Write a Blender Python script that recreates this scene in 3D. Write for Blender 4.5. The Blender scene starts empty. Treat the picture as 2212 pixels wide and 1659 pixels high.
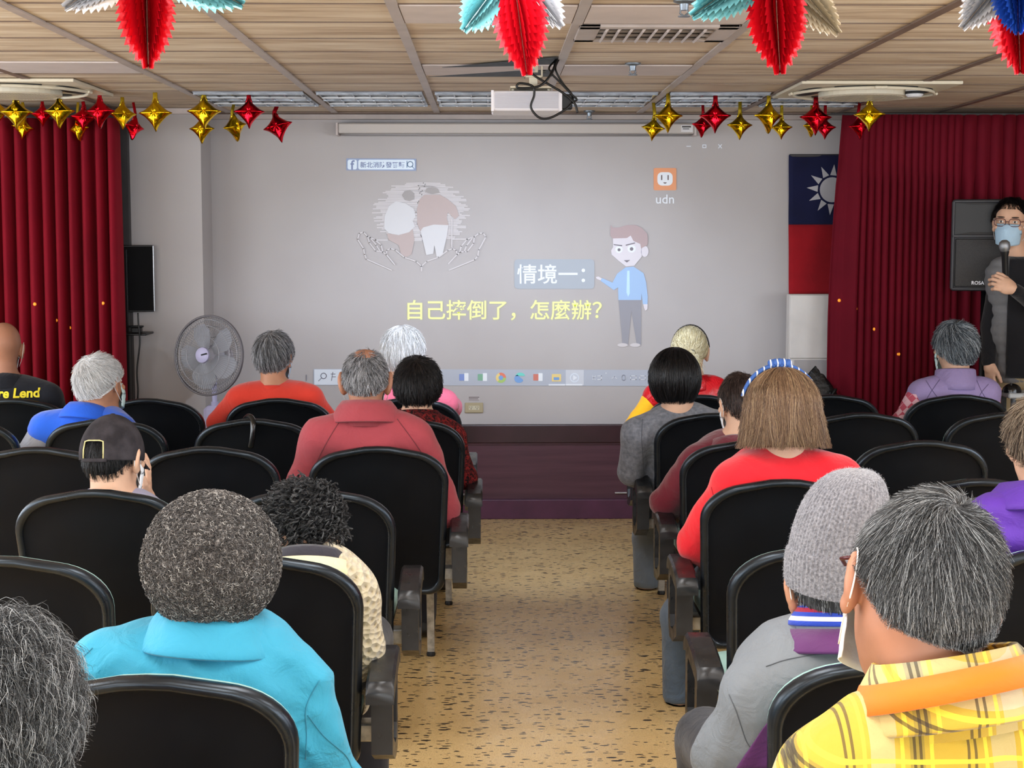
import bpy, math, random
import numpy as np
from mathutils import Vector, Matrix, Euler
from mathutils.bvhtree import BVHTree

S = bpy.context.scene
COL = S.collection
# ------------------------------------------------------------------ camera, world, lights, exposure
F_PX, YAW, PITCH, CAM_H = 3320.0, math.radians(0.88), math.radians(5.497), 1.62
CEIL_Z, WALL_Y, DADO_Z = 2.31, 8.77, 0.545
cam = bpy.data.cameras.new('camera'); cam_ob = bpy.data.objects.new('camera', cam); COL.objects.link(cam_ob)
cam.sensor_width = 36.0; cam.lens = F_PX * 36.0 / 2212.0; cam.clip_start = 0.05
cam_ob.location = (0, 0, CAM_H); cam_ob.rotation_euler = (math.pi/2 - PITCH, 0, -YAW)
S.camera = cam_ob

W = bpy.data.worlds.new('daylight'); S.world = W; W.use_nodes = True
W.node_tree.nodes['Background'].inputs[0].default_value = (0.80, 0.90, 1.0, 1)
W.node_tree.nodes['Background'].inputs[1].default_value = 1.0

def area(name, loc, rot, sx, sy, power, col):
    l = bpy.data.lights.new(name, 'AREA'); l.shape = 'RECTANGLE'; l.size = sx; l.size_y = sy
    l.energy = power; l.color = col
    o = bpy.data.objects.new(name, l); COL.objects.link(o); o.location = loc; o.rotation_euler = rot
    return o
R90 = math.pi/2
# daylight through the windows of the rear and side walls, and the two lit ceiling lamps above the photographer
area('daylight_rear', (-0.2, -2.80, 1.35), (R90, 0, 0), 6.6, 1.5, 110, (0.93, 0.97, 1.0))
area('daylight_left', (-4.15, 3.0, 1.45), (0, -R90, 0), 1.4, 8.0, 112, (0.90, 0.95, 1.0))
area("daylight_right", (4.15, 2.2, 1.45), (0, R90, 0), 1.4, 6.4, 72, (0.90, 0.95, 1.0))
LAMPS = [(-1.75, 0.6), (1.75, 0.6), (-1.75, 2.9), (1.75, 2.9), (0.0, 3.6), (0.0, 1.6)]
for lx, ly in LAMPS:
    area('lamp_light', (lx, ly, 2.255), (0, 0, 0), 0.55, 1.1, 15, (0.98, 0.98, 1.0))

# the projector's lamp
pl = bpy.data.lights.new('projector_lamp', 'SPOT'); pl.energy = 95; pl.color = (0.74, 0.84, 1.0); pl.spot_size = math.radians(88); pl.spot_blend = 0.7; pl.shadow_soft_size = 0.03
plo = bpy.data.objects.new('projector_lamp', pl); COL.objects.link(plo); plo.location = (0.2, 6.30, 2.12); plo.rotation_euler = Vector((-.05, 2.45, -2.0)).to_track_quat('-Z', 'Y').to_euler()
S.view_settings.view_transform = 'Standard'; S.view_settings.look = 'None'
S.view_settings.gamma = 1.0; S.view_settings.use_curve_mapping = False
S.view_settings.exposure = 0.46
S.cycles.max_bounces = 7; S.cycles.diffuse_bounces = 4; S.cycles.glossy_bounces = 3
S.cycles.transmission_bounces = 4; S.cycles.transparent_max_bounces = 6
S.cycles.use_denoising = True
S.cycles.caustics_reflective = False; S.cycles.caustics_refractive = False

# ------------------------------------------------------------------ pixel -> point on a given depth
_f = np.array([math.sin(YAW)*math.cos(PITCH), math.cos(YAW)*math.cos(PITCH), -math.sin(PITCH)])
_r = np.array([math.cos(YAW), -math.sin(YAW), 0.0]); _u = np.cross(_r, _f)
def at(px, py, Y):
    d = _f*F_PX + _r*(px-1106.0) - _u*(py-829.5)
    p = d * (Y/d[1]); p[2] += CAM_H
    return p
def atz(px, py, z):
    d = _f*F_PX + _r*(px-1106.0) - _u*(py-829.5)
    p = d * ((z-CAM_H)/d[2]); p[2] += CAM_H
    return p
def V(*a): return np.array(a, float)

# ------------------------------------------------------------------ materials
def lin(c):
    out = []
    for v in c[:3]:
        v = v/255.0
        out.append(v/12.92 if v <= 0.04045 else ((v+0.055)/1.055)**2.4)
    return (*out, 1.0)
class NT:
    def __init__(s, name):
        s.m = bpy.data.materials.new(name); s.m.use_nodes = True
        s.t = s.m.node_tree; s.n = s.t.nodes; s.b = s.n['Principled BSDF']; s.tc = None
    def N(s, typ, ins=None, **kw):
        n = s.n.new(typ)
        for k, v in kw.items(): setattr(n, k, v)
        for k, v in (ins or {}).items(): s.put(n, k, v)
        return n
    def put(s, n, k, v):
        if isinstance(v, bpy.types.NodeSocket): s.t.links.new(v, n.inputs[k])
        else: n.inputs[k].default_value = v
    def obj(s):
        if not s.tc: s.tc = s.N('ShaderNodeTexCoord')
        return s.tc.outputs['Object']
    def map(s, scale=(1,1,1), rot=(0,0,0), src=None):
        return s.N('ShaderNodeMapping', {0: src or s.obj(), 'Scale': scale, 'Rotation': rot}).outputs[0]
    def noise(s, scale, detail=3, vec=None, rough=0.55, dist=0.0):
        return s.N('ShaderNodeTexNoise', {'Vector': vec or s.obj(), 'Scale': scale, 'Detail': detail, 'Roughness': rough, 'Distortion': dist}).outputs[0]
    def ramp(s, fac, stops, const=False):
        n = s.N('ShaderNodeValToRGB', {0: fac}); e = n.color_ramp.elements
        if const: n.color_ramp.interpolation = 'CONSTANT'
        while len(e) < len(stops): e.new(0.5)
        for el, (p, c) in zip(e, stops): el.position = p; el.color = lin(c) if len(c) == 3 else c
        return n.outputs[0]
    def val(s, fac, stops, const=False):
        return s.ramp(fac, [(p, (v, v, v, 1)) for p, v in stops], const)
    def math(s, op, a, b=0.0, clamp=False):
        return s.N('ShaderNodeMath', {0: a, 1: b}, operation=op, use_clamp=clamp).outputs[0]
    def mix(s, fac, a, b, mode='MIX'):
        n = s.N('ShaderNodeMix', data_type='RGBA', blend_type=mode)
        s.put(n, 0, fac); s.put(n, 6, lin(a) if isinstance(a, tuple) and len(a) == 3 else a); s.put(n, 7, lin(b) if isinstance(b, tuple) and len(b) == 3 else b)
        return n.outputs[2]
    def xyz(s, vec=None):
        return s.N('ShaderNodeSeparateXYZ', {0: vec or s.obj()}).outputs
    def bump(s, h, strength=0.3, dist=0.01):
        s.t.links.new(s.N('ShaderNodeBump', {'Height': h, 'Strength': strength, 'Distance': dist}).outputs[0], s.b.inputs['Normal'])
    def set(s, col=None, rough=None, metal=None, spec=None, sheen=None, coat=None):
        if col is not None: s.put(s.b, 'Base Color', lin(col) if isinstance(col, tuple) and len(col) == 3 else col)
        if rough is not None: s.put(s.b, 'Roughness', rough)
        if metal is not None: s.put(s.b, 'Metallic', metal)
        if spec is not None: s.put(s.b, 'Specular IOR Level', spec)
        if sheen is not None: s.put(s.b, 'Sheen Weight', sheen); s.put(s.b, 'Sheen Roughness', 0.5)
        if coat is not None: s.put(s.b, 'Coat Weight', coat)
        return s
def plain(name, col, rough=0.5, metal=0.0, spec=0.4, var=0.0, vscale=6.0, bump=0.0, bscale=60.0, sheen=None, coat=None, bdist=0.004):
    t = NT(name)
    if var > 0:
        f = t.noise(vscale, 4)
        lo = tuple(max(0, c*(1-var)) for c in col); hi = tuple(min(255, c*(1+var)) for c in col)
        t.set(t.ramp(f, [(0.3, lo), (0.7, hi)]), rough, metal, spec, sheen, coat)
    else: t.set(col, rough, metal, spec, sheen, coat)
    if bump > 0: t.bump(t.noise(bscale, 4), bump, bdist)
    return t.m
def glow(name, col, strength, base=None):
    t = NT(name); t.set(base or col, 0.8, 0, 0.1)
    t.b.inputs['Emission Color'].default_value = lin(col); t.b.inputs['Emission Strength'].default_value = strength
    return t.m
def cloth(name, col, weave=900, var=0.10, fold=0.35, rough=0.85, sheen=0.15):
    t = NT(name)
    f = t.noise(4.0, 4)
    lo = tuple(c*(1-var) for c in col); hi = tuple(min(255, c*(1+var)) for c in col)
    t.set(t.ramp(f, [(0.3, lo), (0.7, hi)]), rough, 0, 0.25, sheen)
    a = t.noise(14, 3, dist=1.2); b = t.noise(weave, 2)
    h = t.math('ADD', t.math('MULTIPLY', a, 1.0), t.math('MULTIPLY', b, 0.08))
    t.bump(h, fold, 0.02)
    return t.m

# ------------------------------------------------------------------ mesh helpers
def mesh_np(name, verts, faces, mats=(), fmat=None, smooth=True):
    verts = np.asarray(verts, np.float32); faces = np.asarray(faces, np.int32)
    me = bpy.data.meshes.new(name)
    nf, k = faces.shape
    me.vertices.add(len(verts)); me.vertices.foreach_set('co', verts.ravel())
    me.loops.add(nf*k); me.loops.foreach_set('vertex_index', faces.ravel())
    me.polygons.add(nf); me.polygons.foreach_set('loop_start', np.arange(0, nf*k, k, dtype=np.int32))
    for m in mats: me.materials.append(m)
    if fmat is not None: me.polygons.foreach_set('material_index', np.asarray(fmat, np.int32))
    me.polygons.foreach_set('use_smooth', np.full(nf, smooth, dtype=bool))
    me.update(calc_edges=True); me.validate()
    return me
def link(name, me, parent=None, loc=None, rot=None):
    o = bpy.data.objects.new(name, me); COL.objects.link(o)
    if parent: o.parent = parent
    if loc is not None: o.location = loc
    if rot is not None: o.rotation_euler = rot
    return o
def tag(o, label, cat, group=None):
    o['label'] = label; o['category'] = cat
    if group: o['group'] = group
    return o
def empty(name, loc, label, cat, group=None, rot=(0,0,0)):
    o = bpy.data.objects.new(name, None); COL.objects.link(o); o.location = loc; o.rotation_euler = rot
    o.empty_display_size = 0.1
    return tag(o, label, cat, group)
def struct(o): o['kind'] = 'structure'; return o

class MB:
    """gathers polygons for ONE mesh object"""
    def __init__(s): s.v = []; s.f = []; s.m = []
    def add(s, verts, faces, mi=0):
        n = len(s.v); s.v += [tuple(float(x) for x in v) for v in verts]
        s.f += [tuple(i+n for i in f) for f in faces]; s.m += [mi]*len(faces); return s
    def box(s, lo, hi, mi=0, M=None):
        x0, y0, z0 = lo; x1, y1, z1 = hi
        v = [(x0,y0,z0),(x1,y0,z0),(x1,y1,z0),(x0,y1,z0),(x0,y0,z1),(x1,y0,z1),(x1,y1,z1),(x0,y1,z1)]
        if M is not None: v = [tuple(M @ Vector(p)) for p in v]
        return s.add(v, [(0,3,2,1),(4,5,6,7),(0,1,5,4),(1,2,6,5),(2,3,7,6),(3,0,4,7)], mi)
    def rbox(s, lo, hi, b=0.005, mi=0, M=None):
        # box with chamfered edges
        x0, y0, z0 = lo; x1, y1, z1 = hi
        bm_v = []; idx = {}
        for ax in range(3):
            for sg in (0, 1):
                for a in (0, 1):
                    for c in (0, 1):
                        p = [0,0,0]; o = [k for k in range(3) if k != ax]
                        lim = ((x0,x1),(y0,y1),(z0,z1))
                        p[ax] = lim[ax][sg]
                        p[o[0]] = lim[o[0]][a] + (b if a == 0 else -b)
                        p[o[1]] = lim[o[1]][c] + (b if c == 0 else -b)
                        key = [0,0,0]; key[ax] = sg; key[o[0]] = a; key[o[1]] = c
                        idx[(ax, tuple(key))] = len(bm_v); bm_v.append(p)
        fs = []
        for ax in range(3):
            o = [k for k in range(3) if k != ax]
            for sg in (0, 1):
                q = []
                for a, c in ((0,0),(1,0),(1,1),(0,1)):
                    key = [0,0,0]; key[ax] = sg; key[o[0]] = a; key[o[1]] = c; q.append(idx[(ax, tuple(key))])
                flip = (sg == 0) != (ax == 1)
                fs.append(tuple(q[::-1]) if flip else tuple(q))
        for ax in range(3):          # edges parallel to ax
            o = [k for k in range(3) if k != ax]
            for a in (0, 1):
                for c in (0, 1):
                    q = []
                    for t in (0, 1):
                        key = [0,0,0]; key[ax] = t; key[o[0]] = a; key[o[1]] = c; q.append(tuple(key))
                    fs.append((idx[(o[0], q[0])], idx[(o[0], q[1])], idx[(o[1], q[1])], idx[(o[1], q[0])]))
        for a in (0, 1):
            for c in (0, 1):
                for e in (0, 1): fs.append(tuple(idx[(ax, (a, c, e))] for ax in range(3)))
        if M is not None: bm_v = [tuple(M @ Vector(p)) for p in bm_v]
        return s.add(bm_v, fs, mi)
    def tube(s, pts, r, n=8, mi=0, cap=True, closed=False, flat=None):
        P = [Vector(p) for p in pts]; k = len(P)
        rs = r if isinstance(r, (list, tuple)) else [r]*k
        ref = None; rings = []
        for i in range(k):
            if closed: t = (P[(i+1) % k]-P[i-1])
            else: t = P[min(i+1, k-1)]-P[max(i-1, 0)]
            t.normalize()
            if ref is None:
                ref = Vector((0,0,1)) if abs(t.z) < 0.9 else Vector((1,0,0))
            a = ref - t*ref.dot(t)
            if a.length < 1e-6: a = t.orthogonal()
            a.normalize(); ref = a; b = t.cross(a)
            sx, sy = flat or (1, 1)
            rings.append([P[i] + (a*math.cos(2*math.pi*j/n)*sx + b*math.sin(2*math.pi*j/n)*sy)*rs[i] for j in range(n)])
        v = [p for rg in rings for p in rg]; f = []
        for i in range(k if closed else k-1):
            i2 = (i+1) % k
            for j in range(n): f.append((i*n+j, i*n+(j+1) % n, i2*n+(j+1) % n, i2*n+j))
        if cap and not closed:
            f.append(tuple(range(n))[::-1]); f.append(tuple((k-1)*n+j for j in range(n)))
        return s.add(v, f, mi)
    def lathe(s, prof, n=24, M=None, mi=0, close=False):
        v = []; f = []; k = len(prof)
        for r, z in prof:
            for j in range(n):
                p = Vector((r*math.cos(2*math.pi*j/n), r*math.sin(2*math.pi*j/n), z))
                v.append(M @ p if M is not None else p)
        for i in range(k if close else k-1):
            i2 = (i+1) % k
            for j in range(n): f.append((i*n+j, i*n+(j+1) % n, i2*n+(j+1) % n, i2*n+j))
        return s.add(v, f, mi)
    def prism(s, outline, d, mi=0):
        """outline: list of 3D points, extruded by vector d"""
        n = len(outline); d = Vector(d); o = [Vector(p) for p in outline]
        v = o + [p+d for p in o]
        f = [tuple(range(n))[::-1], tuple(range(n, 2*n))] + [(i, (i+1) % n, n+(i+1) % n, n+i) for i in range(n)]
        return s.add(v, f, mi)
    def build(s, name, mats, parent=None, smooth=False, loc=None, rot=None, bevel=0, origin=None, auto=None):
        me = bpy.data.meshes.new(name)
        v = s.v
        if origin is not None: v = [(a-origin[0], b-origin[1], c-origin[2]) for a, b, c in v]; loc = origin if loc is None else loc
        me.from_pydata(v, [], s.f)
        for m in (mats if isinstance(mats, (list, tuple)) else [mats]): me.materials.append(m)
        me.polygons.foreach_set('material_index', s.m)
        me.polygons.foreach_set('use_smooth', [bool(smooth)]*len(s.f))
        me.update(); me.validate()
        if auto is not None: me.set_sharp_from_angle(angle=math.radians(auto))
        o = link(name, me, parent, loc, rot)
        if bevel:
            b = o.modifiers.new('bevel', 'BEVEL'); b.width = bevel; b.segments = 2; b.limit_method = 'ANGLE'
        return o

def text_mesh(body, size, offset=0.0, extrude=0.0, align='CENTER', spacing=1.0):
    """writing -> (verts, faces) lying in the XY plane"""
    cu = bpy.data.curves.new('writing', 'FONT'); cu.body = body; cu.size = size; cu.align_x = align; cu.align_y = 'CENTER'
    cu.offset = offset; cu.extrude = extrude; cu.space_character = spacing; cu.resolution_u = 4
    o = bpy.data.objects.new('writing', cu); COL.objects.link(o)
    bpy.context.view_layer.update()
    me = bpy.data.meshes.new_from_object(o.evaluated_get(bpy.context.evaluated_depsgraph_get()))
    v = [tuple(p.co) for p in me.vertices]; f = [tuple(p.vertices) for p in me.polygons]
    bpy.data.objects.remove(o); bpy.data.curves.remove(cu); bpy.data.meshes.remove(me)
    return v, f
# ================================================================== THE ROOM
XL, XR, YB = -4.3, 4.3, -3.0
# --- materials of the shell
t = NT('wall_paint'); n1 = t.noise(1.4, 3); t.set(t.ramp(n1, [(0.3, (186, 181, 181)), (0.75, (195, 191, 191))]), 0.75, 0, 0.2)
t.bump(t.noise(140, 3), 0.06, 0.003); m_wall = t.m
t = NT('speckled_floor')
v1 = t.map((30, 78, 1)); v1 = t.N('ShaderNodeVectorMath', {0: v1, 1: t.N('ShaderNodeTexNoise', {'Vector': t.obj(), 'Scale': 30.0}).outputs[1]}, operation='ADD').outputs[0]
vor = t.N('ShaderNodeTexVoronoi', {'Vector': v1, 'Scale': 1.0, 'Randomness': 1.0})
rnd = t.N('ShaderNodeSeparateColor', {0: vor.outputs['Color']}).outputs
fl = t.math('MULTIPLY', t.math('LESS_THAN', vor.outputs['Distance'], t.math('MULTIPLY', rnd[1], 0.44)), t.math('GREATER_THAN', rnd[0], 0.30))
v2 = t.N('ShaderNodeTexVoronoi', {'Vector': t.map((15, 40, 1)), 'Scale': 1.0})
fl2 = t.math('MULTIPLY', t.math('LESS_THAN', v2.outputs['Distance'], 0.26), t.math('GREATER_THAN', t.N('ShaderNodeSeparateColor', {0: v2.outputs['Color']}).outputs[0], 0.72))
base = t.ramp(t.noise(2.0, 4), [(0.3, (208, 174, 116)), (0.7, (226, 194, 136))])
base = t.mix(t.math('GREATER_THAN', t.noise(260, 2), 0.60), base, (172, 132, 88))
t.set(t.mix(t.math('MAXIMUM', fl, fl2), base, (42, 34, 34)), t.val(t.noise(9, 3), [(0.3, 0.22), (0.7, 0.34)]), 0, 0.6)
t.bump(t.noise(30, 2), 0.02, 0.002); m_floor = t.m
t = NT('wood_grain_ceiling_panel')
g = t.noise(1.0, 5, t.map((3.2, 38, 1)), 0.62, 0.35); g2 = t.noise(1.0, 3, t.map((1.1, 9, 1)), 0.5)
gg = t.math('ADD', t.math('MULTIPLY', g, 0.6), t.math('MULTIPLY', g2, 0.4))
t.set(t.ramp(gg, [(0.36, (168, 146, 122)), (0.47, (200, 180, 156)), (0.58, (220, 205, 184)), (0.70, (234, 224, 208))]), 0.62, 0, 0.3)
m_wood = t.m
m_white = plain('white_ceiling_board', (206, 196, 194), 0.6, var=0.03)
m_tbar = plain('white_metal_grid', (178, 168, 164), 0.45, var=0.05)
m_tdark = plain('brown_metal_grid', (118, 100, 90), 0.5, var=0.08)
m_dark = plain('dark_gap', (34, 36, 40), 0.8)
m_dado = NT('maroon_panel'); gm = m_dado.noise(1.0, 4, m_dado.map((1.5, 1, 26)), 0.6)
m_dado.set(m_dado.ramp(gm, [(0.3, (72, 42, 54)), (0.7, (92, 58, 70))]), 0.42, 0, 0.4); m_dado = m_dado.m
m_base = plain('plum_baseboard', (84, 46, 70), 0.45, var=0.12)
m_cap = plain('maroon_cap', (52, 28, 34), 0.35, var=0.15)
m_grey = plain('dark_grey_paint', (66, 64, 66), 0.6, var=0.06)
m_steel = plain('galvanised_steel', (120, 128, 136), 0.35, 0.8, var=0.25, vscale=20)
m_blackp = plain('black_plastic', (14, 14, 16), 0.42)
m_cream = plain('cream_plastic', (214, 206, 186), 0.45)
m_winframe = plain('window_frame_paint', (210, 208, 204), 0.5)
m_sky = glow('daylit_pane', (225, 238, 255), 1.6)

struct(MB().box((XL-.1, YB-.1, -.1), (XR+.1, WALL_Y+.1, 0)).build('floor', m_floor))
struct(MB().box((XL-.1, YB-.1, CEIL_Z), (XR+.1, WALL_Y+.1, CEIL_Z+.1)).build('ceiling', m_wood))
struct(MB().box((XL-.1, WALL_Y, 0), (XR+.1, WALL_Y+.1, CEIL_Z)).build('wall_back', m_wall))
struct(MB().box((XL-.1, YB, 0), (XL, WALL_Y, CEIL_Z)).build('wall_left', m_wall))
struct(MB().box((XR, YB, 0), (XR+.1, WALL_Y, CEIL_Z)).build('wall_right', m_wall))
struct(MB().box((XL, YB-.1, 0), (XR, YB, CEIL_Z)).build('wall_rear', m_wall))
def window(i, c, w, h, axis, inward):
    """a daylit window: frame bars and pane lying on the wall"""
    fr = MB(); pn = MB()
    def bx(mb, a0, a1, z0, z1, d0, d1):
        if axis == 'x': mb.box((c[0]+a0, c[1]+min(d0*inward, d1*inward), c[2]+z0), (c[0]+a1, c[1]+max(d0*inward, d1*inward), c[2]+z1))
        else: mb.box((c[0]+min(d0*inward, d1*inward), c[1]+a0, c[2]+z0), (c[0]+max(d0*inward, d1*inward), c[1]+a1, c[2]+z1))
    bx(pn, -w/2, w/2, -h/2, h/2, 0.004, 0.012)
    for a in (-w/2, -w/6, w/6, w/2): bx(fr, a-.025, a+.025, -h/2, h/2, 0.0, 0.05)
    for z in (-h/2, h/2): bx(fr, -w/2-.025, w/2+.025, z-.03, z+.03, 0.0, 0.06)
    o = struct(fr.build('window_%d' % i, m_winframe))
    pn.build('window_pane', m_sky, o)
window(1, (-0.2, YB, 1.35), 6.6, 1.5, 'x', 1)
window(2, (XL, 3.0, 1.45), 8.0, 1.4, 'y', 1)
window(3, (XR, 2.2, 1.45), 6.4, 1.4, 'y', -1)

# pillar standing proud of the back wall, dark post at its left, dado, cornice
PY = 8.47
xa, xb = at(280, 500, PY)[0], at(437, 500, PY)[0]
struct(MB().box((xa, PY, 0), (xb, WALL_Y, CEIL_Z)).build('wall_pillar', m_wall))
xd = at(250, 500, 8.42)[0]
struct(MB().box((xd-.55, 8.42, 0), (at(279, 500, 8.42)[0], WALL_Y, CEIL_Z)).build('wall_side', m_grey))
d = MB().box((xb+.001, WALL_Y-.022, 0.11), (XR-.01, WALL_Y-.001, DADO_Z-.10))
d.box((xb+.001, WALL_Y-.032, 0.43), (XR-.01, WALL_Y-.001, 0.445))
struct(d.build('trim_1', m_dado))
struct(MB().box((xb+.001, WALL_Y-.045, DADO_Z-.105), (XR-.01, WALL_Y-.001, DADO_Z)).build('trim_2', m_cap, bevel=.006))
struct(MB().box((xb+.001, WALL_Y-.05, 0), (XR-.01, WALL_Y-.001, 0.113)).build('baseboard_back', m_base, bevel=.004))
struct(MB().box((xa-.5, PY-.035, CEIL_Z-.032), (xb, PY-.002, CEIL_Z-.002)).build('trim_3', m_white))
struct(MB().box((xb+.003, WALL_Y-.05, CEIL_Z-.038), (XR-.02, WALL_Y-.002, CEIL_Z-.012)).build('trim_4', m_tbar))
struct(MB().box((xb+.003, WALL_Y-.09, CEIL_Z-.010), (XR-.02, WALL_Y-.002, CEIL_Z-.002)).build('trim_5', m_tdark))

# ceiling grid: bars along the room, thin joints across it, white boards, louvred lights
TX = [-3.15, -2.58, -2.02, -1.443, -0.855, -0.286, 0.289, 0.846, 1.39, 1.95, 2.5, 3.07, 3.6]
ti = 6
for i, x in enumerate(TX):
    w = 0.017
    mt = m_tbar if i in (3, 4, 5, 6, 7) else m_tdark
    struct(MB().box((x-w, 3.2, CEIL_Z-.007), (x+w, WALL_Y-.09, CEIL_Z-.001)).build('trim_%d' % ti, mt)); ti += 1
ys = [3.5, 3.87, 4.27, 4.67, 5.07, 5.48, 5.87, 6.28, 6.68, 7.07, 7.44, 8.20]
jj = MB()
for k, y in enumerate(ys): jj.box((XL+.02, y-.0035, CEIL_Z-.003), (XR-.02, y+.0035, CEIL_Z-.0008))
struct(jj.build('trim_%d' % ti, m_tdark)); ti += 1
def board(i0, i1, y0, y1, n):
    return struct(MB().box((TX[i0]+.02, y0+.012, CEIL_Z-.006), (TX[i1]-.02, y1-.012, CEIL_Z-.0012)).build('ceiling_board', m_white))
board(5, 6, 4.67, 5.07, 0); board(6, 7, 4.67, 5.07, 0); board(5, 6, 6.28, 6.68, 0); board(6, 7, 6.28, 6.68, 0)
board(1, 2, 4.67, 5.07, 0); board(1, 3, 6.20, 6.62, 0); board(10, 11, 6.28, 6.68, 0); board(10, 12, 5.87, 6.28, 0)

# louvred ceiling lights (unlit) in the band before the wall
m_louv = plain('mirror_louvre', (150, 156, 164), 0.22, 0.85, var=0.25, vscale=9)
m_tube = plain('unlit_tube', (214, 216, 220), 0.3)
m_tray = plain('grey_lamp_tray', (128, 132, 140), 0.35, 0.5, var=0.2)
LN = ['second', 'third', 'fourth', 'fifth', 'sixth']
names = {3: 'louvred ceiling light above the red and gold stars, left of the projector', 4: 'louvred ceiling light above the left end of the slide',
         5: 'louvred ceiling light directly behind the hanging projector', 6: 'louvred ceiling light just right of the projector cables',
         7: 'louvred ceiling light above the first right-hand gold stars', 8: 'louvred ceiling light above the right row of red stars'}
for i in range(3, 9):
    x0, x1 = TX[i]+.03, TX[i+1]-.03
    root = empty('louvred_ceiling_light', ((x0+x1)/2, 7.82, CEIL_Z), names[i], 'light', 'louvred ceiling lights in the band before the wall')
    hw = (x1-x0)/2
    MB().box((-hw, -.36, -.007), (hw, .36, -.002)).build('lamp_tray', m_tray, root)
    lv = MB()
    for k in range(7): lv.box((-hw+.01+k*(2*hw-.03)/6, -.33, -.014), (-hw+.016+k*(2*hw-.03)/6, .33, -.007))
    for y in (-.33, 0, .33): lv.box((-hw, y-.006, -.016), (hw, y+.006, -.007))
    lv.build('louvre', m_louv, root)
    for y in (-.17, .17):
        tb = MB().tube([(-hw+.01, y, -.013), (hw-.01, y, -.013)], .006, 8)
        tb.build('tube_lamp', m_tube, root, smooth=True)

# rectangular air vent between the grid bars
vp = at(1430, 80, 5.28)
root = empty('air_vent', (0.846-.285, 5.275, CEIL_Z), 'long white louvred air vent in the ceiling, right of the centre', 'vent')
o = MB(); hw, hd = .262, .19
o.box((-hw, -hd, -.014), (hw, -hd+.05, -.002)); o.box((-hw, hd-.05, -.014), (hw, hd, -.002))
o.box((-hw, -hd, -.014), (-hw+.07, hd, -.002)); o.box((hw-.07, -hd, -.014), (hw, hd, -.002))
o.build('frame', m_tbar, root, bevel=.003)
MB().box((-hw+.06, -hd+.04, -.004), (hw-.06, hd-.04, -.002)).build('backing', m_dark, root)
sl = MB()
for k in range(9):
    x = -hw+.10+k*(2*hw-.2)/8
    sl.box((-.004, -hd+.05, -.020), (.004, hd-.05, .012), M=Matrix.Translation((x, 0, -.006)) @ Matrix.Rotation(math.radians(38), 4, 'Y'))
for y in (-.05, .05): sl.box((-hw+.07, y-.003, -.012), (hw-.07, y+.003, -.004))
sl.build('slat', m_tbar, root)

# cassette air conditioners with round grille
def cassette(x, y, label):
    root = empty('cassette_air_conditioner', (x, y, CEIL_Z), label, 'air conditioner', 'cassette air conditioners in the ceiling')
    w = .36
    p = MB()
    p.box((-w, -w, -.018), (w, w, -.003))
    for q in range(4):       # raised curved rims between the outlets
        a0 = math.radians(90*q+45); M = Matrix.Rotation(a0, 4, 'Z')
        p.tube([tuple(M @ Vector((.22+.1*math.sin(math.pi*s/8), -.26+.52*s/8, -.03))) for s in range(9)], .008, 6)
    p.build('panel', m_cream, root, bevel=.006)
    sl = MB()
    for q in range(4):
        M = Matrix.Rotation(math.radians(90*q), 4, 'Z')
        out = [(.25 + .055*math.cos(a)*(1 if abs(math.cos(a)) > 0 else 1), .19*math.sin(a), -.019) for a in [2*math.pi*k/20 for k in range(20)]]
        sl.prism([tuple(M @ Vector(v)) for v in out], (0, 0, -.003))
    sl.build('air_slot', m_dark, root)
    g = MB().lathe([(.205, -.018), (.205, -.045), (.19, -.05), (.182, -.044)], 40)
    for k in range(-12, 13):
        xx = k*.0145; L = math.sqrt(max(.0004, .185**2-xx*xx))
        g.box((xx-.004, -L, -.050), (xx+.004, L, -.040))
    g.build('grille', m_cream, root)
    MB().lathe([(.0, -.040), (.186, -.040)], 32).build('grille_backing', m_grey, root)
    return root
p = atz(1870, 187, CEIL_Z); cassette(p[0], p[1]+.05, 'round-grilled cassette air conditioner in the ceiling above the right curtain')
p = atz(20, 180, CEIL_Z); cassette(p[0], p[1]+.1, 'cassette air conditioner at the left edge above the gold stars')

# smoke detector, sprinklers
p = atz(1963, 188, CEIL_Z)
root = empty('smoke_detector', (p[0], p[1]-.1, CEIL_Z), 'white smoke detector beside the right cassette air conditioner', 'smoke detector')
MB().lathe([(0, 0), (.055, 0), (.055, -.012), (.042, -.02), (.04, -.045), (.03, -.055), (0, -.055)], 24).build('housing', plain('white_plastic', (222, 224, 230), 0.4), root, smooth=True, auto=40)
MB().lathe([(.0405, -.026), (.0415, -.030), (.0415, -.038), (.0405, -.042)], 24).build('vent_ring', m_dark, root)
for (px, py, lb) in ((1367, 140, 'chrome sprinkler head in the ceiling right of the projector'), (1478, 4, 'chrome sprinkler head at the top edge of the photo'), (1273, 243, 'small sprinkler head near the cornice, right of the projector cable')):
    p = atz(px, py-4, CEIL_Z)
    root = empty('sprinkler', (p[0], p[1], CEIL_Z), lb, 'sprinkler', 'ceiling sprinklers')
    MB().lathe([(0, -.001), (.032, -.001), (.032, -.006), (.014, -.012), (.012, -.03), (0, -.03)], 20).build('escutcheon', m_steel, root, smooth=True, auto=40)
    MB().lathe([(0, -.046), (.018, -.046), (.018, -.049), (0, -.049)], 16).build('deflector', m_steel, root)
    MB().tube([(-.01, 0, -.028), (-.012, 0, -.038), (0, 0, -.047)], .003, 6).tube([(.01, 0, -.028), (.012, 0, -.038), (0, 0, -.047)], .003, 6).build('yoke', m_steel, root)

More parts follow.
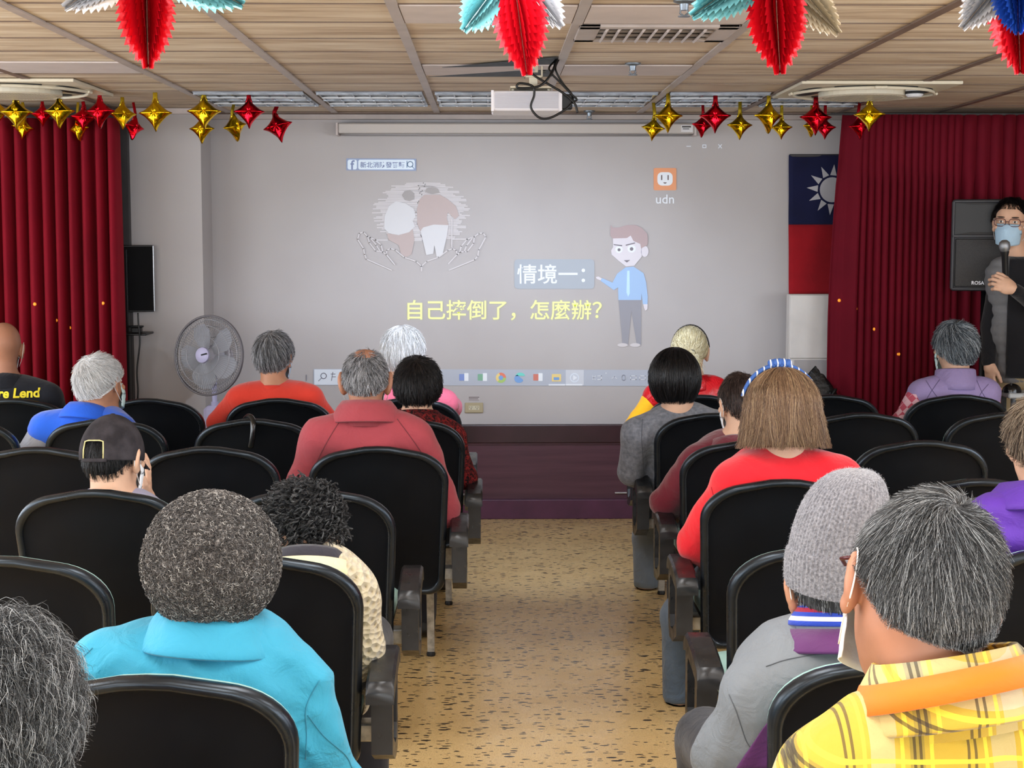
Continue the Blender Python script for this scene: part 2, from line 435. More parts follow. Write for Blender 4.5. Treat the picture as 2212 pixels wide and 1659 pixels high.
# dark sheets painting the shade of the ceiling gaps over the projector
gp = MB()
for (pts) in ([(955, 146), (1105, 133), (1205, 124), (1200, 138), (1105, 143)], [(925, 166), (1130, 153), (1198, 151), (1192, 166)]):
    q = [atz(px, py, CEIL_Z-.0078) for px, py in pts]
    gp.prism([tuple(v) for v in q], (0, 0, .0012))
struct(gp.build('ceiling_gap_sheet', plain('ceiling_void_shade', (48, 54, 60), 0.6, var=0.3, vscale=20)))

# ================================================================== PROJECTOR
PJ = 6.0
m_pj = plain('white_projector_plastic', (232, 230, 236), 0.4)
c0 = at(1062, 196, PJ); c1 = at(1213, 239, PJ)
pc = ((c0[0]+c1[0])/2, PJ, (c0[2]+c1[2])/2); hw = (c1[0]-c0[0])/2; hh = (c0[2]-c1[2])/2
root = empty('projector', pc, 'white ceiling projector with vent grooves hanging in front of the slide', 'projector')
bd = MB().rbox((-hw, 0, -hh), (hw, .24, hh), .006)
bd.build('body', m_pj, root)
gr = MB()
for k in range(13):
    z = -hh+.010+k*(2*hh-.02)/12
    gr.box((-hw+.012, -.0025, z-.0017), (hw-.012, .001, z+.0017))
gr.build('vent_grooves', plain('groove_grey', (188, 186, 194), 0.5), root)
MB().box((-hw-.002, -.002, -hh-.002), (-hw+.008, .05, hh+.002)).box((hw-.008, -.002, -hh-.002), (hw+.002, .05, hh+.002)).build('side_trim', m_pj, root)
MB().rbox((hw, .0, -hh+.005), (hw+.042, .06, hh-.012), .004).build('socket_block', m_blackp, root)
MB().lathe([(0, 0), (.035, 0), (.035, .02), (.028, .022), (.028, .01), (0, .008)], 24, Matrix.Translation((.05, .24, 0)) @ Matrix.Rotation(-R90, 4, 'X')).build('lens', plain('lens_glass', (20, 20, 30), 0.1), root, smooth=True)
topz = CEIL_Z-pc[2]
xm = at(1153, 150, PJ)[0]-pc[0]
br = MB().box((xm-.018, .045, hh+.075), (xm+.018, .075, topz-.008))
br.box((xm-.036, .03, hh+.055), (xm+.036, .09, hh+.062)); br.box((xm-.036, .03, hh+.055), (xm-.030, .09, hh+.098)); br.box((xm+.030, .03, hh+.055), (xm+.036, .09, hh+.098))
br.box((xm-.016, .045, hh+.02), (xm+.016, .075, hh+.06)); br.box((xm-.09, .01, hh+.012), (xm+.07, .16, hh+.020))
br.box((xm-.085, .06, hh), (xm-.075, .08, hh+.014)); br.box((xm+.055, .06, hh), (xm+.065, .08, hh+.014))
br.build('ceiling_bracket', m_cream, root, bevel=.002)
bl = MB()
for dx in (-.042, .042): bl.tube([(xm+dx-.006, .06, hh+.08), (xm+dx+.006, .06, hh+.08)], .006, 8)
bl.tube([(xm, .040, topz-.05), (xm, .046, topz-.05)], .005, 8)
bl.build('bolt', m_steel, root)
def smooth_path(pts, n=8):
    P = [np.array(p, float) for p in pts]; P = [2*P[0]-P[1]] + P + [2*P[-1]-P[-2]]; out = []
    for i in range(1, len(P)-2):
        for s in range(n):
            u = s/n; a, b, c, d = P[i-1:i+3]
            out.append(tuple(0.5*((2*b)+(c-a)*u+(2*a-5*b+4*c-d)*u*u+(-a+3*b-3*c+d)*u**3)))
    out.append(tuple(P[-2])); return out
m_cable = plain('black_cable', (12, 12, 13), 0.4)
def cable(name, pix, label, r=.0042, grp=None):
    pts = [at(px, py, y) for px, py, y in pix]
    o = MB().tube(smooth_path(pts), r, 8).build(name, m_cable, None, smooth=True, origin=tuple(pts[0]))
    return tag(o, label, 'cable', grp)
cable('projector_cable', [(1128, 135, 6.03), (1150, 160, 5.98), (1185, 182, 5.97), (1215, 200, 5.97), (1240, 222, 5.97), (1248, 244, 5.97)], 'black cable running from the bracket down past the right end of the projector', .0048)
cable('projector_cable', [(1203, 128, 6.05), (1190, 160, 5.98), (1165, 186, 5.96), (1120, 190, 5.96), (1122, 180, 5.96), (1150, 186, 5.96), (1154, 205, 5.96), (1147, 232, 5.96), (1165, 254, 5.96), (1190, 254, 5.96), (1222, 236, 5.96), (1236, 222, 5.97)], 'black cable with a big loop hanging below the front of the projector', .0048)
cable('projector_cable', [(1200, 130, 6.06), (1186, 150, 6.0), (1210, 178, 6.0), (1236, 205, 6.0), (1246, 216, 6.0), (1228, 222, 6.01)], 'black cable dropping from the ceiling gap to the projector socket, outer of the pair', .004)
cable('projector_cable', [(1207, 128, 6.08), (1200, 150, 6.02), (1216, 180, 6.02), (1234, 202, 6.02), (1238, 216, 6.02), (1226, 218, 6.02)], 'black cable dropping from the ceiling gap to the projector socket, inner of the pair', .004)

# ================================================================== SCREEN CASE, SLIDE, OUTLET
q0 = at(730, 266, 8.66); q1 = at(1500, 293, 8.66)
root = empty('projection_screen_case', ((q0[0]+q1[0])/2, 8.66, q1[2]), 'long white rolled-up projection screen case on the wall under the ceiling', 'screen case')
L = (q1[0]-q0[0])/2; Hc = q0[2]-q1[2]
MB().rbox((-L, 0, .012), (L, .105, Hc), .006).build('case', plain('screen_case_white', (200, 194, 190), 0.5), root)
MB().tube([(-L+.01, .05, .008), (L-.01, .05, .008)], .009, 8).build('bottom_bar', plain('bar_grey', (150, 146, 146), 0.5), root, smooth=True)
e = MB(); e.rbox((-L-.012, -.004, .0), (-L, .11, Hc+.004), .003); e.rbox((L, -.004, .0), (L+.012, .11, Hc+.004), .003); e.build('end_cap', m_white, root)
lb = MB().box((L-.075, -.003, .02), (L-.01, .001, Hc-.01)); lb.build('sticker', plain('sticker_white', (226, 226, 230), 0.5), root)
MB().box((L-.07, -.0045, Hc-.022), (L-.02, -.002, Hc-.014)).box((L-.066, -.0045, .035), (L-.03, -.002, .039)).build('sticker_print', m_grey, root)

SL = WALL_Y - .002
slide = empty('projected_slide', tuple(at(1090, 570, SL)), 'projected slide with yellow and white Chinese captions on the back wall', 'projected slide')
so = np.array(slide.location)
def sp(px, py, layer): return tuple(at(px, py, SL-.0012*layer) - so)
def flat(name, polys, mat, layer=1, th=.0008):
    mb = MB()
    for pts in polys:
        mb.prism([sp(x, y, layer) for x, y in pts], (0, -th, 0))
    return mb.build(name, mat, slide)
def rr(x0, y0, x1, y1, r, n=5):
    out = []
    for cx, cy, a0 in ((x1-r, y0+r, -90), (x1-r, y1-r, 0), (x0+r, y1-r, 90), (x0+r, y0+r, 180)):
        for k in range(n+1):
            a = math.radians(a0+90*k/n); out.append((cx+r*math.cos(a), cy+r*math.sin(a)))
    return out
def ell(cx, cy, rx, ry, n=24, a0=0, a1=360): return [(cx+rx*math.cos(math.radians(a0+(a1-a0)*k/n)), cy+ry*math.sin(math.radians(a0+(a1-a0)*k/n))) for k in range(n + (0 if a1-a0 == 360 else 1))]
def strokes(name, lines, w, mat, layer=2):
    mb = MB()
    for pts in lines:
        for (x0, y0), (x1, y1) in zip(pts[:-1], pts[1:]):
            dx, dy = x1-x0, y1-y0; l = math.hypot(dx, dy) or 1; nx, ny = -dy/l*w/2, dx/l*w/2; ex, ey = dx/l*w*.3, dy/l*w*.3
            mb.prism([sp(a, b, layer) for a, b in ((x0+nx-ex, y0+ny-ey), (x1+nx+ex, y1+ny+ey), (x1-nx+ex, y1-ny+ey), (x0-nx-ex, y0-ny-ey))], (0, -.0008, 0))
    return mb.build(name, mat, slide)
def slide_text(name, body, x0, x1, cy, mat, layer=3, offset=0.0, size=1.0):
    v, f = text_mesh(body, 1.0, offset)
    a = np.array(v); w = a[:, 0].max()-a[:, 0].min(); k = (x1-x0)/w
    pts = [sp((x0+x1)/2 + (p[0]-(a[:, 0].max()+a[:, 0].min())/2)*k, cy - (p[1]-(a[:, 1].max()+a[:, 1].min())/2)*k*size, layer) for p in a]
    return MB().add(pts, f).build(name, mat, slide)
K_WALL = 0.84
def G(name, col, e=0.10, base=None):
    # projected light painted as coloured plates on the wall; the brightest tones also emit
    T = lin(col); B = [min(.80, c/K_WALL) for c in T[:3]]; E = [max(0, c-b*K_WALL)/1.375 for c, b in zip(T[:3], B)]
    t = NT('slide_'+name); t.set((*B, 1), .8, 0, .1); m = max(E)
    if m > 0: t.b.inputs['Emission Color'].default_value = (*[x/m for x in E], 1); t.b.inputs['Emission Strength'].default_value = m
    return t.m
sw = G('white', (228, 233, 240)); sy = G('yellow', (240, 244, 168)); sb = G('pale_blue', (176, 186, 200))
sgrey = G('light_grey', (204, 204, 207)); spink = G('dusty_pink', (182, 168, 166))
sline = G('line', (203, 199, 201))
flat('title_plate', [rr(1111, 560, 1284, 624, 8)], G('plate', (168, 175, 184)), 1)
slide_text('title_text', '情境一：', 1117, 1264, 592, sw, 3, .012)
slide_text('caption_text', '自己摔倒了，怎麼辦？', 880, 1300, 670, sy, 3, .012)
# logo bar
flat('logo_bar', [[(748, 342), (899, 343), (899, 369), (748, 368)]], G('bar_blue', (152, 166, 196)), 1)
flat('logo_panel', [rr(751, 345, 771, 366, 4), rr(774, 345, 896, 366, 4)], G('panel', (225, 238, 250), .25, (216, 224, 232)), 2)
slide_text('logo_letter', 'f', 757, 766, 356, G('fblue', (136, 147, 182)), 4, .02)
slide_text('logo_text', '新北消防發爾麵', 778, 874, 356, G('tblue', (134, 142, 174)), 4, .012)
strokes('logo_search', [ell(886, 355, 6, 6, 14)+[(892, 355)], [(890, 359), (894, 364)], [(879, 348), (879, 362)]], 1.6, G('tblue2', (130, 150, 180), .0, (140, 156, 184)), 4)
# desktop icon
flat('icon_tile', [rr(1412, 363, 1461, 411, 3)], G('orange', (226, 160, 122), .06, (222, 164, 132)), 1)
flat('icon_face', [rr(1420, 372, 1453, 401, 10)], sw, 2)
flat('icon_features', [rr(1428, 378, 1430.5, 389, 1), rr(1442, 378, 1444.5, 389, 1), ell(1436.5, 394, 3.6, 2.6, 10, 0, 180)], G('face_grey', (110, 96, 96), 0, (124, 110, 108)), 3)
slide_text('icon_text', 'udn', 1417, 1456, 430, sw, 2, .006)
strokes('window_marks', [[(1518, 313), (1525, 313), (1525, 319), (1518, 319), (1518, 313)], [(1552, 312), (1559, 320)], [(1559, 312), (1552, 320)], [(1483, 316), (1492, 316)]], 1.5, sw, 2)
# taskbar
flat('taskbar', [[(677, 797), (1420, 799), (1420, 834), (677, 832)]], G('task', (176, 182, 194), .02, (184, 186, 196)), 1)
flat('search_box', [[(679, 798), (790, 798), (790, 831), (679, 831)]], G('tsearch', (216, 222, 230), .10, (206, 210, 216)), 2)
strokes('search_glyph', [ell(699, 812, 6, 6, 14)+[(705, 812)], [(694, 817), (688, 823)], [(715, 808), (724, 808)], [(719, 804), (716, 822)], [(718, 814), (725, 814)], [(662, 810), (662, 822)]], 1.6, G('tgrey', (130, 130, 140), 0, (140, 140, 148)), 3)
for x_, c_ in ((992, (130, 150, 205)), (1032, (130, 176, 150)), (1152, (205, 128, 116))): flat('window_icon', [rr(x_, 808, x_+11, 822, 1)], G('ticons', c_), 3)
for x_ in (1003, 1043, 1163): flat('document_icon', [rr(x_, 806, x_+9, 823, 1)], sw, 3)
flat('browser_icon', [ell(1082, 816, 11, 11, 20, 0, 130)+[(1082, 816)]], G('cg', (170, 200, 120), .04, (180, 200, 140)), 3)
cy_ = G('cy', (228, 206, 140)); flat('browser_icon', [ell(1082, 816, 11, 11, 20, 130, 250)+[(1082, 816)]], cy_, 3); flat('folder_icon', [rr(1192, 808, 1212, 824, 1)], cy_, 3)
flat('browser_icon', [ell(1082, 816, 11, 11, 20, 250, 360)+[(1082, 816)]], G('cr', (220, 130, 110), .04, (220, 140, 124)), 3)
cb_ = G('cb', (124, 164, 216)); flat('browser_icon', [ell(1082, 816, 5, 5)], cb_, 4); flat('browser_icon', [ell(1121, 818, 10, 9, 20, 20, 250)], cb_, 4); flat('folder_icon', [rr(1196, 815, 1208, 821, 1)], cb_, 4)
flat('browser_icon', [ell(1124, 812, 10, 7, 16, 180, 360)], G('ct', (120, 210, 200), .06, (140, 210, 200)), 4)
flat('play_tile', [[(1222, 799), (1261, 799), (1261, 832), (1222, 832)]], G('tile', (200, 204, 212), .06, (198, 200, 206)), 2)
strokes('play_ring', [ell(1241, 816, 9, 9, 18)+[(1250, 816)]], 2, sw, 3)
flat('play_mark', [[(1238, 810), (1247, 816), (1238, 822)]], sw, 4)
for x_ in (1185, 1222): flat('active_line', [[(x_, 830), (x_+36, 830), (x_+36, 833), (x_, 833)]], sw, 4)
stray = G('tray', (206, 210, 216))
for l_ in ([[(1280, 812), (1286, 820)], [(1286, 812), (1280, 820)]], [[(1291, 812), (1299, 812), (1299, 820), (1291, 820)]], [[(1322, 818), (1327, 813), (1332, 818)]], [ell(1347, 816, 4, 6, 12)+[(1351, 816)]], [[(1362, 812), (1374, 812), (1374, 820), (1362, 820), (1362, 812)]], [[(1382, 820), (1382, 812), (1394, 812), (1394, 820), (1382, 820)]], [[(1309, 805), (1309, 807)]]): strokes('tray_mark', l_, 2, stray, 3)
# two old people walking in a pair of cupped hands
random.seed(5)
sk = []
for k in range(44):
    y = 396+k*2.9; u = (y-460)/66.0
    if abs(u) > 1: continue
    w = 78*math.sqrt(max(0, 1-u*u)) + 12
    x0 = 908-w+random.uniform(-14, 10); x1 = 912+w+random.uniform(-10, 14)
    if y > 470: x1 = min(x1, 1006)
    sk.append([(x0, y), ((x0+x1)/2, y-1.4+random.uniform(-1, 1)), (x1, y)])
strokes('drawing_backdrop', sk, 2.2, sline, 1)
def blob(name, pts, mat, layer): return flat(name, [[(780+x/7.9, 380+y/7.9) for x, y in pts]], mat, layer)
blob('drawing_blouse', [(600, 430), (760, 470), (900, 560), (930, 700), (880, 760), (920, 860), (820, 960), (640, 1010), (480, 980), (395, 900), (400, 700), (470, 520)], sgrey, 3)
blob('drawing_skirt', [(440, 980), (640, 1010), (820, 960), (880, 900), (910, 1080), (880, 1240), (860, 1340), (760, 1390), (680, 1330), (640, 1180), (470, 1090)], spink, 2)
blob('drawing_jacket', [(1080, 320), (1340, 320), (1480, 400), (1620, 520), (1670, 680), (1600, 740), (1480, 620), (1460, 700), (1490, 840), (1240, 830), (1060, 880), (1010, 940), (960, 820), (955, 560), (1000, 400)], spink, 3)
blob('drawing_trousers', [(1060, 880), (1240, 830), (1490, 840), (1460, 1040), (1390, 1340), (1290, 1390), (1250, 1180), (1230, 1330), (1110, 1350), (1060, 1130), (1015, 940)], sgrey, 4)
shair = G('drawing_grey', (162, 158, 158))
blob('drawing_head', [(700, 330), (740, 260), (830, 240), (900, 300), (900, 400), (830, 430), (750, 410)], shair, 4)
blob('drawing_head', [(1090, 280), (1120, 210), (1210, 185), (1310, 220), (1340, 290), (1210, 310)], shair, 4)
hs_ = [[(520, 1610), (90, 1420), (60, 1340), (40, 1240), (-60, 1080), (-30, 980), (40, 960), (110, 1030), (240, 1090), (340, 1180), (370, 1300)],
       [(110, 1030), (140, 1140), (250, 1280), (370, 1300), (430, 1340), (570, 1510)], [(150, 1050), (260, 1180), (320, 1280)],
       [(430, 1330), (440, 1270), (500, 1240), (580, 1260), (740, 1390), (940, 1460), (1030, 1540), (1030, 1620)],
       [(1030, 1540), (1120, 1460), (1320, 1390), (1480, 1270), (1560, 1245), (1620, 1270), (1640, 1340), (1490, 1500)],
       [(1500, 1610), (1940, 1430), (1990, 1370), (2010, 1260), (2130, 1040), (2080, 975), (2010, 980), (1930, 1040), (1810, 1080), (1710, 1200), (1680, 1310)],
       [(1640, 1340), (1700, 1300), (1810, 1290), (1920, 1150), (1930, 1040)], [(1760, 1290), (1800, 1190), (1900, 1060)], [(250, 1095), (450, 1095)], [(1560, 1080), (1810, 1080)], [(1550, 740), (1545, 1220)]]
strokes('drawing_hands', [[(780+x/7.9, 380+y/7.9) for x, y in l] for l in hs_], 2.3, sline, 5)
# cartoon presenter
def cb(name, polys, mat, layer): return flat(name, [[(1260+x/5.53, 460+y/5.53) for x, y in p] for p in polys], mat, layer)
face = G('face', (214, 210, 218), .10, (206, 200, 208))
cb('presenter_trousers', [[(420, 1040), (692, 1040), (690, 1580), (640, 1580), (575, 1180), (535, 1580), (470, 1580)]], G('trousers', (150, 150, 158)), 1)
for x_ in (470, 620): cb('presenter_shoe', [ell(x_, 1578, 62, 22)], sline, 2)
cb('presenter_shirt', [[(505, 650), (600, 640), (720, 720), (750, 830), (770, 1000), (766, 1090), (712, 1090), (695, 960), (692, 1040), (420, 1040), (415, 890), (365, 922), (205, 810), (225, 778), (348, 832), (405, 725)]], G('shirt', (160, 188, 226), .12, (164, 186, 216)), 2)
cb('presenter_tie', [[(524, 690), (552, 690), (556, 960), (536, 1003), (516, 950)]], G('tie', (190, 222, 240), .16, (190, 214, 226)), 3)
cb('presenter_hand', [[(150, 765), (180, 760), (222, 780), (205, 806), (160, 788)]], face, 3); cb('presenter_hand', [[(716, 1090), (768, 1090), (766, 1150), (740, 1168), (724, 1130)]], face, 3)
cb('presenter_face', [[(355, 300), (560, 260), (690, 380), (700, 520), (610, 630), (510, 640), (420, 570), (380, 535), (340, 500), (332, 450), (355, 410)], ell(735, 460, 44, 66)], face, 3)
cb('presenter_hair', [[(328, 140), (350, 176), (420, 174), (520, 145), (620, 142), (700, 180), (765, 250), (772, 340), (765, 385), (690, 422), (680, 370), (600, 335), (566, 270), (520, 300), (350, 305), (322, 270)]], G('hair', (178, 160, 162)), 4)
cb('presenter_eye', [ell(427, 437, 44, 42)], sw, 4); cb('presenter_eye', [ell(577, 428, 50, 46)], sw, 4)
pup_ = G('pupil', (128, 124, 132))
for n_, p_ in (('presenter_pupil', ell(427, 440, 18, 18)), ('presenter_pupil', ell(577, 430, 21, 21)), ('presenter_eyebrow', [(360, 372), (465, 385), (462, 398), (365, 384)]), ('presenter_eyebrow', [(505, 380), (618, 352), (618, 364), (510, 392)]), ('presenter_mouth', [(484, 566), (560, 562), (520, 592)])): cb(n_, [p_], pup_, 5)

po = at(1024, 881, WALL_Y-.012)
root = empty('wall_outlet', (po[0], WALL_Y, po[2]), 'beige double power outlet on the white wall below the slide', 'outlet')
k = 8.77/3320
MB().rbox((-20*k, -.012, -11*k), (20*k, -.0005, 11*k), .003).build('cover_plate', plain('beige_plastic', (178, 166, 136), 0.45), root)
MB().box((-11.5*k, -.0135, -4.5*k), (11.5*k, -.011, 4.5*k)).build('socket_face', plain('ivory', (206, 200, 176), 0.45), root)
hl = MB()
for sx in (-6.5, 6.5):
    for dx in (-2.6, 2.0):
        hl.box(((sx+dx-.5)*k, -.0142, .4*k), ((sx+dx+.5)*k, -.013, 3*k))
    hl.box(((sx-.8)*k, -.0142, -3*k), ((sx+.8)*k, -.013, -1.2*k))
hl.build('slot', m_dark, root)
pl = at(1024, 861, WALL_Y)
root = empty('paper_label', (pl[0], WALL_Y, pl[2]), 'small paper label stuck on the wall above the beige outlet', 'label')
MB().box((-12.5*k, -.0016, -5*k), (12.5*k, -.0004, 5*k)).build('paper', plain('paper', (196, 190, 190), 0.7), root)
MB().box((-11.5*k, -.0024, 2*k), (11.5*k, -.0012, 4*k)).box((-11.5*k, -.0024, -1.2*k), (9*k, -.0012, .4*k)).box((-11.5*k, -.0024, -4*k), (11*k, -.0012, -3*k)).build('printed_lines', plain('ink', (120, 112, 112), 0.7), root)
pk = at(1342, 1066, WALL_Y-.05)
o = MB().box((-.035, -.008, -.004), (.06, .003, .004)).build('metal_latch', plain('bright_steel', (190, 190, 190), 0.35, 0.7), None, loc=(pk[0], WALL_Y-.025, pk[2]), bevel=.002)
tag(o, 'short metal latch on the maroon wall panel beside the right aisle chairs', 'latch')

# ================================================================== CURTAINS
def velvet(name, c):
    t = NT(name); t.set(t.ramp(t.noise(3, 3), [(0.3, tuple(x*.88 for x in c)), (0.7, c)]), 0.8, 0, 0.15, 0.35)
    t.b.inputs['Sheen Tint'].default_value = lin((200, 60, 70)); t.bump(t.noise(500, 2), 0.15, 0.002); return t.m
m_velvet = velvet('crimson_velvet', (132, 14, 34)); m_velvet2 = velvet('crimson_velvet_darker', (112, 14, 34))  # second one is the same velvet in a darker crimson, for the right curtain
def curtain(name, x0, x1, y, z0, z1, nfold, amp, mat, label, flare=None, seed=1, pleat=False, warp=None):
    rng = np.random.RandomState(seed)
    nx, nz = nfold*14, 30
    root = empty(name, ((x0+x1)/2, y, z0), label, 'curtain')
    us = np.linspace(0, 1, nx+1); ph = np.cumsum(np.r_[0, 1+0.5*rng.randn(nx).clip(-1.2, 1.2)*0.5]); ph = ph/ph[-1]
    if warp: ph = np.interp(ph, *warp)
    v = []
    am = amp*(0.65+0.6*np.interp(us, np.linspace(0, 1, nfold+1), rng.rand(nfold+1)))
    for k in range(nz+1):
        s = k/nz; z = z0+(z1-z0)*s
        xs = x0+(x1-x0)*us
        if flare: xs = xs+flare(s)*np.clip(1-us/.14, 0, 1)
        w = 2*math.pi*nfold*ph
        a = am*(1-0.45*s**3 if pleat else 1-0.25*s)
        yy = y + a*np.sin(w + .25*math.sin(3*s)) + .35*a*np.sin(2*w+1.1+.5*s)
        if pleat and s > .86: yy = y + a*np.sin(w)*(.45+.55*np.abs(np.sin(w*.5)))
        xs = xs + .012*np.cos(w)*(1-s*.5)
        v += [(xs[i]-(x0+x1)/2, yy[i]-y, z-z0) for i in range(nx+1)]
    v = np.array(v); idx = np.arange((nz+1)*(nx+1)).reshape(nz+1, nx+1)
    f = np.stack([idx[:-1, :-1], idx[:-1, 1:], idx[1:, 1:], idx[1:, :-1]], -1).reshape(-1, 4)
    o = link('drape', mesh_np('drape', v, f, [mat]), root)
    md = o.modifiers.new('thickness', 'SOLIDIFY'); md.thickness = .006; md.offset = 1
    rod = MB().tube([(x0-(x0+x1)/2, .0, z1-z0+.004), (x1-(x0+x1)/2, .0, z1-z0+.004)], .007, 8)
    rod.build('rod', m_grey, root, smooth=True)
    return root
m_seq = NT('glowing_gold_sequin'); m_seq.set((255, 165, 50), 0.35, 0.0, 0.6)
m_seq.b.inputs['Emission Color'].default_value = lin((255, 150, 40)); m_seq.b.inputs['Emission Strength'].default_value = 0.35; m_seq = m_seq.m  # bright glint put in as a weak glow; sequins are no lamps
def sequins(root, pts, y, amp):
    o = np.array(root.location); bv = None
    dr = [c for c in root.children if c.name.startswith('drape')][0]
    me = dr.data; tree = BVHTree.FromPolygons([vv.co[:] for vv in me.vertices], [tuple(p.vertices) for p in me.polygons])
    for px, py in pts:
        a = np.array([0, 0, CAM_H]); b = at(px, py, y); dd = Vector(b-a).normalized()
        hit = tree.ray_cast(Vector(a-o), dd)
        p = hit[0] if hit[0] is not None else Vector(b-o)
        M = Matrix.Translation(p - dd*.007) @ Matrix.Rotation(R90, 4, 'X')
        MB().lathe([(0, .004), (.006, .003), (.0095, 0), (.006, -.003), (0, -.004)], 12, M).build('sequin', m_seq, root, smooth=True)
cl0 = at(-90, 500, 8.12)[0]; cl1 = at(258, 500, 8.12)[0]
cu = curtain('curtain', cl0, cl1, 8.12, .03, at(100, 256, 8.12)[2], 12, .052, m_velvet, 'crimson curtain hanging in deep folds at the left edge of the photo', None, 4)
bpy.context.view_layer.update()
sequins(cu, [(75, 657), (121, 692), (150, 708), (222, 655), (155, 807)], 8.1, .05)
cr0 = at(1790, 500, 8.36)[0]; cr1 = at(2290, 500, 8.36)[0]
cu = curtain('curtain', cr0, cr1+.5, 8.36, .03, at(2000, 248, 8.36)[2], 30, .036, m_velvet2, 'wide crimson curtain in narrow pleats behind the speaker and loudspeaker on the right', lambda s: .055*max(0, (s-.5)/.5)**1.5, 9, True, ((0, .08, .40, 1), (0, .025, .50, 1)))
bpy.context.view_layer.update()
sequins(cu, [(1813, 649), (1849, 667), (1889, 711), (1941, 765)], 8.33, .05)

# ================================================================== FLAG AND WHITE CABINET
FY = 8.752
root = empty('flag', tuple(at(1760, 485, FY)), 'blue and red national flag with white sun hanging on the wall beside the right curtain', 'flag')
fo = np.array(root.location)
def fl_grid(name, px0, py0, px1, py1, mat, yoff=0, nx=16, nz=20):
    v = []
    for j in range(nz+1):
        for i in range(nx+1):
            x = px0+(px1-px0)*i/nx; y = py0+(py1-py0)*j/nz
            w = .006*math.sin(x*.06+y*.012)+.003*math.sin(y*.05+x*.02)
            v.append(at(x, y, FY)+np.array([0, w+yoff, 0])-fo)
    idx = np.arange((nx+1)*(nz+1)).reshape(nz+1, nx+1)
    f = np.stack([idx[1:, :-1], idx[1:, 1:], idx[:-1, 1:], idx[:-1, :-1]], -1).reshape(-1, 4)
    o = link(name, mesh_np(name, np.array(v), f, [mat]), root)
    m = o.modifiers.new('thickness', 'SOLIDIFY'); m.thickness = .002
    return o
fl_grid('blue_canton', 1704, 335, 1890, 485, cloth('navy_flag', (24, 28, 66), 700, .1, .15))
fl_grid('red_field', 1704, 485, 1890, 635, cloth('red_flag', (152, 18, 30), 700, .1, .15))
sun = MB(); scx, scy = 1797, 410
def fp(x, y, e): return tuple(at(x, y, FY)+np.array([0, .006*math.sin(x*.06+y*.012)+.003*math.sin(y*.05+x*.02)-e, 0])-fo)
c = [fp(scx+27*math.cos(2*math.pi*k/32), scy+27*math.sin(2*math.pi*k/32), .0035) for k in range(32)]
sun.add(c, [tuple(range(32))])
for k in range(12):
    a = 2*math.pi*k/12 + .08; w = math.radians(13)
    sun.add([fp(scx+32*math.cos(a-w), scy+32*math.sin(a-w), .0035), fp(scx+32*math.cos(a+w), scy+32*math.sin(a+w), .0035), fp(scx+55*math.cos(a), scy+55*math.sin(a), .0035)], [(0, 1, 2)])
sun.build('white_sun', plain('white_flag_cloth', (196, 194, 198), 0.8), root)
root = empty('white_cabinet', tuple(at(1770, 900, 8.52)*V(1, 1, 0)), 'white cabinet standing under the flag, half behind the right curtain', 'cabinet')
co = np.array(root.location); a = at(1706, 636, 8.52)-co; b = at(1850, 775, 8.52)-co
m_cab = plain('cabinet_white', (216, 212, 208), 0.55, var=.03)
MB().rbox((a[0], .0, 0), (b[0], .09, a[2]), .004).build('body', m_cab, root)
MB().rbox((a[0]+.003, -.014, b[2]+.004), (b[0], -.001, a[2]-.004), .003).build('upper_door', m_cab, root)
MB().rbox((a[0]+.03, -.010, .02), (b[0], -.001, b[2]-.006), .003).build('lower_door', plain('cabinet_grey', (170, 166, 166), .55), root)
# lit ceiling lamps above the audience nearest the photographer
m_lit = glow('lit_diffuser', (255, 250, 244), 0.8)
for k, (lx, ly) in enumerate(LAMPS):
    root = empty('ceiling_lamp', (lx, ly, CEIL_Z), 'lit white ceiling lamp panel above the seats, out of the photo', 'light', 'lit ceiling lamp panels')
    MB().box((-.31, -.60, -.028), (.31, .60, -.002)).build('frame', m_white, root, bevel=.004)
    MB().box((-.28, -.56, -.034), (.28, .56, -.026)).build('diffuser', m_lit, root)
fr0 = [o for o in bpy.data.objects if o.name == 'flag'][0]; fo2 = np.array(fr0.location)
e0, e1 = at(1706, 336, 8.752)-fo2, at(1888, 336, 8.752)-fo2
MB().tube([(e0[0], .008, e0[2]), (e1[0], .008, e1[2])], .0085, 8).build('hanging_rod', m_grey, fr0, smooth=True)
# ================================================================== TELEVISION ON ITS STAND
TVY = 8.33
m_tvb = plain('glossy_black', (4, 4, 6), 0.6, spec=.1)
tl, br_ = at(256, 530, TVY), at(330, 675, TVY)
tc = (br_[0]-.285, TVY, (tl[2]+br_[2])/2)
tv = empty('television', tc, 'black flat television turned aside next to the left curtain', 'television', None, (0, 0, math.radians(16)))
hh = (tl[2]-br_[2])/2
MB().rbox((-.29, 0, -hh), (.29, .035, hh), .004).build('housing', m_blackp, tv)
MB().box((-.283, -.003, -hh+.007), (.283, .002, hh-.007)).build('screen', m_tvb, tv)
MB().rbox((.283, -.006, -hh), (.293, .036, hh), .003).build('side_trim', plain('silver_trim', (150, 152, 156), .25, .8), tv)
MB().rbox((-.15, .035, -.12), (.15, .075, .12), .008).build('rear_cover', m_blackp, tv)
st = at(276, 800, TVY)
stand = empty('television_stand', (st[0]-.03, TVY+.05, 0), 'black pole stand with a shelf carrying the television', 'stand')
MB().rbox((-.035, -.03, .03), (.035, .03, 1.55), .005).build('pole', m_blackp, stand)
z = at(300, 715, TVY)[2]
MB().rbox((-.05, -.16, z-.018), (.16, .02, z-.006), .003).rbox((.07, -.12, z-.006), (.12, -.07, z+.022), .003).rbox((.05, -.11, z+.022), (.13, -.08, z+.032), .003).build('shelf', m_blackp, stand)
MB().rbox((-.03, -.2, .0), (.03, .04, .03), .004).rbox((-.14, -.2, 0), (.14, -.15, .03), .004).build('foot', m_blackp, stand)
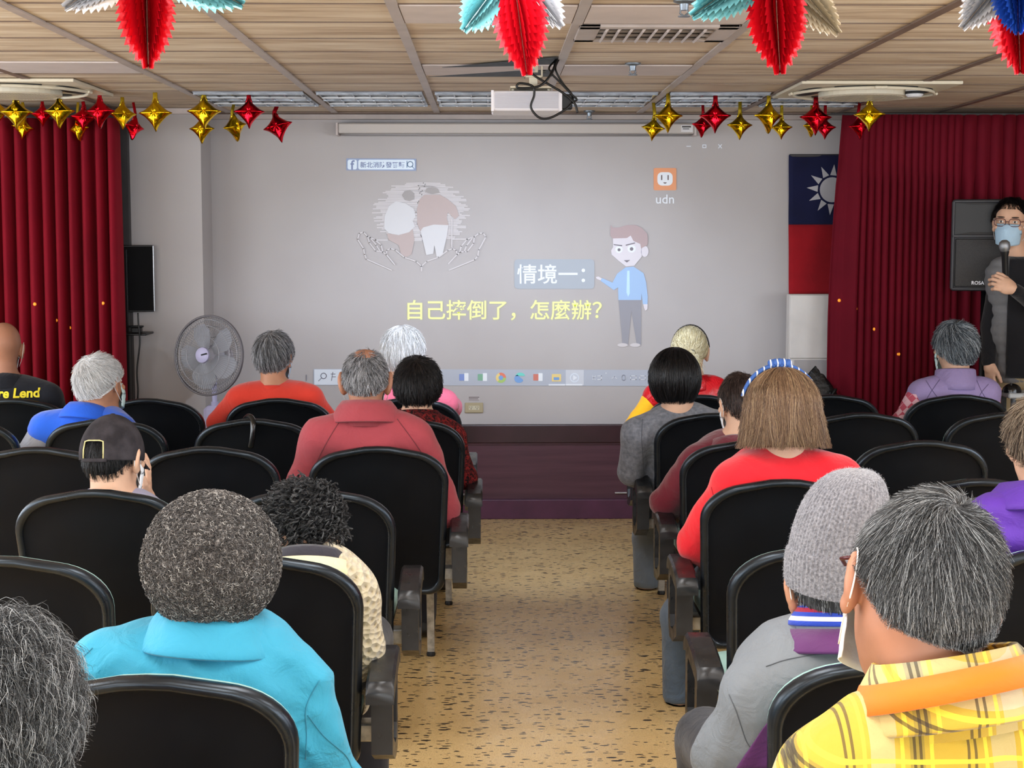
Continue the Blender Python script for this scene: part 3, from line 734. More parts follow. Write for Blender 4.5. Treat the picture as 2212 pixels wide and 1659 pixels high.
MB().rbox((-.03, -.02, 1.5), (.03, .02, tc[2]+.1), .003).build('mount_plate', m_blackp, stand)
cable('television_cable', [(298, 676, 8.2), (299, 700, 8.2), (302, 740, 8.2), (296, 800, 8.2), (298, 850, 8.2), (293, 905, 8.2)], 'thin black cable hanging from the television down past the stand', .0045)

# ================================================================== STANDING FAN
FNY = 8.05
hp = at(450, 768, FNY)
fan = empty('standing_fan', (hp[0], FNY+.16, 0), 'grey standing fan with wire cage in front of the white pillar', 'fan')
m_fan = plain('grey_fan_plastic', (196, 192, 204), .45); m_fan2 = plain('lilac_fan_plastic', (186, 182, 214), .4)
m_wire = plain('cage_wire', (150, 150, 154), .35, .4); m_blade = plain('grey_blade', (158, 160, 168), .35)
M0 = Matrix.Translation((0, -.16, hp[2])) @ Matrix.Rotation(math.radians(-24), 4, 'Z') @ Matrix.Rotation(math.radians(-6), 4, 'X') @ Matrix.Rotation(R90, 4, 'X')   # +Z of the fan frame looks to the room
RC = .208
def ring(mb, r, z, w, n=48): mb.tube([tuple(M0 @ Vector((r*math.cos(2*math.pi*k/n), r*math.sin(2*math.pi*k/n), z))) for k in range(n)], w, 6, closed=True)
rim = MB(); ring(rim, RC, 0, .006); ring(rim, RC-.001, -.012, .004); rim.build('cage_rim', plain('rim_grey', (104, 100, 104), .4), fan, smooth=True)
for sgn, nm in ((1, 'front_cage'), (-1, 'rear_cage')):
    cg = MB(); nw = 84
    for k in range(nw):
        a = 2*math.pi*k/nw; pts = []
        for s in range(7):
            r = .045+(RC-.045)*s/6; z = sgn*(.055*(1-(r/RC)**4)) - (.01 if sgn < 0 else 0)
            aa = a + .10*(1-s/6)
            pts.append(tuple(M0 @ Vector((r*math.cos(aa), r*math.sin(aa), z))))
        cg.tube(pts, .0011, 3, cap=False)
    for r in (.10, .155, .188): ring(cg, r, sgn*(.055*(1-(r/RC)**4)) - (.01 if sgn < 0 else 0), .0016)
    cg.build(nm, m_wire, fan, smooth=True)
MB().lathe([(.0, .066), (.03, .065), (.040, .058), (.042, .046), (.0, .046)], 32, M0).build('hub_badge', m_fan2, fan, smooth=True, auto=40)
mk = MB().box((0, -.004, .0655), (.036, .004, .0675), M=M0 @ Matrix.Rotation(math.radians(14), 4, 'Z')).build('badge_mark', m_dark, fan)
for k in range(5):
    a0 = 2*math.pi*k/5 + .35
    pts = []; n = 14
    fr = [(-.02, .03), (-.055, .07), (-.075, .12), (-.06, .165), (-.02, .176), (.03, .165), (.055, .13), (.045, .08), (.02, .035)]
    vs = []
    for (tx, r) in fr:
        p = Vector((tx, r, -.002 + tx*.32)); vs.append(M0 @ Matrix.Rotation(a0, 4, 'Z') @ p)
    nrm = (M0.to_3x3() @ Vector((0, 0, 1)))
    bl = MB().prism([tuple(v) for v in vs], tuple(-nrm*.003)); bl.build('blade', m_blade, fan, bevel=.001)
MB().lathe([(0, -.16), (.05, -.16), (.062, -.14), (.062, -.06), (.04, -.04), (.03, .03), (0, .03)], 28, M0).build('motor_housing', m_fan, fan, smooth=True, auto=40)
pm = MB().tube([(0, .0, .03), (0, .0, hp[2]-.26)], .020, 14).tube([(0, 0, .5), (0, 0, hp[2]-.06)], .014, 12)
pm.build('pole', m_fan2, fan, smooth=True)
MB().rbox((-.055, -.05, hp[2]-.46), (.055, .05, hp[2]-.28), .02).build('control_box', m_fan2, fan)
MB().lathe([(0, 0), (.20, 0), (.205, .012), (.19, .03), (.06, .05), (.03, .06), (0, .06)], 40).build('base', m_fan, fan, smooth=True, auto=40)

# ================================================================== STAR BALLOONS
def foil(name, c, r=.16):
    t = NT(name); t.set(c, r, 1.0); t.bump(t.noise(30, 2, dist=.8), .14, .012); return t.m
m_gold = foil('gold_foil', (232, 186, 26)); m_red = foil('red_foil', (214, 18, 36))
m_gold_tail = plain('gold_ribbon', (220, 190, 50), .25, .8); m_red_tail = plain('red_ribbon', (190, 20, 36), .25, .8)
def star_mesh(nm, mat):
    n, m = 96, 12; v = []; p = .555
    for s in (1, -1):
        for j in range(m+1):
            rho = j/m
            for i in range(n):
                a = 2*math.pi*i/n
                e_ = .0012; R = ((math.cos(a)**2+e_)**(p/2)+(math.sin(a)**2+e_)**(p/2))**(-1/p)
                R = .15*.95*R + .012
                # side tips shorter than the top and bottom tips
                x = R*rho*math.cos(a)*.98; zz = R*rho*math.sin(a)*1.08
                th = .052*math.sqrt(max(0, 1-rho**2.1))*(1+.05*math.cos(4*a))
                pk = .0012*math.sin(a*46)*rho**6
                zz = zz*.80 if zz > 0 else zz
                v.append((x, s*(th+pk*1.0), zz))
    q = []
    for s in (0, 1):
        o = s*(m+1)*n
        for j in range(m):
            for i in range(n):
                a_, b_ = o+j*n+i, o+j*n+(i+1) % n; c_, d_ = o+(j+1)*n+(i+1) % n, o+(j+1)*n+i
                q.append((a_, b_, c_, d_) if s else (a_, d_, c_, b_))
    return mesh_np(nm, np.array(v), np.array(q), [mat])
star_me = {'g': star_mesh('gold_star', m_gold), 'r': star_mesh('red_star', m_red)}
# (px, py, size px half-height, colour, depth, turn, roll, label)
STARS = [
 (35, 242, 48, 'g', 7.5, 8, 0, 'gold star balloon nearest the left edge of the photo, front row'),
 (50, 275, 33, 'g', 8.05, 25, 8, 'small gold star balloon half hidden behind the first gold star on the left'),
 (92, 246, 34, 'r', 8.0, 10, 0, 'red star balloon behind, between the first two front gold stars on the left'),
 (128, 240, 47, 'g', 7.5, -6, 0, 'gold star balloon second from the left edge in the front row'),
 (170, 278, 34, 'g', 8.05, -20, -6, 'small gold star balloon hanging low under the first red front star'),
 (180, 253, 38, 'r', 8.0, 15, 4, 'red star balloon half hidden behind the front red star on the left'),
 (216, 240, 47, 'r', 7.5, -10, 0, 'large red star balloon in the front row between two gold ones on the left'),
 (265, 246, 42, 'g', 7.75, 32, 0, 'crinkled gold star balloon just right of the large red front star'),
 (289, 274, 36, 'r', 8.05, 50, 10, 'red star balloon hanging low against the dark post'),
 (336, 244, 50, 'g', 7.5, -4, 0, 'large gold star balloon hanging alone in front of the grey pillar'),
 (441, 240, 50, 'g', 7.5, 6, 0, 'large gold star balloon, upper one of the gold pair at the pillar corner'),
 (436, 278, 40, 'g', 7.95, -14, 0, 'gold star balloon, lower one of the gold pair at the pillar corner'),
 (507, 272, 42, 'g', 8.05, 48, -12, 'narrow gold star balloon turned edgewise just left of the last red stars'),
 (538, 241, 46, 'r', 7.5, 5, 0, 'red star balloon hanging high at the right end of the left row'),
 (600, 272, 46, 'r', 8.2, -12, -14, 'red star balloon hanging lowest, last on the right of the left row'),
 (1443, 250, 46, 'g', 7.5, 10, 0, 'large gold star balloon, first of the right row beside the projector'),
 (1411, 276, 36, 'g', 8.0, -15, 6, 'small gold star balloon at the far left of the right row, hanging low'),
 (1545, 250, 47, 'r', 7.5, -8, 0, 'large red star balloon second in the right front row'),
 (1517, 270, 34, 'r', 8.0, 20, 4, 'small red star balloon half hidden behind the large red one over the screen case'),
 (1598, 270, 40, 'g', 7.9, 10, 0, 'gold star balloon hanging low between the red and gold front stars on the right'),
 (1660, 250, 48, 'g', 7.5, 24, 0, 'large gold star balloon in the middle of the right row'),
 (1688, 275, 33, 'g', 8.0, -20, 0, 'small gold star balloon tucked behind the middle gold star of the right row'),
 (1762, 253, 49, 'r', 7.5, 5, 0, 'large red star balloon in front of the curtain corner on the right'),
 (1752, 272, 30, 'g', 8.0, 30, 0, 'small gold star balloon mostly hidden behind the red star at the curtain corner'),
 (1782, 275, 33, 'r', 8.0, -10, 0, 'small red star balloon behind the large red star at the curtain corner'),
 (1878, 247, 46, 'g', 7.4, -18, 0, 'gold star balloon last on the right, in front of the crimson curtain'),
 (1856, 272, 36, 'r', 7.95, 15, -5, 'red star balloon behind the last gold star on the right curtain'),
 (-8, 240, 42, 'g', 7.7, 20, 0, 'gold star balloon cut off by the left edge of the photo'),
]
for (px, py, sz, c, Y, turn, roll, lb) in STARS:
    p = at(px, py, Y); k = sz*Y/3320/.162
    root = empty('star_balloon', tuple(p), lb, 'balloon', 'foil star balloons hanging in two rows', (0, math.radians(roll), math.radians(turn)))
    o = link('balloon_body', star_me[c], root); o.scale = (k, k, k)
    top = CEIL_Z-.004-p[2]; tz = .085*k
    M = root.matrix_basis.inverted() if False else (Matrix.Rotation(math.radians(turn), 4, 'Z') @ Matrix.Rotation(math.radians(roll), 4, 'Y')).inverted()
    e = M @ Vector((0, 0, top))
    if top > tz:
        w = .017
        pts = [(0, 0, tz-.03*k), (0, 0, tz), (0, 0, tz+.3*(top-tz)), tuple(e)]
        MB().tube(pts, [.030*k, .022*k, .017*k, .016*k], 10, flat=(1, .4)).build('neck_ribbon', m_gold_tail if c == 'g' else m_red_tail, root, smooth=True)

# ================================================================== FOIL FLOWER DECORATIONS
def foil2(name, c):
    t = NT(name); t.set(c, .24, .45, .8); t.bump(t.noise(45, 2), .3, .006); return t.m
FC = {'red': foil2('red_tinsel', (226, 20, 40)), 'teal': foil2('teal_tinsel', (136, 206, 212)), 'silver': foil2('silver_tinsel', (220, 222, 228)), 'blue': foil2('blue_tinsel', (40, 90, 200)), 'cream': foil2('cream_tinsel', (226, 214, 190))}
def petal(L, Wd, nb, rng):
    """honeycomb leaf: blades with saw-tooth edges set around an axis running along -Z"""
    v = []; q = []
    nt = 13
    for b in range(nb):
        a = 2*math.pi*b/nb + rng.uniform(-.08, .08); ca, sa = math.cos(a), math.sin(a)
        wob = rng.uniform(.62, 1.08)
        prev = None
        for k in range(nt*2+1):
            s = k/(nt*2)
            w = Wd*wob*(math.sin(math.pi*min(1, (s*.86+.14)))**.75)
            if k % 2 == 0: w *= .78
            zz = -L*s - (.018 if k % 2 else 0)
            zin = -L*s
            tw = .25*math.sin(3*s+b)
            c2, s2 = math.cos(a+tw*.4), math.sin(a+tw*.4)
            n0 = len(v)
            v += [(ca*.002, sa*.002, zin), (c2*w*.55, s2*w*.55, zin-.004), (c2*w, s2*w, zz)]
            if prev is not None: q += [(prev, prev+1, n0+1, n0), (prev+1, prev+2, n0+2, n0+1)]
            prev = n0
    return np.array(v), np.array(q)
def decoration(px, py, Y, petals, label, seed):
    rng = np.random.RandomState(seed)
    c = at(px, py, Y)
    root = empty('foil_flower', tuple(c), label, 'decoration', 'foil flower decorations hanging from the ceiling')
    for col, dx, dz, dy, L, Wd in petals:
        d = Vector((dx, dy, dz)).normalized()
        R = Vector((0, 0, -1)).rotation_difference(d).to_matrix()
        v, q = petal(L, Wd, 24, rng)
        v = np.array([tuple(R @ Vector(p)) for p in v]) + np.array(d*.015)
        link('petal', mesh_np('petal', v, q, [FC[col]], smooth=False), root)
    MB().tube([(0, 0, 0), (0, 0, CEIL_Z-c[2]-.003)], .0018, 5).build('string', m_cream, root)
    MB().lathe([(0, -.02), (.018, -.01), (.02, 0), (.018, .01), (0, .02)], 12).build('centre_knot', FC['silver'], root, smooth=True)
decoration(315, -95, 3.4, [('red', .0, -1, 0, .215, .066), ('teal', .86, -.42, .1, .205, .06), ('silver', -.86, -.50, .1, .19, .06), ('teal', .3, .6, .75, .18, .055), ('silver', -.4, .7, -.6, .18, .055)], 'red, teal and silver foil flower hanging at the top left', 1)
decoration(1106, -75, 3.7, [('red', .14, -1, 0, .235, .075), ('teal', -.62, -.80, .1, .165, .06), ('silver', .66, -.78, .1, .160, .05), ('teal', -.4, .8, .4, .18, .055), ('red', .6, .7, -.3, .18, .055)], 'red and teal foil flower hanging above the projector', 2)
decoration(1672, -90, 3.4, [('red', .07, -1, 0, .225, .072), ('teal', -.80, -.55, .1, .19, .06), ('cream', .70, -.74, .1, .195, .055), ('teal', -.3, .8, .5, .18, .055), ('silver', .5, .7, -.5, .18, .055)], 'red foil flower with teal and cream petals, between projector and right edge', 3)
decoration(2196, -80, 3.4, [('red', .12, -1, .15, .215, .066), ('blue', -.10, -1, -.45, .15, .055), ('silver', -.62, -.8, .2, .15, .045), ('blue', .8, .3, 0, .18, .06)], 'blue, red and silver foil flower cut off by the top right corner', 4)

# ================================================================== LOUDSPEAKER
LY = 7.90
a, b = at(2060, 430, LY), at(2200, 629, LY)
lc = ((a[0]+b[0])/2, LY, b[2])
ls = empty('loudspeaker', lc, 'black loudspeaker cabinet on a pole behind the standing speaker', 'loudspeaker', None, (0, 0, math.radians(-17)))
hw = (b[0]-a[0])/2; Hs = a[2]-b[2]
m_box = plain('speaker_plastic', (40, 40, 44), .5, var=.1, bump=.2, bscale=300, bdist=.001); m_horn = plain('horn_black', (18, 18, 20), .4)
m_gril = NT('speaker_grille'); vv = m_gril.N('ShaderNodeTexVoronoi', {'Vector': m_gril.obj(), 'Scale': 260.0}); m_gril.set(m_gril.ramp(vv.outputs[0], [(0.2, (16, 16, 18)), (0.5, (46, 44, 44))]), .6); m_gril = m_gril.m
MB().rbox((-hw, 0, 0), (hw, .26, Hs), .014).build('cabinet', m_box, ls)
fr = MB(); e = .018
fr.rbox((-hw+.004, -.012, .004), (-hw+e, .004, Hs-.004), .004); fr.rbox((hw-e, -.012, .004), (hw-.004, .004, Hs-.004), .004)
fr.rbox((-hw+.004, -.012, Hs-e), (hw-.004, .004, Hs-.004), .004); fr.rbox((-hw+.004, -.012, .004), (hw-.004, .004, e), .004)
zs = Hs*.60; fr.rbox((-hw+.004, -.012, zs-.008), (hw-.004, .004, zs+.008), .004)
fr.build('front_frame', plain('frame_charcoal', (62, 62, 66), .45), ls)
hn = MB(); x0, x1, z0, z1 = -hw+e, hw-e, zs+.008, Hs-e
ix0, ix1, iz0, iz1 = -.035, .035, (z0+z1)/2-.02, (z0+z1)/2+.02
o4 = [(x0, -.004, z0), (x1, -.004, z0), (x1, -.004, z1), (x0, -.004, z1)]; i4 = [(ix0, .12, iz0), (ix1, .12, iz0), (ix1, .12, iz1), (ix0, .12, iz1)]
m4 = [(x0*.55, -.0015, z0+.012), (x1*.55, -.0015, z0+.012), (x1*.55, -.0015, z1-.01), (x0*.55, -.0015, z1-.01)]
def sh_(p, y): return (p[0], y, p[2])
hn.add([sh_(p, -.0035) for p in o4]+[sh_(p, -.0022) for p in m4], [(0, 1, 5, 4), (1, 2, 6, 5), (2, 3, 7, 6), (3, 0, 4, 7), (4, 5, 6, 7)])
hn.build('horn', m_horn, ls)
MB().rbox((-hw+e+.004, -.006, e+.004), (hw-e-.004, .001, zs-.014), .004).build('grille', m_gril, ls)
v, f = text_mesh('ROSA', 1.0, .01); vv = np.array(v); vv[:, :2] -= vv[:, :2].min(0); k = .018/vv[:, 1].max()
big = vv.copy(); big[:, :2] *= k
MB().add([(-hw+.108+p[0], -.0085, .034+p[1]) for p in big], f).build('brand_letters', plain('silver_letters', (225, 225, 230), .35, .3), ls)
MB().tube([(0, .14, -lc[2]+.02), (0, .14, .01)], .017, 12).build('stand_pole', m_blackp, ls, smooth=True)
lg = [MB().tube([(0, .14, -lc[2]+.40), (.20*math.cos(t_), .14+.16*math.sin(t_), -lc[2]+.012)], .011, 8).build('stand_leg', m_blackp, ls, smooth=True) for t_ in (.2, 2.3, 4.4)]

# ================================================================== AUDITORIUM CHAIRS
t = NT('chair_shell_plastic'); sc = t.noise(9, 5, dist=.6); t.set(t.ramp(t.noise(3, 3), [(.35, (7, 9, 13)), (.75, (13, 16, 21))]), t.val(sc, [(.35, .5), (.7, .65)]), 0, .12)
t.bump(t.noise(420, 2), .10, .001); m_shell = t.m
t = NT('chair_rim_plastic'); t.set(t.ramp(t.noise(24, 4), [(.35, (12, 14, 18)), (.8, (26, 30, 35))]), t.val(t.noise(16, 4), [(.3, .24), (.75, .40)]), 0, .5); t.bump(t.noise(20, 2), .08, .004); t.b.inputs['Specular Tint'].default_value = (.72, .86, 1, 1); m_rimc = t.m
m_arm = NT('armrest_plastic'); m_arm.set(m_arm.ramp(m_arm.noise(12, 5), [(.35, (20, 21, 23)), (.65, (36, 38, 41)), (.85, (72, 74, 78))]), m_arm.val(m_arm.noise(30, 3), [(.3, .25), (.7, .45)]), 0, .5); m_arm = m_arm.m
m_teal = plain('teal_seat_vinyl', (150, 186, 180), .5, var=.06)
m_leg = plain('pale_grey_leg_metal', (168, 168, 164), .4, .35, var=.2, vscale=30)
BW, BZ0, BZ1, TILT = .25, .315, .865, math.radians(13)
def back_outline(inset=0.0):
    h = (BZ1-BZ0)/math.cos(TILT); pts = []
    wt, wb = BW-inset, BW*.93-inset
    rt, rb = .15-inset*.6, .055-inset*.4
    z1, z0 = h-inset, inset
    def arc(cx, cz, rx, rz, a0, a1, n=9):
        return [(cx+rx*math.cos(math.radians(a0+(a1-a0)*k/n)), cz+rz*math.sin(math.radians(a0+(a1-a0)*k/n))) for k in range(n+1)]
    pts += arc(wb-rb, z0+rb, rb, rb, -90, 0)
    pts += [(wb+(wt-wb)*.5, h*.45)]
    pts += arc(wt-rt, z1-rt*.82, rt, rt*.82, 0, 78)
    pts += [(wt*.18, z1+.014), (0, z1+.016), (-wt*.18, z1+.014)]
    pts += arc(-wt+rt, z1-rt*.82, rt, rt*.82, 102, 180)
    pts += [(-(wb+(wt-wb)*.5), h*.45)]
    pts += arc(-wb+rb, z0+rb, rb, rb, 180, 270)
    return pts
TOP_H = (BZ1-BZ0)/math.cos(TILT)
def bk(u, y, w):
    # local back frame -> chair frame: the top of the back at y=0, leaning to -Y
    bow = -.030*(1-(u/BW)**2) * 1.0
    yy = y+bow+.03
    hz = w; z = BZ0 + hz*math.cos(TILT) + yy*math.sin(TILT)*.0
    return (u, (TOP_H-hz)*math.sin(TILT)+yy-.03, z)
def loft(rings, cap0=True, cap1=True):
    n = len(rings[0]); v = [p for r in rings for p in r]; f = []
    for i in range(len(rings)-1):
        for j in range(n): f.append((i*n+j, i*n+(j+1) % n, (i+1)*n+(j+1) % n, (i+1)*n+j))
    if cap0: f.append(tuple(range(n))[::-1])
    if cap1: f.append(tuple((len(rings)-1)*n+j for j in range(n)))
    return v, f
def mesh_of(mb, name, mat, smooth=True, auto=35):
    me = bpy.data.meshes.new(name); me.from_pydata(mb.v, [], mb.f); me.materials.append(mat)
    me.polygons.foreach_set('use_smooth', [smooth]*len(mb.f)); me.update(); me.validate()
    if smooth and auto: me.set_sharp_from_angle(angle=math.radians(auto))
    return me
def chair_meshes():
    R = {}
    # rim
    prof = [(0.0, .018), (-.001, .006), (.001, -.008), (.006, -.015), (.014, -.017), (.021, -.013), (.024, -.005)]
    rings = [[bk(u, y, w) for u, w in back_outline(i)] for i, y in prof]
    v, f = loft(rings, True, False); R['back_rim'] = mesh_of(MB().add(v, [q[::-1] for q in f]), 'back_rim', m_rimc, auto=60)
    # recessed rear panel : rings shrinking to the middle
    rings = []
    for i, y in ((.0235, -.004), (.028, -.0015), (.06, -.0015), (.11, -.003), (.17, -.006), (.225, -.008)):
        rings.append([bk(u*1.0, y, w) for u, w in back_outline(min(i, .03))] if i < .04 else None)
    o0 = back_outline(.028); cx, cz = 0, TOP_H*.5
    rings = [r for r in rings if r] + [[bk(u*s, -.002-.004*(1-s), cz+(w-cz)*s) for u, w in o0] for s in (.8, .55, .3, .08)]
    v, f = loft(rings, False, True); R['back_panel'] = mesh_of(MB().add(v, [q[::-1] for q in f]), 'back_panel', m_shell, auto=50)
    # front cushion, teal edge flush with the shell
    rings = []
    for i, y in ((.003, .018), (.0015, .026), (.006, .044), (.022, .058), (.06, .064)):
        rings.append([bk(u, y, w) for u, w in back_outline(min(i, .06))])
    v, f = loft(rings, True, True); R['back_cushion'] = mesh_of(MB().add(v, f), 'back_cushion', m_teal, auto=60)
    # seat
    st = MB()
    def seat_ring(z, ins):
        x, y0, y1, r = .228-ins, .125+ins, .565-ins, .06
        return [(px, py, z) for px, py in rr(-x, y0, x, y1, r)]
    v, f = loft([seat_ring(z, i) for z, i in ((.41, .004), (.425, 0), (.45, 0), (.462, .012), (.468, .05))]); R['seat_cushion'] = mesh_of(MB().add(v, f), 'seat_cushion', m_teal, auto=60)
    v, f = loft([seat_ring(z, i) for z, i in ((.375, .05), (.382, .012), (.398, .004), (.412, .002))]); R['seat_pan'] = mesh_of(MB().add(v, f), 'seat_pan', m_shell, auto=60)
    R['beam'] = mesh_of(MB().rbox((-.30, .30, .325), (.30, .36, .372), .004).box((-.20, .18, .35), (-.17, .50, .376)).box((.17, .18, .35), (.20, .50, .376)), 'beam', m_leg, False)
    for s, nm in ((1, 'R'), (-1, 'L')):
        a = MB(); x = s*.287; w = .034
        # padded top: from the rear block forward
        path = [(.035, .535), (.05, .558), (.12, .572), (.22, .586), (.285, .585), (.315, .560)]
        top = []; bot = []
        v = []; 
        for (yy, zz), th in zip(path, (.030, .046, .046, .044, .044, .03)):
            for dx, dz in ((-w, -.008), (-w*.8, 0), (w*.8, 0), (w, -.008), (w, -th), (-w, -th)): v.append((x+dx, yy, zz+dz))
        f = []
        for i in range(len(path)-1):
            for j in range(6): f.append((i*6+j, i*6+(j+1) % 6, i*6+6+(j+1) % 6, i*6+6+j))
        f += [tuple(range(6))[::-1], tuple(30+j for j in range(6))]
        a.add(v, f)
        R['armrest'+nm] = mesh_of(a, 'armrest', m_arm, True, 40)
        p = MB(); w2 = .026
        # side frame: front post down, sole, rear strut and a thin web
        outer = [(.10, .535), (.305, .555), (.325, .52), (.318, .36), (.29, .31), (.20, .315), (.10, .36)]
        inner = [(.14, .505), (.275, .52), (.285, .50), (.280, .385), (.26, .35), (.205, .355), (.14, .39)]
        n = len(outer); vv = [(x-w2, y, z) for y, z in outer]+[(x+w2, y, z) for y, z in outer]+[(x-w2, y, z) for y, z in inner]+[(x+w2, y, z) for y, z in inner]
        ff = []
        for i in range(n):
            j = (i+1) % n
            ff += [(i, j, n+j, n+i), (2*n+j, 2*n+i, 3*n+i, 3*n+j), (i, 2*n+i, 2*n+j, j), (n+j, 3*n+j, 3*n+i, n+i)]
        p.add(vv, ff); p.prism([(x-.006, y, z) for y, z in inner], (.012, 0, 0))
        R['side_frame'+nm] = mesh_of(p, 'side_frame', m_arm, False)
    l = MB()
    l.prism([(.155, .31, .33), (.185, .31, .33), (.185, .40, .33), (.155, .40, .33)], (0, 0, -.02))
    l.prism([(.157, .325, .32), (.157, .365, .32), (.157, .435, .02), (.157, .40, .02)], (.027, 0, 0))
    R['leg'] = mesh_of(l, 'leg', m_leg, False)
    R['leg_foot'] = mesh_of(MB().lathe([(0, 0), (.016, 0), (.018, .008), (.012, .024), (0, .024)], 14, Matrix.Translation((.17, .418, 0))), 'leg_foot', m_blackp)
    return R
CH = chair_meshes()
def mirror_x(me, nm):
    m2 = me.copy(); m2.name = nm; m2.transform(Matrix.Scale(-1, 4, (1, 0, 0))); m2.flip_normals(); return m2
CH['legL'] = mirror_x(CH['leg'], 'leg'); CH['leg_footL'] = mirror_x(CH['leg_foot'], 'leg_foot')
def make_chair(side):
    root = bpy.data.objects.new('auditorium_chair', None); COL.objects.link(root); root.empty_display_size = .1
    for nm in ('back_rim', 'back_panel', 'back_cushion', 'seat_cushion', 'seat_pan', 'beam'): link(nm, CH[nm], root)
    a = link('armrest', CH['armrest'+side], root); link('side_frame', CH['side_frame'+side], root)
    for sd in (('leg', 'leg_foot'), ('legL', 'leg_footL')):
        l = link('leg', CH[sd[0]], root); link('leg_foot', CH[sd[1]], l)
    return root
def copy_tree(o, parent=None):
    c = o.copy(); COL.objects.link(c); c.parent = parent
    for ch in [x for x in bpy.data.objects if x.parent is o]: copy_tree(ch, c)
    return c
ROWL = {1: 7.05, 2: 6.25, 3: 5.42, 4: 4.50, 5: 3.55, 6: 2.57, 7: 1.62}
ROWR = {1: 7.17, 2: 6.43, 3: 5.55, 4: 4.66, 5: 3.66, 6: 2.67, 7: 1.66}
CHAIRS = [
 ('L', 1, 30, 'black auditorium chair holding the bald man in the black jacket, front row left'),
 ('L', 1, 322, 'empty black front-row chair in front of the standing fan'),
 ('L', 1, 602, 'black front-row chair behind the person in the orange-red sweater'),
 ('L', 1, 880, 'black front-row aisle chair half hidden by the dark floral lady'),
 ('L', 2, -98, 'black chair cut off by the left edge, second row'),
 ('L', 2, 225, 'black chair holding the white-haired person in blue fleece'),
 ('L', 2, 548, 'empty black chair with a black umbrella handle hooked over its back'),
 ('L', 2, 872, 'black second-row aisle chair holding the lady in dark red floral'),
 ('L', 3, 81, 'empty black chair at the left edge with a shiny spot near its rim, third row'),
 ('L', 3, 448, 'empty black chair between the cap wearer and the maroon jacket man'),
 ('L', 3, 815, 'black aisle chair behind the maroon jacket man, its rim worn at the top'),
 ('L', 4, 205, 'black chair directly behind the man in the dark baseball cap'),
 ('L', 4, 668, 'empty black aisle chair in front of the curly-haired lady'),
 ('L', 5, -8, 'empty black chair in front of the grey hair in the bottom left corner'),
 ('L', 5, 545, 'black aisle chair holding the curly-haired lady in cream knitwear'),
 ('L', 6, 307, 'nearest black chair on the left, behind the turquoise jacket'),
 ('R', 1, 1512, 'black front-row chair hidden behind the grey sweater lady on the right'),
 ('R', 1, 1790, 'empty black front-row chair below the white cabinet and black bag'),
 ('R', 1, 2070, 'black front-row chair behind the lady in the lavender vest'),
 ('R', 2, 1543, 'black aisle chair behind the lady in the grey sweater'),
 ('R', 2, 1862, 'empty black second-row chair right of the brown bob'),
 ('R', 2, 2172, 'empty second-row chair at the right edge, behind the lavender lady'),
 ('R', 3, 1620, 'black aisle chair behind the boy in the maroon hoodie'),
 ('R', 3, 1995, 'empty black chair directly in front of the big grey-haired head on the right'),
 ('R', 4, 1695, 'black aisle chair behind the lady in the red sweater'),
 ('R', 4, 2120, 'empty black chair between the plaid shirt man and the purple jacket'),
 ('R', 5, 1805, 'empty black aisle chair in front of the man in the grey knit cap'),
 ('R', 5, 2349, 'black chair at the right edge behind the purple puffer jacket'),
 ('R', 6, 1985, 'nearest black chair on the right, behind the grey jacket'),
 ('R', 7, 2052, 'black chair under the man in the yellow plaid shirt, below the photo edge'),
 ('L', 7, -40, 'black chair under the person in the bottom left corner, below the photo edge'),
]
protoL, protoR = make_chair('R'), make_chair('L'); first = {'L': True, 'R': True}
CX = {}
for side, row, cpx, lb in CHAIRS:
    Y = (ROWL if side == 'L' else ROWR)[row]
    X = at(cpx, 900, Y)[0]; CX[(side, row, cpx)] = X
    pr = protoL if side == 'L' else protoR
    r = pr if first[side] else copy_tree(pr); first[side] = False
    r.location = (X, Y, 0)
    tag(r, lb, 'chair', 'black auditorium chairs in rows either side of the aisle')

# paper stickers inside two aisle armrests on the right
m_stk = plain('worn_paper_sticker', (206, 204, 196), .7, var=.1, vscale=60)
for r in [o for o in bpy.data.objects if o.name.startswith('auditorium_chair') and o.get('label', '') in ('black aisle chair behind the lady in the grey sweater', 'black aisle chair behind the lady in the red sweater')]:
    link('sticker', mesh_of(MB().rbox((-.284, .288, .40), (-.268, .2895, .47), .0005, M=Matrix.Translation((0, -.011, 0))), 'sticker', m_stk, False), r)

# ================================================================== UMBRELLA, BAG, DESK, MOUSE
UY = 6.25
pts = [at(541, 966, UY-.05), at(545, 945, UY-.055), at(547, 918, UY-.05), at(545, 906, UY-.03), at(538, 900, UY), at(531, 906, UY+.05), at(529, 920, UY+.11), at(529, 940, UY+.14)]
ub = empty('umbrella', tuple(pts[-1]), 'black umbrella hooked by its curved handle over an empty chair back', 'umbrella')
uo = np.array(ub.location)
m_hnd = plain('glossy_black_handle', (16, 17, 19), .2, 0, .6)
MB().tube(smooth_path([tuple(p-uo) for p in pts], 6), .0125, 12).build('handle', m_hnd, ub, smooth=True)
MB().tube([(0, 0, .0), (0, .03, -.12), (0, .06, -.45)], .006, 8).build('shaft', m_steel, ub, smooth=True)
MB().tube([(0, .02, -.10), (0, .025, -.16), (0, .04, -.3), (0, .06, -.50)], [.010, .026, .020, .006], 12).build('canopy', cloth('black_nylon', (18, 18, 20)), ub, smooth=True)

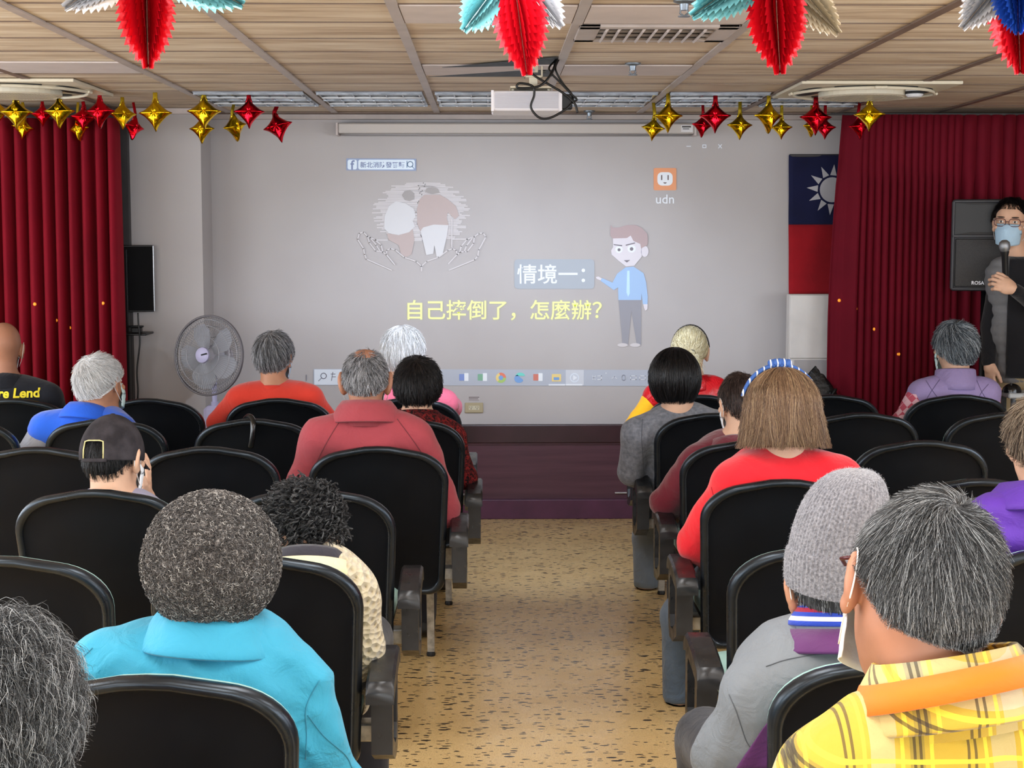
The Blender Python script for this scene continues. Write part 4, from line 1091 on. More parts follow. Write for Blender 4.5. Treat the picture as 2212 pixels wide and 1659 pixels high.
bp = at(1762, 826, 8.40)
bg = empty('bag', (bp[0], 8.27, 0), 'black bag standing on a low box under the flag', 'bag')
v = []; n, m = 24, 14
rng = np.random.RandomState(3)
for j in range(m+1):
    for i in range(n):
        a = 2*math.pi*i/n; s = j/m
        w = (1.0-.75*s**3)*(1+.08*math.sin(3*a+5*s))
        v.append((.125*w*math.cos(a)*(1+.1*math.sin(9*s)), .06*w*math.sin(a), .58+s*.30*(1-.12*math.cos(a))+.008*math.sin(4*a)))
idx = np.arange((m+1)*n).reshape(m+1, n); nx_ = np.roll(idx, -1, 1)
f = np.stack([idx[:-1], nx_[:-1], nx_[1:], idx[1:]], -1).reshape(-1, 4)
link('bag_body', mesh_np('bag_body', np.array(v), f, [plain('black_leather', (14, 14, 16), .35, bump=.5, bscale=18, bdist=.02)]), bg)
MB().tube(smooth_path([(-.06, -.05, .76), (-.065, -.07, .80), (0, -.085, .72), (.065, -.07, .80), (.06, -.05, .76)], 5), .006, 8).build('strap', m_blackp, bg, smooth=True)
bx_ = MB().rbox((-.15, -.07, 0), (.12, .07, .575), .006).build('low_box', m_cab, None, loc=(bp[0]-.02, 8.27, 0))
tag(bx_, 'low white box under the black bag beside the right curtain', 'box')

dp = at(2185, 850, 7.0)
dk = empty('side_table', (at(2166, 850, 7.5)[0]+.26, 7.5, 0), 'small pale table at the right edge in front of the standing speaker', 'table')
zt = at(2185, 846, 7.5)[2]
MB().rbox((-.26, -.09, zt-.025), (.35, .09, zt), .006).build('table_top', plain('pale_laminate', (176, 182, 186), .4), dk)
for sx in (-.23, .32):
    for sy in (-.07, .07): MB().tube([(sx, sy, 0), (sx, sy, zt-.02)], .014, 10).build('leg', m_steel, dk, smooth=True)
mp = at(2186, 831, 7.47)
ms = empty('computer_mouse', (mp[0], 7.47, zt), 'shiny black computer mouse lying on the pale table', 'computer mouse')
v = []; 
for j in range(9):
    ph = math.pi/2*j/8
    for i in range(24):
        a = 2*math.pi*i/24; v.append((.048*math.cos(ph)*math.cos(a), .036*math.cos(ph)*math.sin(a), .044*math.sin(ph)**.9))
idx = np.arange(9*24).reshape(9, 24); nx_ = np.roll(idx, -1, 1)
link('shell', mesh_np('shell', np.array(v), np.stack([idx[:-1], nx_[:-1], nx_[1:], idx[1:]], -1).reshape(-1, 4), [plain('glossy_black_shell', (12, 12, 14), .15)]), ms)
MB().lathe([(0, .002), (.008, .002), (.008, -.002), (0, -.002)], 14, Matrix.Translation((-.012, -.02, .041)) @ Matrix.Rotation(R90, 4, 'Y')).build('scroll_wheel', m_grey, ms, smooth=True)
# ================================================================== PEOPLE : implicit surfaces -> one continuous mesh
class SDF:
    def __init__(s, lo, hi, h, fine=None):
        s.ax = []
        for i in range(3):
            if fine:
                fl, fh, fs = fine[0][i], fine[1][i], fine[2]
                fl = max(fl, lo[i]); fh = min(fh, hi[i])
                a = np.arange(lo[i], fl, h); b = np.arange(fl, fh, fs); c = np.arange(fh, hi[i]+h, h)
                s.ax.append(np.concatenate([a, b, c]))
            else: s.ax.append(np.arange(lo[i], hi[i]+h, h))
            a = s.ax[-1]; keep = np.r_[True, np.diff(a) > 1e-5]; s.ax[-1] = a[keep]
        s.h = h; s.d = np.full([len(a) for a in s.ax], 0.5, np.float32)
    def sub(s, lo, hi, pad):
        sl = []
        for i in range(3):
            a = np.searchsorted(s.ax[i], lo[i]-pad); b = np.searchsorted(s.ax[i], hi[i]+pad)
            if b <= a: return None, None
            sl.append(slice(a, b))
        X = s.ax[0][sl[0]][:, None, None]; Y = s.ax[1][sl[1]][None, :, None]; Z = s.ax[2][sl[2]][None, None, :]
        return tuple(sl), (X, Y, Z)
    def put(s, sl, d, k, cut):
        o = s.d[sl]
        if cut:
            dn = -d; h = np.clip(0.5+0.5*(o-dn)/k, 0, 1); s.d[sl] = o*h+dn*(1-h)+k*h*(1-h)
        else:
            h = np.clip(0.5+0.5*(o-d)/k, 0, 1); s.d[sl] = o*(1-h)+d*h-k*h*(1-h)
    def ell(s, c, r, R=None, k=.02, cut=False):
        c = np.asarray(c, float); r = np.asarray(r, float); m = r.max()
        sl, g = s.sub(c-m, c+m, k+2.5*s.h)
        if sl is None: return
        x, y, z = g[0]-c[0], g[1]-c[1], g[2]-c[2]
        if R is not None:
            x, y, z = R[0, 0]*x+R[1, 0]*y+R[2, 0]*z, R[0, 1]*x+R[1, 1]*y+R[2, 1]*z, R[0, 2]*x+R[1, 2]*y+R[2, 2]*z
        k0 = np.sqrt((x/r[0])**2+(y/r[1])**2+(z/r[2])**2); k1 = np.sqrt((x/r[0]**2)**2+(y/r[1]**2)**2+(z/r[2]**2)**2)+1e-9
        s.put(sl, (k0*(k0-1)/k1).astype(np.float32), k, cut)
    def cap(s, a, b, ra, rb, k=.02, sy=1.0, cut=False):
        a = np.asarray(a, float); b = np.asarray(b, float); m = max(ra, rb)
        sl, g = s.sub(np.minimum(a, b)-m, np.maximum(a, b)+m, k+2.5*s.h)
        if sl is None: return
        ba = (b-a)*V(1, 1/sy, 1)
        x, y, z = g[0]-a[0], (g[1]-a[1])/sy, g[2]-a[2]
        t = np.clip((x*ba[0]+y*ba[1]+z*ba[2])/max(1e-9, ba.dot(ba)), 0, 1)
        d = (np.sqrt((x-ba[0]*t)**2+(y-ba[1]*t)**2+(z-ba[2]*t)**2)-(ra+(rb-ra)*t))*min(1, sy+.15)
        s.put(sl, d.astype(np.float32), k, cut)
    def ripple(s, amp, f=1.0, seed=0, quilt=0):
        X, Y, Z = s.ax[0][:, None, None], s.ax[1][None, :, None], s.ax[2][None, None, :]
        rng = np.random.RandomState(seed); p = rng.rand(8)*6.28
        w = np.sin(9*f*X+5*f*Z+p[0])+np.sin(7*f*Z-6*f*Y+p[1])
        if amp > 0:
            r1 = np.sin(30*f*Z+22*f*X+2.6*w+p[5]); r2 = np.sin(38*f*Z-30*f*X+14*f*Y+2.2*w+p[6]); mk = .5+.5*np.sin(11*f*X+9*f*Z-7*f*Y+p[7])
            s.d += (amp*.9*(np.abs(r1)**.5-.6)*mk + amp*.7*(np.abs(r2)**.5-.6)*(1-mk)).astype(np.float32)
        n = np.sin(17*f*X-21*f*Z+1.7*w+p[2])*.5 + np.sin(26*f*Z+11*f*X+9*f*Y+1.5*w+p[3])*.35+np.sin(43*f*X*(1)+31*f*Y+20*f*Z+2*w+p[4])*.18
        s.d += (amp*n).astype(np.float32)
        if quilt: s.d -= (.012*np.abs(np.sin(Z*quilt+.25*np.sin(9*X)))**.6 - .006).astype(np.float32)
    def mesh(s, relax=1):
        d = s.d; d[0] = d[-1] = .5; d[:, 0] = d[:, -1] = .5; d[:, :, 0] = d[:, :, -1] = .5
        ins = d < 0
        c = np.zeros([n-1 for n in d.shape], np.int8)
        for i in (0, 1):
            for j in (0, 1):
                for k in (0, 1): c += ins[i:d.shape[0]-1+i, j:d.shape[1]-1+j, k:d.shape[2]-1+k]
        mixed = (c > 0) & (c < 8); I, J, K = np.nonzero(mixed); n = len(I)
        idx = np.full(c.shape, -1, np.int32); idx[mixed] = np.arange(n)
        P = np.zeros((n, 3)); cnt = np.zeros(n)
        ax = s.ax
        cor = [(i, j, k) for i in (0, 1) for j in (0, 1) for k in (0, 1)]
        for a in cor:
            for e in range(3):
                if a[e]: continue
                b = list(a); b[e] = 1
                da = d[I+a[0], J+a[1], K+a[2]]; db = d[I+b[0], J+b[1], K+b[2]]
                x = (da < 0) != (db < 0); t = np.where(x, da/np.where(x, da-db, 1), 0)
                pa = np.stack([ax[0][I+a[0]], ax[1][J+a[1]], ax[2][K+a[2]]], 1); pb = np.stack([ax[0][I+b[0]], ax[1][J+b[1]], ax[2][K+b[2]]], 1)
                P += np.where(x[:, None], pa+(pb-pa)*t[:, None], 0); cnt += x
        P /= cnt[:, None]
        Q = []
        for e in range(3):
            o = [q for q in range(3) if q != e]
            A = [slice(1, -1)]*3; A[e] = slice(0, -1); B = [slice(1, -1)]*3; B[e] = slice(1, None)
            sa, sb = ins[tuple(A)], ins[tuple(B)]
            for flip in (False, True):
                m = (sb & ~sa) if flip else (sa & ~sb)
                L = list(np.nonzero(m)); L = [l.copy() for l in L]
                L[o[0]] += 1; L[o[1]] += 1
                def cell(u, w):
                    q = [l.copy() for l in L]; q[o[0]] -= u; q[o[1]] -= w; return idx[q[0], q[1], q[2]]
                quad = np.stack([cell(1, 1), cell(0, 1), cell(0, 0), cell(1, 0)], 1)
                if flip != (e == 1): quad = quad[:, ::-1]
                Q.append(quad)
        Q = np.concatenate(Q)
        for _ in range(relax):
            acc = np.zeros_like(P); cn = np.zeros(n)
            for i in range(4):
                for j in ((i+1) % 4, (i+3) % 4):
                    np.add.at(acc, Q[:, i], P[Q[:, j]]); np.add.at(cn, Q[:, i], 1)
            P = P*.45 + .55*acc/np.maximum(cn, 1)[:, None]
        return P, Q

def rot(yaw, pitch, roll):
    """head turn: yaw + = to its left, pitch + = bowed forward, roll + = towards its right shoulder"""
    return np.array(Matrix.Rotation(math.radians(yaw), 3, 'Z') @ Matrix.Rotation(math.radians(-pitch), 3, 'X') @ Matrix.Rotation(math.radians(roll), 3, 'Y'))

# ---- materials shared by people
def skin(name, c):
    t = NT(name); n = t.noise(9, 4)
    t.set(t.ramp(n, [(.3, tuple(x*.90 for x in c)), (.7, c)]), .5, 0, .35)
    t.b.inputs['Subsurface Weight'].default_value = .08; t.b.inputs['Subsurface Radius'].default_value = (.012, .005, .003)
    t.bump(t.noise(160, 3), .08, .002); return t.m
sk_mid = skin('skin_tan', (196, 140, 108)); sk_pale = skin('skin_pale', (222, 178, 150)); sk_red = skin('skin_ruddy', (174, 122, 96))
def hairmat(name, stops, rough=.42):
    t = NT(name); r = t.N('ShaderNodeNewGeometry').outputs['Random Per Island']
    t.set(t.ramp(r, stops), rough, 0, .45); return t.m
def shellmat(name, a, b, sc=(40, 40, 12)):
    t = NT(name); n = t.noise(1.0, 4, t.map(sc)); t.set(t.ramp(n, [(.35, a), (.65, b)]), .55, 0, .25); t.bump(n, .5, .006); return t.m
HM = {
 'white': (shellmat('white_hair_base', (176, 176, 176), (206, 206, 206)), hairmat('white_hair', [(0, (186, 186, 186)), (.5, (226, 226, 226)), (1, (248, 248, 250))])),
 'silver': (shellmat('silver_hair_base', (66, 66, 68), (120, 120, 122)), hairmat('silver_hair', [(0, (50, 50, 52)), (.4, (104, 104, 106)), (.75, (160, 160, 164)), (1, (214, 214, 218))])),
 'saltdark': (shellmat('grey_black_hair_base', (34, 34, 36), (70, 72, 74)), hairmat('grey_black_hair', [(0, (22, 22, 24)), (.5, (52, 54, 56)), (.78, (108, 112, 114)), (1, (196, 200, 202))])),
 'bluegrey': (shellmat('blue_grey_hair_base', (50, 56, 62), (96, 104, 112)), hairmat('blue_grey_hair', [(0, (36, 42, 48)), (.5, (92, 100, 108)), (.8, (146, 156, 164)), (1, (206, 212, 216))])),
 'black': (shellmat('black_hair_base', (10, 10, 12), (22, 21, 23)), hairmat('black_hair', [(0, (7, 7, 9)), (.7, (18, 17, 20)), (1, (40, 38, 42))], .36)),
 'softblack': (shellmat('soft_black_hair_base', (14, 12, 13), (30, 26, 26)), hairmat('soft_black_hair', [(0, (9, 8, 9)), (.75, (26, 22, 23)), (1, (62, 54, 54))], .45)),
 'curlblack': (shellmat('curly_hair_base', (14, 14, 15), (34, 34, 35)), hairmat('curly_hair', [(0, (12, 12, 13)), (.65, (38, 38, 40)), (.88, (80, 80, 82)), (1, (150, 152, 152))], .4)),
 'brownbob': (shellmat('brown_hair_base', (70, 50, 38), (112, 84, 62), (70, 70, 4)), hairmat('brown_hair', [(0, (84, 62, 48)), (.4, (118, 90, 68)), (.8, (150, 120, 90)), (1, (188, 160, 124))], .4)),
 'boy': (shellmat('dark_brown_hair_base', (34, 26, 24), (60, 46, 42)), hairmat('dark_brown_hair', [(0, (26, 20, 19)), (.7, (62, 48, 44)), (1, (96, 78, 70))])),
 'blonde': (shellmat('pale_blonde_hair_base', (172, 164, 134), (212, 204, 172)), hairmat('pale_blonde_hair', [(0, (178, 164, 124)), (.4, (228, 216, 174)), (1, (250, 244, 220))])),
 'brown2': (shellmat('ash_brown_hair_base', (60, 48, 40), (100, 84, 70)), hairmat('ash_brown_hair', [(0, (48, 38, 32)), (.5, (104, 86, 70)), (1, (176, 160, 138))])),
}
m_eye = plain('eye_white', (236, 232, 226), .2); m_iris = plain('iris_dark', (30, 20, 16), .12); m_brow = plain('brow_hair', (22, 18, 18), .7); m_lip = plain('lip', (168, 98, 90), .5)
m_mask = cloth('mask_white', (232, 236, 240), 300, .02, .2, .8, 0); m_maskb = cloth('mask_blue', (176, 206, 228), 300, .03, .25, .8, 0); m_maskg = cloth('mask_mint', (200, 226, 224), 300, .03, .2, .8, 0)
m_loop = plain('mask_loop', (232, 230, 226), .7); m_trs = cloth('dark_trousers', (34, 36, 44)); m_shoe = plain('dark_shoes', (24, 22, 22), .45)
m_jeans = cloth('grey_blue_jeans', (74, 88, 104), 500, .2, .6)

# ---- hand: fingers of different length, bent, thumb from the side of the palm
_hand = {}
def hand_mesh(curl, spread=1.0, thumb=0.0):
    key = (curl, spread, thumb)
    if key in _hand: return _hand[key]
    s = SDF((-.07, -.03, -.10), (.085, .20, .04), .0034)
    s.cap((0, -.02, 0), (0, .02, 0), .024, .027, .01, .9)
    s.ell((0, .05, -.002), (.041, .046, .0145), None, .015); s.ell((.018, .03, -.008), (.02, .03, .013), None, .012)
    for x, L, y0 in ((.030, .072, .084), (.010, .080, .090), (-.010, .075, .087), (-.029, .058, .078)):
        p = V(x, y0-.006, 0); ang = math.radians(curl*.35); sp = (x/.03)*.10*spread
        for seg, (fr, rr_) in enumerate(((.46, .0092), (.31, .0084), (.23, .0074))):
            dv = V(math.sin(sp)*math.cos(ang), math.cos(sp)*math.cos(ang), -math.sin(ang)); q = p+dv*L*fr
            s.cap(p, q, rr_, rr_-.0006, .004); p = q; ang += math.radians(curl*(.75 if seg == 0 else .6))
    ta = math.radians(thumb)
    def tp(x, y, z): return V(x*math.cos(ta)+z*math.sin(ta)*0, y, z-math.sin(ta)*(x-.02)*1.4)
    s.cap(tp(.022, .012, -.006), tp(.046, .046, -.012), .0135, .0105, .012); s.cap(tp(.046, .046, -.012), tp(.054, .072, -.016), .0102, .0095, .004); s.cap(tp(.054, .072, -.016), tp(.056, .094, -.022), .0094, .0078, .004)
    _hand[key] = s.mesh(1); return _hand[key]
def put_hand(wr, fwd, up, left, curl=30, size=1.0, spread=1.0, thumb=0.0):
    """wr wrist, fwd finger direction, up = back of the hand"""
    P, Q = hand_mesh(curl, spread, thumb)
    f = np.array(fwd, float); f /= np.linalg.norm(f); u = np.array(up, float); u -= f*u.dot(f); u /= np.linalg.norm(u)
    r = np.cross(f, u)                      # +x of the hand: thumb side of a left hand whose back is up
    if not left: P = P*V(-1, 1, 1); Q = Q[:, ::-1]
    return np.array(wr)+size*(P[:, :1]*r+P[:, 1:2]*f+P[:, 2:]*u), Q
def joinm(parts):
    v = []; q = []; m = []; n = 0
    for P, Q, mi in parts: v.append(P); q.append(Q+n); m.append(np.full(len(Q), mi)); n += len(P)
    return np.concatenate(v), np.concatenate(q), np.concatenate(m)

def strands(P, rad, taper=.35):
    """P (n,m,3) -> three sided hairs"""
    n, m, _ = P.shape
    T = np.gradient(P, axis=1); T /= np.linalg.norm(T, axis=2, keepdims=True)+1e-9
    ref = np.array([.31, .47, .83]); A = np.cross(T, ref); A /= np.linalg.norm(A, axis=2, keepdims=True)+1e-9; B = np.cross(T, A)
    rr_ = rad*np.linspace(1, taper, m)[None, :, None] if np.isscalar(rad) else rad[:, None, None]*np.linspace(1, taper, m)[None, :, None]
    ring = [P+rr_*(A*math.cos(a)+B*math.sin(a)) for a in (0, 2.094, 4.189)]
    v = np.stack(ring, 2).reshape(-1, 3)
    b = (np.arange(n)[:, None]*m+np.arange(m-1)[None, :])*3
    q = [np.stack([b+j, b+(j+1) % 3, b+3+(j+1) % 3, b+3+j], -1).reshape(-1, 4) for j in range(3)]
    return v, np.concatenate(q)

def unit(a): return a/(np.linalg.norm(a, axis=-1, keepdims=True)+1e-9)
HC, HR = V(0, -.012, .014), V(.084, .105, .108)
def hairline(phi, nape, side, front):
    a = np.abs((phi+math.pi) % (2*math.pi)-math.pi)
    return np.interp(a, [0, .75, 1.25, 1.75, 2.1, 2.6, math.pi], [nape, nape-.05, (nape+side)/2, side, side-.25, front, front])
def build_hair(spec, rng):
    """returns head-local (verts, quads, material index)"""
    st = spec.get('style', 'short'); n = spec.get('n', 1500); L = spec.get('len', .55); rad = spec.get('rad', .0009)
    R = HR*V(*spec.get('scale', (1, 1, 1))); C = HC+V(*spec.get('shift', (0, 0, 0)))
    nape, side, front = spec.get('nape', 2.3), spec.get('side', 1.5), spec.get('front', .75)
    drop = spec.get('drop', .0); flare = spec.get('flare', 0.0); th = spec.get('thick', .0)
    def surf(theta, phi, off):
        d = np.stack([np.sin(theta)*np.sin(phi), -np.sin(theta)*np.cos(phi), np.cos(theta)], -1)
        p = C+d*(R+np.asarray(off)[..., None])
        if drop > 0:
            ex = np.clip(theta-math.pi/2, 0, None)/1.0
            d2 = np.stack([np.sin(phi), -np.cos(phi), np.zeros_like(phi)], -1)
            low = C+d2*(R+np.asarray(off)[..., None])*(1+flare*ex**spec.get('fexp', 1))[..., None]; low[..., 2] = C[2]-ex*drop
            p = np.where((theta > math.pi/2)[..., None], low, p)
        return p
    # shell
    nphi, nth = 56, 22
    phi = np.linspace(-math.pi, math.pi, nphi, endpoint=False)
    tm = hairline(phi, nape, side, front)
    if drop > 0: tm = np.interp(np.abs(phi), [0, 1.3, 1.75, 2.1, math.pi], [2.57, 2.57, 2.5, .9, .75])
    tt = np.linspace(0.02, 1, nth)[:, None]*tm[None, :]
    off = np.full(tt.shape, -.004); off[-1] = -.022; off[-2] = -.008
    PH = np.broadcast_to(phi, tt.shape)
    lump = spec.get('lump', .0)
    if lump: off = off + lump*(np.sin(5*PH+7*tt)+np.sin(9*PH-11*tt+2)+np.sin(3*tt*4+PH))*.4
    bald = spec.get('bald')
    if bald:
        bd0 = unit(V(*bald[0])); dd0 = np.stack([np.sin(tt)*np.sin(PH), -np.sin(tt)*np.cos(PH), np.cos(tt)], -1)@bd0
        off = off - (bald[3] if len(bald) > 3 else .016)*np.clip((dd0-math.cos(bald[1]))/.10, 0, 1)
    sv = surf(tt, PH, off); idx = np.arange(nth*nphi).reshape(nth, nphi); nx = np.roll(idx, -1, 1)
    sq = np.stack([idx[:-1], idx[1:], nx[1:], nx[:-1]], -1).reshape(-1, 4)
    parts = [(sv.reshape(-1, 3), sq, 0)]
    m = spec.get('seg', 7)
    if st == 'bob':
        ph = rng.uniform(-math.pi, math.pi, n*2); amax = np.interp(np.abs(ph), [0, 1.75, 2.15, math.pi], [2.62, 2.55, .95, .8])
        ph, amax = ph[:n], amax[:n]
        t0 = rng.uniform(.02, 1.5, n)**1.0; t0 = np.minimum(t0, amax-.3); t1 = np.minimum(amax+rng.uniform(-.10, .05, n), t0+rng.uniform(.9, 2.4, n))
        s = np.linspace(0, 1, m+4)[None, :]
        TH = t0[:, None]+(t1-t0)[:, None]*s
        part = spec.get('part', 0.0)
        PHI = ph[:, None]+.04*np.sin(6*s+ph[:, None]*9)+rng.normal(0, .03, (n, 1))*s + .10*np.sin(ph[:, None]*7)*s*.4
        OFF = rng.uniform(-.002, .006, (n, 1))*(1+s*.6)+np.where(s > .9, rng.uniform(-.004, .006, (n, 1)), 0)
        P = surf(TH, PHI, OFF)
        parts.append((*strands(P, rad), 1))
    elif st in ('short', 'curly'):
        crown = unit(V(*spec.get('crown', (.15, -.55, .8))))
        u = rng.normal(size=(n*4, 3)); u = unit(u)
        ph = np.arctan2(u[:, 0], -u[:, 1]); th_ = np.arccos(np.clip(u[:, 2], -1, 1))
        ok = th_ < hairline(ph, nape, side, front)-.02
        if bald:
            bd = unit(V(*bald[0])); pk = bald[2]+(1-bald[2])*np.clip((np.arccos(np.clip(u@bd, -1, 1))-bald[1]*.62)/(bald[1]*.55), 0, 1); ok &= rng.rand(len(u)) < pk
        cl = spec.get('cl', 4); u = u[ok][:max(8, n//cl)]
        if st == 'short': u = unit(np.repeat(u, cl, 0)+rng.normal(0, spec.get('cr', .035), (len(u)*cl, 3)))
        nn = len(u)
        P = np.zeros((nn, m+1, 3)); cur = u.copy(); ln = L*rng.uniform(.6, 1.15, nn)
        if st == 'short' and cl > 1: ln = np.repeat(L*rng.uniform(.7, 1.1, nn//cl), cl)*rng.uniform(.8, 1.1, nn)
        sw = spec.get('swirl', .35); jit = np.repeat(rng.normal(0, spec.get('jit', .22), (nn//cl, 1)), cl, 0)+rng.normal(0, .06, (nn, 1)) if st == 'short' else rng.normal(0, spec.get('jit', .22), (nn, 1)); lift = spec.get('lift', .012)
        lf = rng.uniform(.2, 1, nn)*lift
        clump = np.sin(u[:, :1]*31+u[:, 1:2]*17)*spec.get('clump', .25)
        down = spec.get('down', .35)
        for i in range(m+1):
            s = i/m
            P[:, i] = C+cur*(R+th*.5+(-.006+lf[:, None]*math.sin(min(1, s*1.25)*math.pi/2)*1.0 + lf[:, None]*.6*max(0, (s-.55)/.45)**2))
            t = -(crown-cur*(cur@crown)[:, None]); t = unit(t)
            b = np.cross(cur, t); gdn = V(0, 0, -1)-cur*(-cur[:, 2:3])
            dirn = unit(t + b*(sw+jit+clump) + gdn*down)
            cur = unit(cur+dirn*(ln/m)[:, None])
            ph2 = np.arctan2(cur[:, 0], -cur[:, 1]); t2 = np.arccos(np.clip(cur[:, 2], -1, 1)); lim = hairline(ph2, nape, side, front)+.05
            t3 = np.minimum(t2, lim); k_ = np.sin(t3)/np.maximum(np.sin(t2), 1e-3)
            cur = np.where((t2 > lim)[:, None], np.stack([cur[:, 0]*k_, cur[:, 1]*k_, np.cos(t3)], 1), cur)
        if st == 'curly':
            r0 = spec.get('curl', .010); a0 = rng.rand(nn)*6.28; fr = rng.uniform(1.2, 2.4, nn)*6.28
            T = unit(np.gradient(P, axis=1)); Nn = unit(P-C); Bb = np.cross(T, Nn)
            s = np.linspace(0, 1, m+1)[None, :]
            ang = a0[:, None]+fr[:, None]*s; am = r0*np.minimum(1, s*2.5)
            P = P+Nn*(am*(np.cos(ang)+.7))[..., None]+Bb*(am*np.sin(ang)*1.2)[..., None]
            P = np.repeat(P, cl, 0); P = P + rng.normal(0, spec.get('cr', .0018), (len(P), 1, 3))*np.linspace(1, .5, m+1)[None, :, None] + rng.normal(0, .0004, P.shape)
        parts.append((*strands(P, rad), 1))
    return joinm(parts)

BODY = {}
def person(name, label, head, hrot=(0, 0, 0), hs=1.0, pel=None, sh=(.17, .07), nb=None, shl=None, shr=None, ell_=None, elr=None, wl=None, wr=None,
           bulk=1.0, top=None, sleeve=None, garment='jacket', hair=None, sk=None, collar=None, legs=None, vox=.013, hv=.0075, face=False, stand=False,
           handL=None, handR=None, fold=.004, quilt=0, group=None, ears=1.0, seed=0, kn=None, armr=1.0, torso_y=0.0):
    rng = np.random.RandomState(seed+7)
    sk = sk or sk_mid; legs = legs or m_trs
    hc = at(*head) if len(head) == 3 else V(*head)
    R = rot(*hrot); H = lambda *p: hc+hs*(R@np.array(p, float))
    hd = R@V(0, 1, 0)
    fwd = V(0, 1, 0) if not stand else unit(V(stand[0], stand[1], 0)); rgt = V(fwd[1], -fwd[0], 0)
    px, py_ = pel
    nbv = nb if nb is not None else V(hc[0]*.8+px*.2, hc[1], hc[2]) - fwd*.035*hs + V(0, 0, -.165*hs)
    SL = shl if shl is not None else nbv - rgt*sh[0] + V(0, 0, -sh[1]); SR = shr if shr is not None else nbv + rgt*sh[0] + V(0, 0, -sh[1])
    pz = .93 if stand else .545
    pv = V(px, py_, pz); mid = (nbv*.55+pv*.45)
    EL = ell_ if ell_ is not None else SL - rgt*.07 + fwd*.06 + V(0, 0, -.27); ER = elr if elr is not None else SR + rgt*.07 + fwd*.06 + V(0, 0, -.27)
    WL = wl if wl is not None else pv - rgt*.09 + fwd*.27 + V(0, 0, .10); WR = wr if wr is not None else pv + rgt*.09 + fwd*.27 + V(0, 0, .10)
    if stand: hips = [pv-rgt*.09, pv+rgt*.09]; knees = [pv-rgt*.10+V(0, 0, -.42), pv+rgt*.10+V(0, 0, -.42)]; ank = [pv-rgt*.11+V(0, 0, -pz+.085)-fwd*.02, pv+rgt*.11+V(0, 0, -pz+.085)-fwd*.02]
    else:
        hips = [pv+V(-.09, 0, 0), pv+V(.09, 0, 0)]; kz = .50
        knees = kn if kn is not None else [pv+V(-.13, .40, kz-pz), pv+V(.13, .40, kz-pz)]
        ank = [knees[0]+V(0, .02, -kz+.09), knees[1]+V(0, .02, -kz+.09)]
    base = V(px, py_, 0)
    allp = np.array([SL, SR, EL, ER, WL, WR, pv, nbv, *hips, *knees, *ank])
    def torso(s, inf, arms=True):
        b = bulk
        ch = nbv*.72+pv*.28
        s.ell(ch+fwd*.015, V(.165*b+inf, .115*b+inf, .150), None, .05)
        s.ell(nbv*.36+pv*.64+fwd*.02, V(.165*b+inf, .130*b+inf, .19), None, .06)
        s.ell(pv+V(0, 0, .02), V(.175*b+inf, .145+inf, .13), None, .05)
        s.ell(nbv*.80+pv*.20-fwd*.022, V(.15*b+inf, .085*b+inf, .10), None, .05)
        s.cap(SL, SR, .058+inf, .058+inf, .04)
        for q in (SL, SR): s.cap(nbv+V(0, 0, -.034), nbv*.3+q*.7+V(0, 0, .012), .048+inf, .048+inf, .04)
        if arms: arms_(s, inf)
    def arms_(s, inf):
        for a, e, w in ((SL, EL, WL), (SR, ER, WR)):
            s.cap(a, e, (.058+inf)*armr, (.047+inf)*armr, .028); s.cap(e, w, (.047+inf)*armr, .036+inf*.7, .018)
    def headsdf(s):
        s.ell(H(0, -.012, .025), V(.0745, .096, .091)*hs, R, .02)
        s.ell(H(0, .030, -.035), V(.057, .066, .075)*hs, R, .03)
        s.ell(H(0, .055, -.092), V(.026, .026, .020)*hs, R, .025)
        s.ell(H(0, .040, .040), V(.062, .055, .060)*hs, R, .02)
        s.cap(H(0, -.028, -.04), nbv+V(0, 0, -.02), .054*hs, .060*hs, .03)
        s.cap(H(0, .088, .012), H(0, .112, -.032), .008*hs, .0135*hs, .012)
        for sx in (-1, 1):
            s.ell(H(sx*.033, .096, .012), V(.016, .014, .011)*hs, R, .012, cut=True)
            s.ell(H(sx*.045, .074, -.018), V(.022, .016, .016)*hs, R, .02)
            s.ell(H(sx*.012, .100, -.035), V(.009, .011, .008)*hs, R, .006)
            s.ell(H(sx*.034, .090, .030), V(.022, .009, .007)*hs, R, .012)
            # ear: helix plate flaring from the skull, hollow concha, lobe
            if ears:
                RE = R@rot(sx*28, 0, sx*8)
                s.ell(H(sx*.0815, -.006, -.006), V(.0105, .0205, .034)*hs*ears, RE, .006)
                s.ell(H(sx*.081, .000, -.036), V(.008, .011, .013)*hs, RE, .006)
                s.ell(H(sx*.0905, .000, -.006), V(.0055, .0105, .019)*hs, RE, .004, cut=True)
        s.ell(H(0, .098, -.062), V(.024, .009, .006)*hs, R, .006); s.ell(H(0, .096, -.073), V(.020, .010, .006)*hs, R, .006)
        s.cap(H(-.022, .106, -.0675), H(.022, .106, -.0675), .002, .002, .004, cut=True)
    m = .17
    lo = np.minimum(allp.min(0), hc-.2)-m; hi = np.maximum(allp.max(0), hc+.2)+m; lo[2] = -.01; 
    hh = .14*hs
    s = SDF(lo, hi, vox*1.2, (hc-hh-V(0, 0, .02), hc+hh, hv))
    torso(s, -.012-fold*.9)
    for a, k_, n_ in zip(hips, knees, ank): s.cap(a, k_, .078, .058, .03); s.cap(k_, n_, .054, .036, .02); s.ell(n_+fwd*.06-V(0, 0, .05), V(.042, .10, .03), None, .03)
    headsdf(s)
    P, Q = s.mesh(1); parts = [(P, Q, 0)]
    f0 = unit(WL-EL); f1 = unit(WR-ER)
    hL = handL or dict(fwd=fwd*.9+rgt*.35+V(0, 0, -.25), up=V(0, 0, 1)+fwd*.2, curl=35); hR = handR or dict(fwd=fwd*.9-rgt*.35+V(0, 0, -.25), up=V(0, 0, 1)+fwd*.2, curl=35)
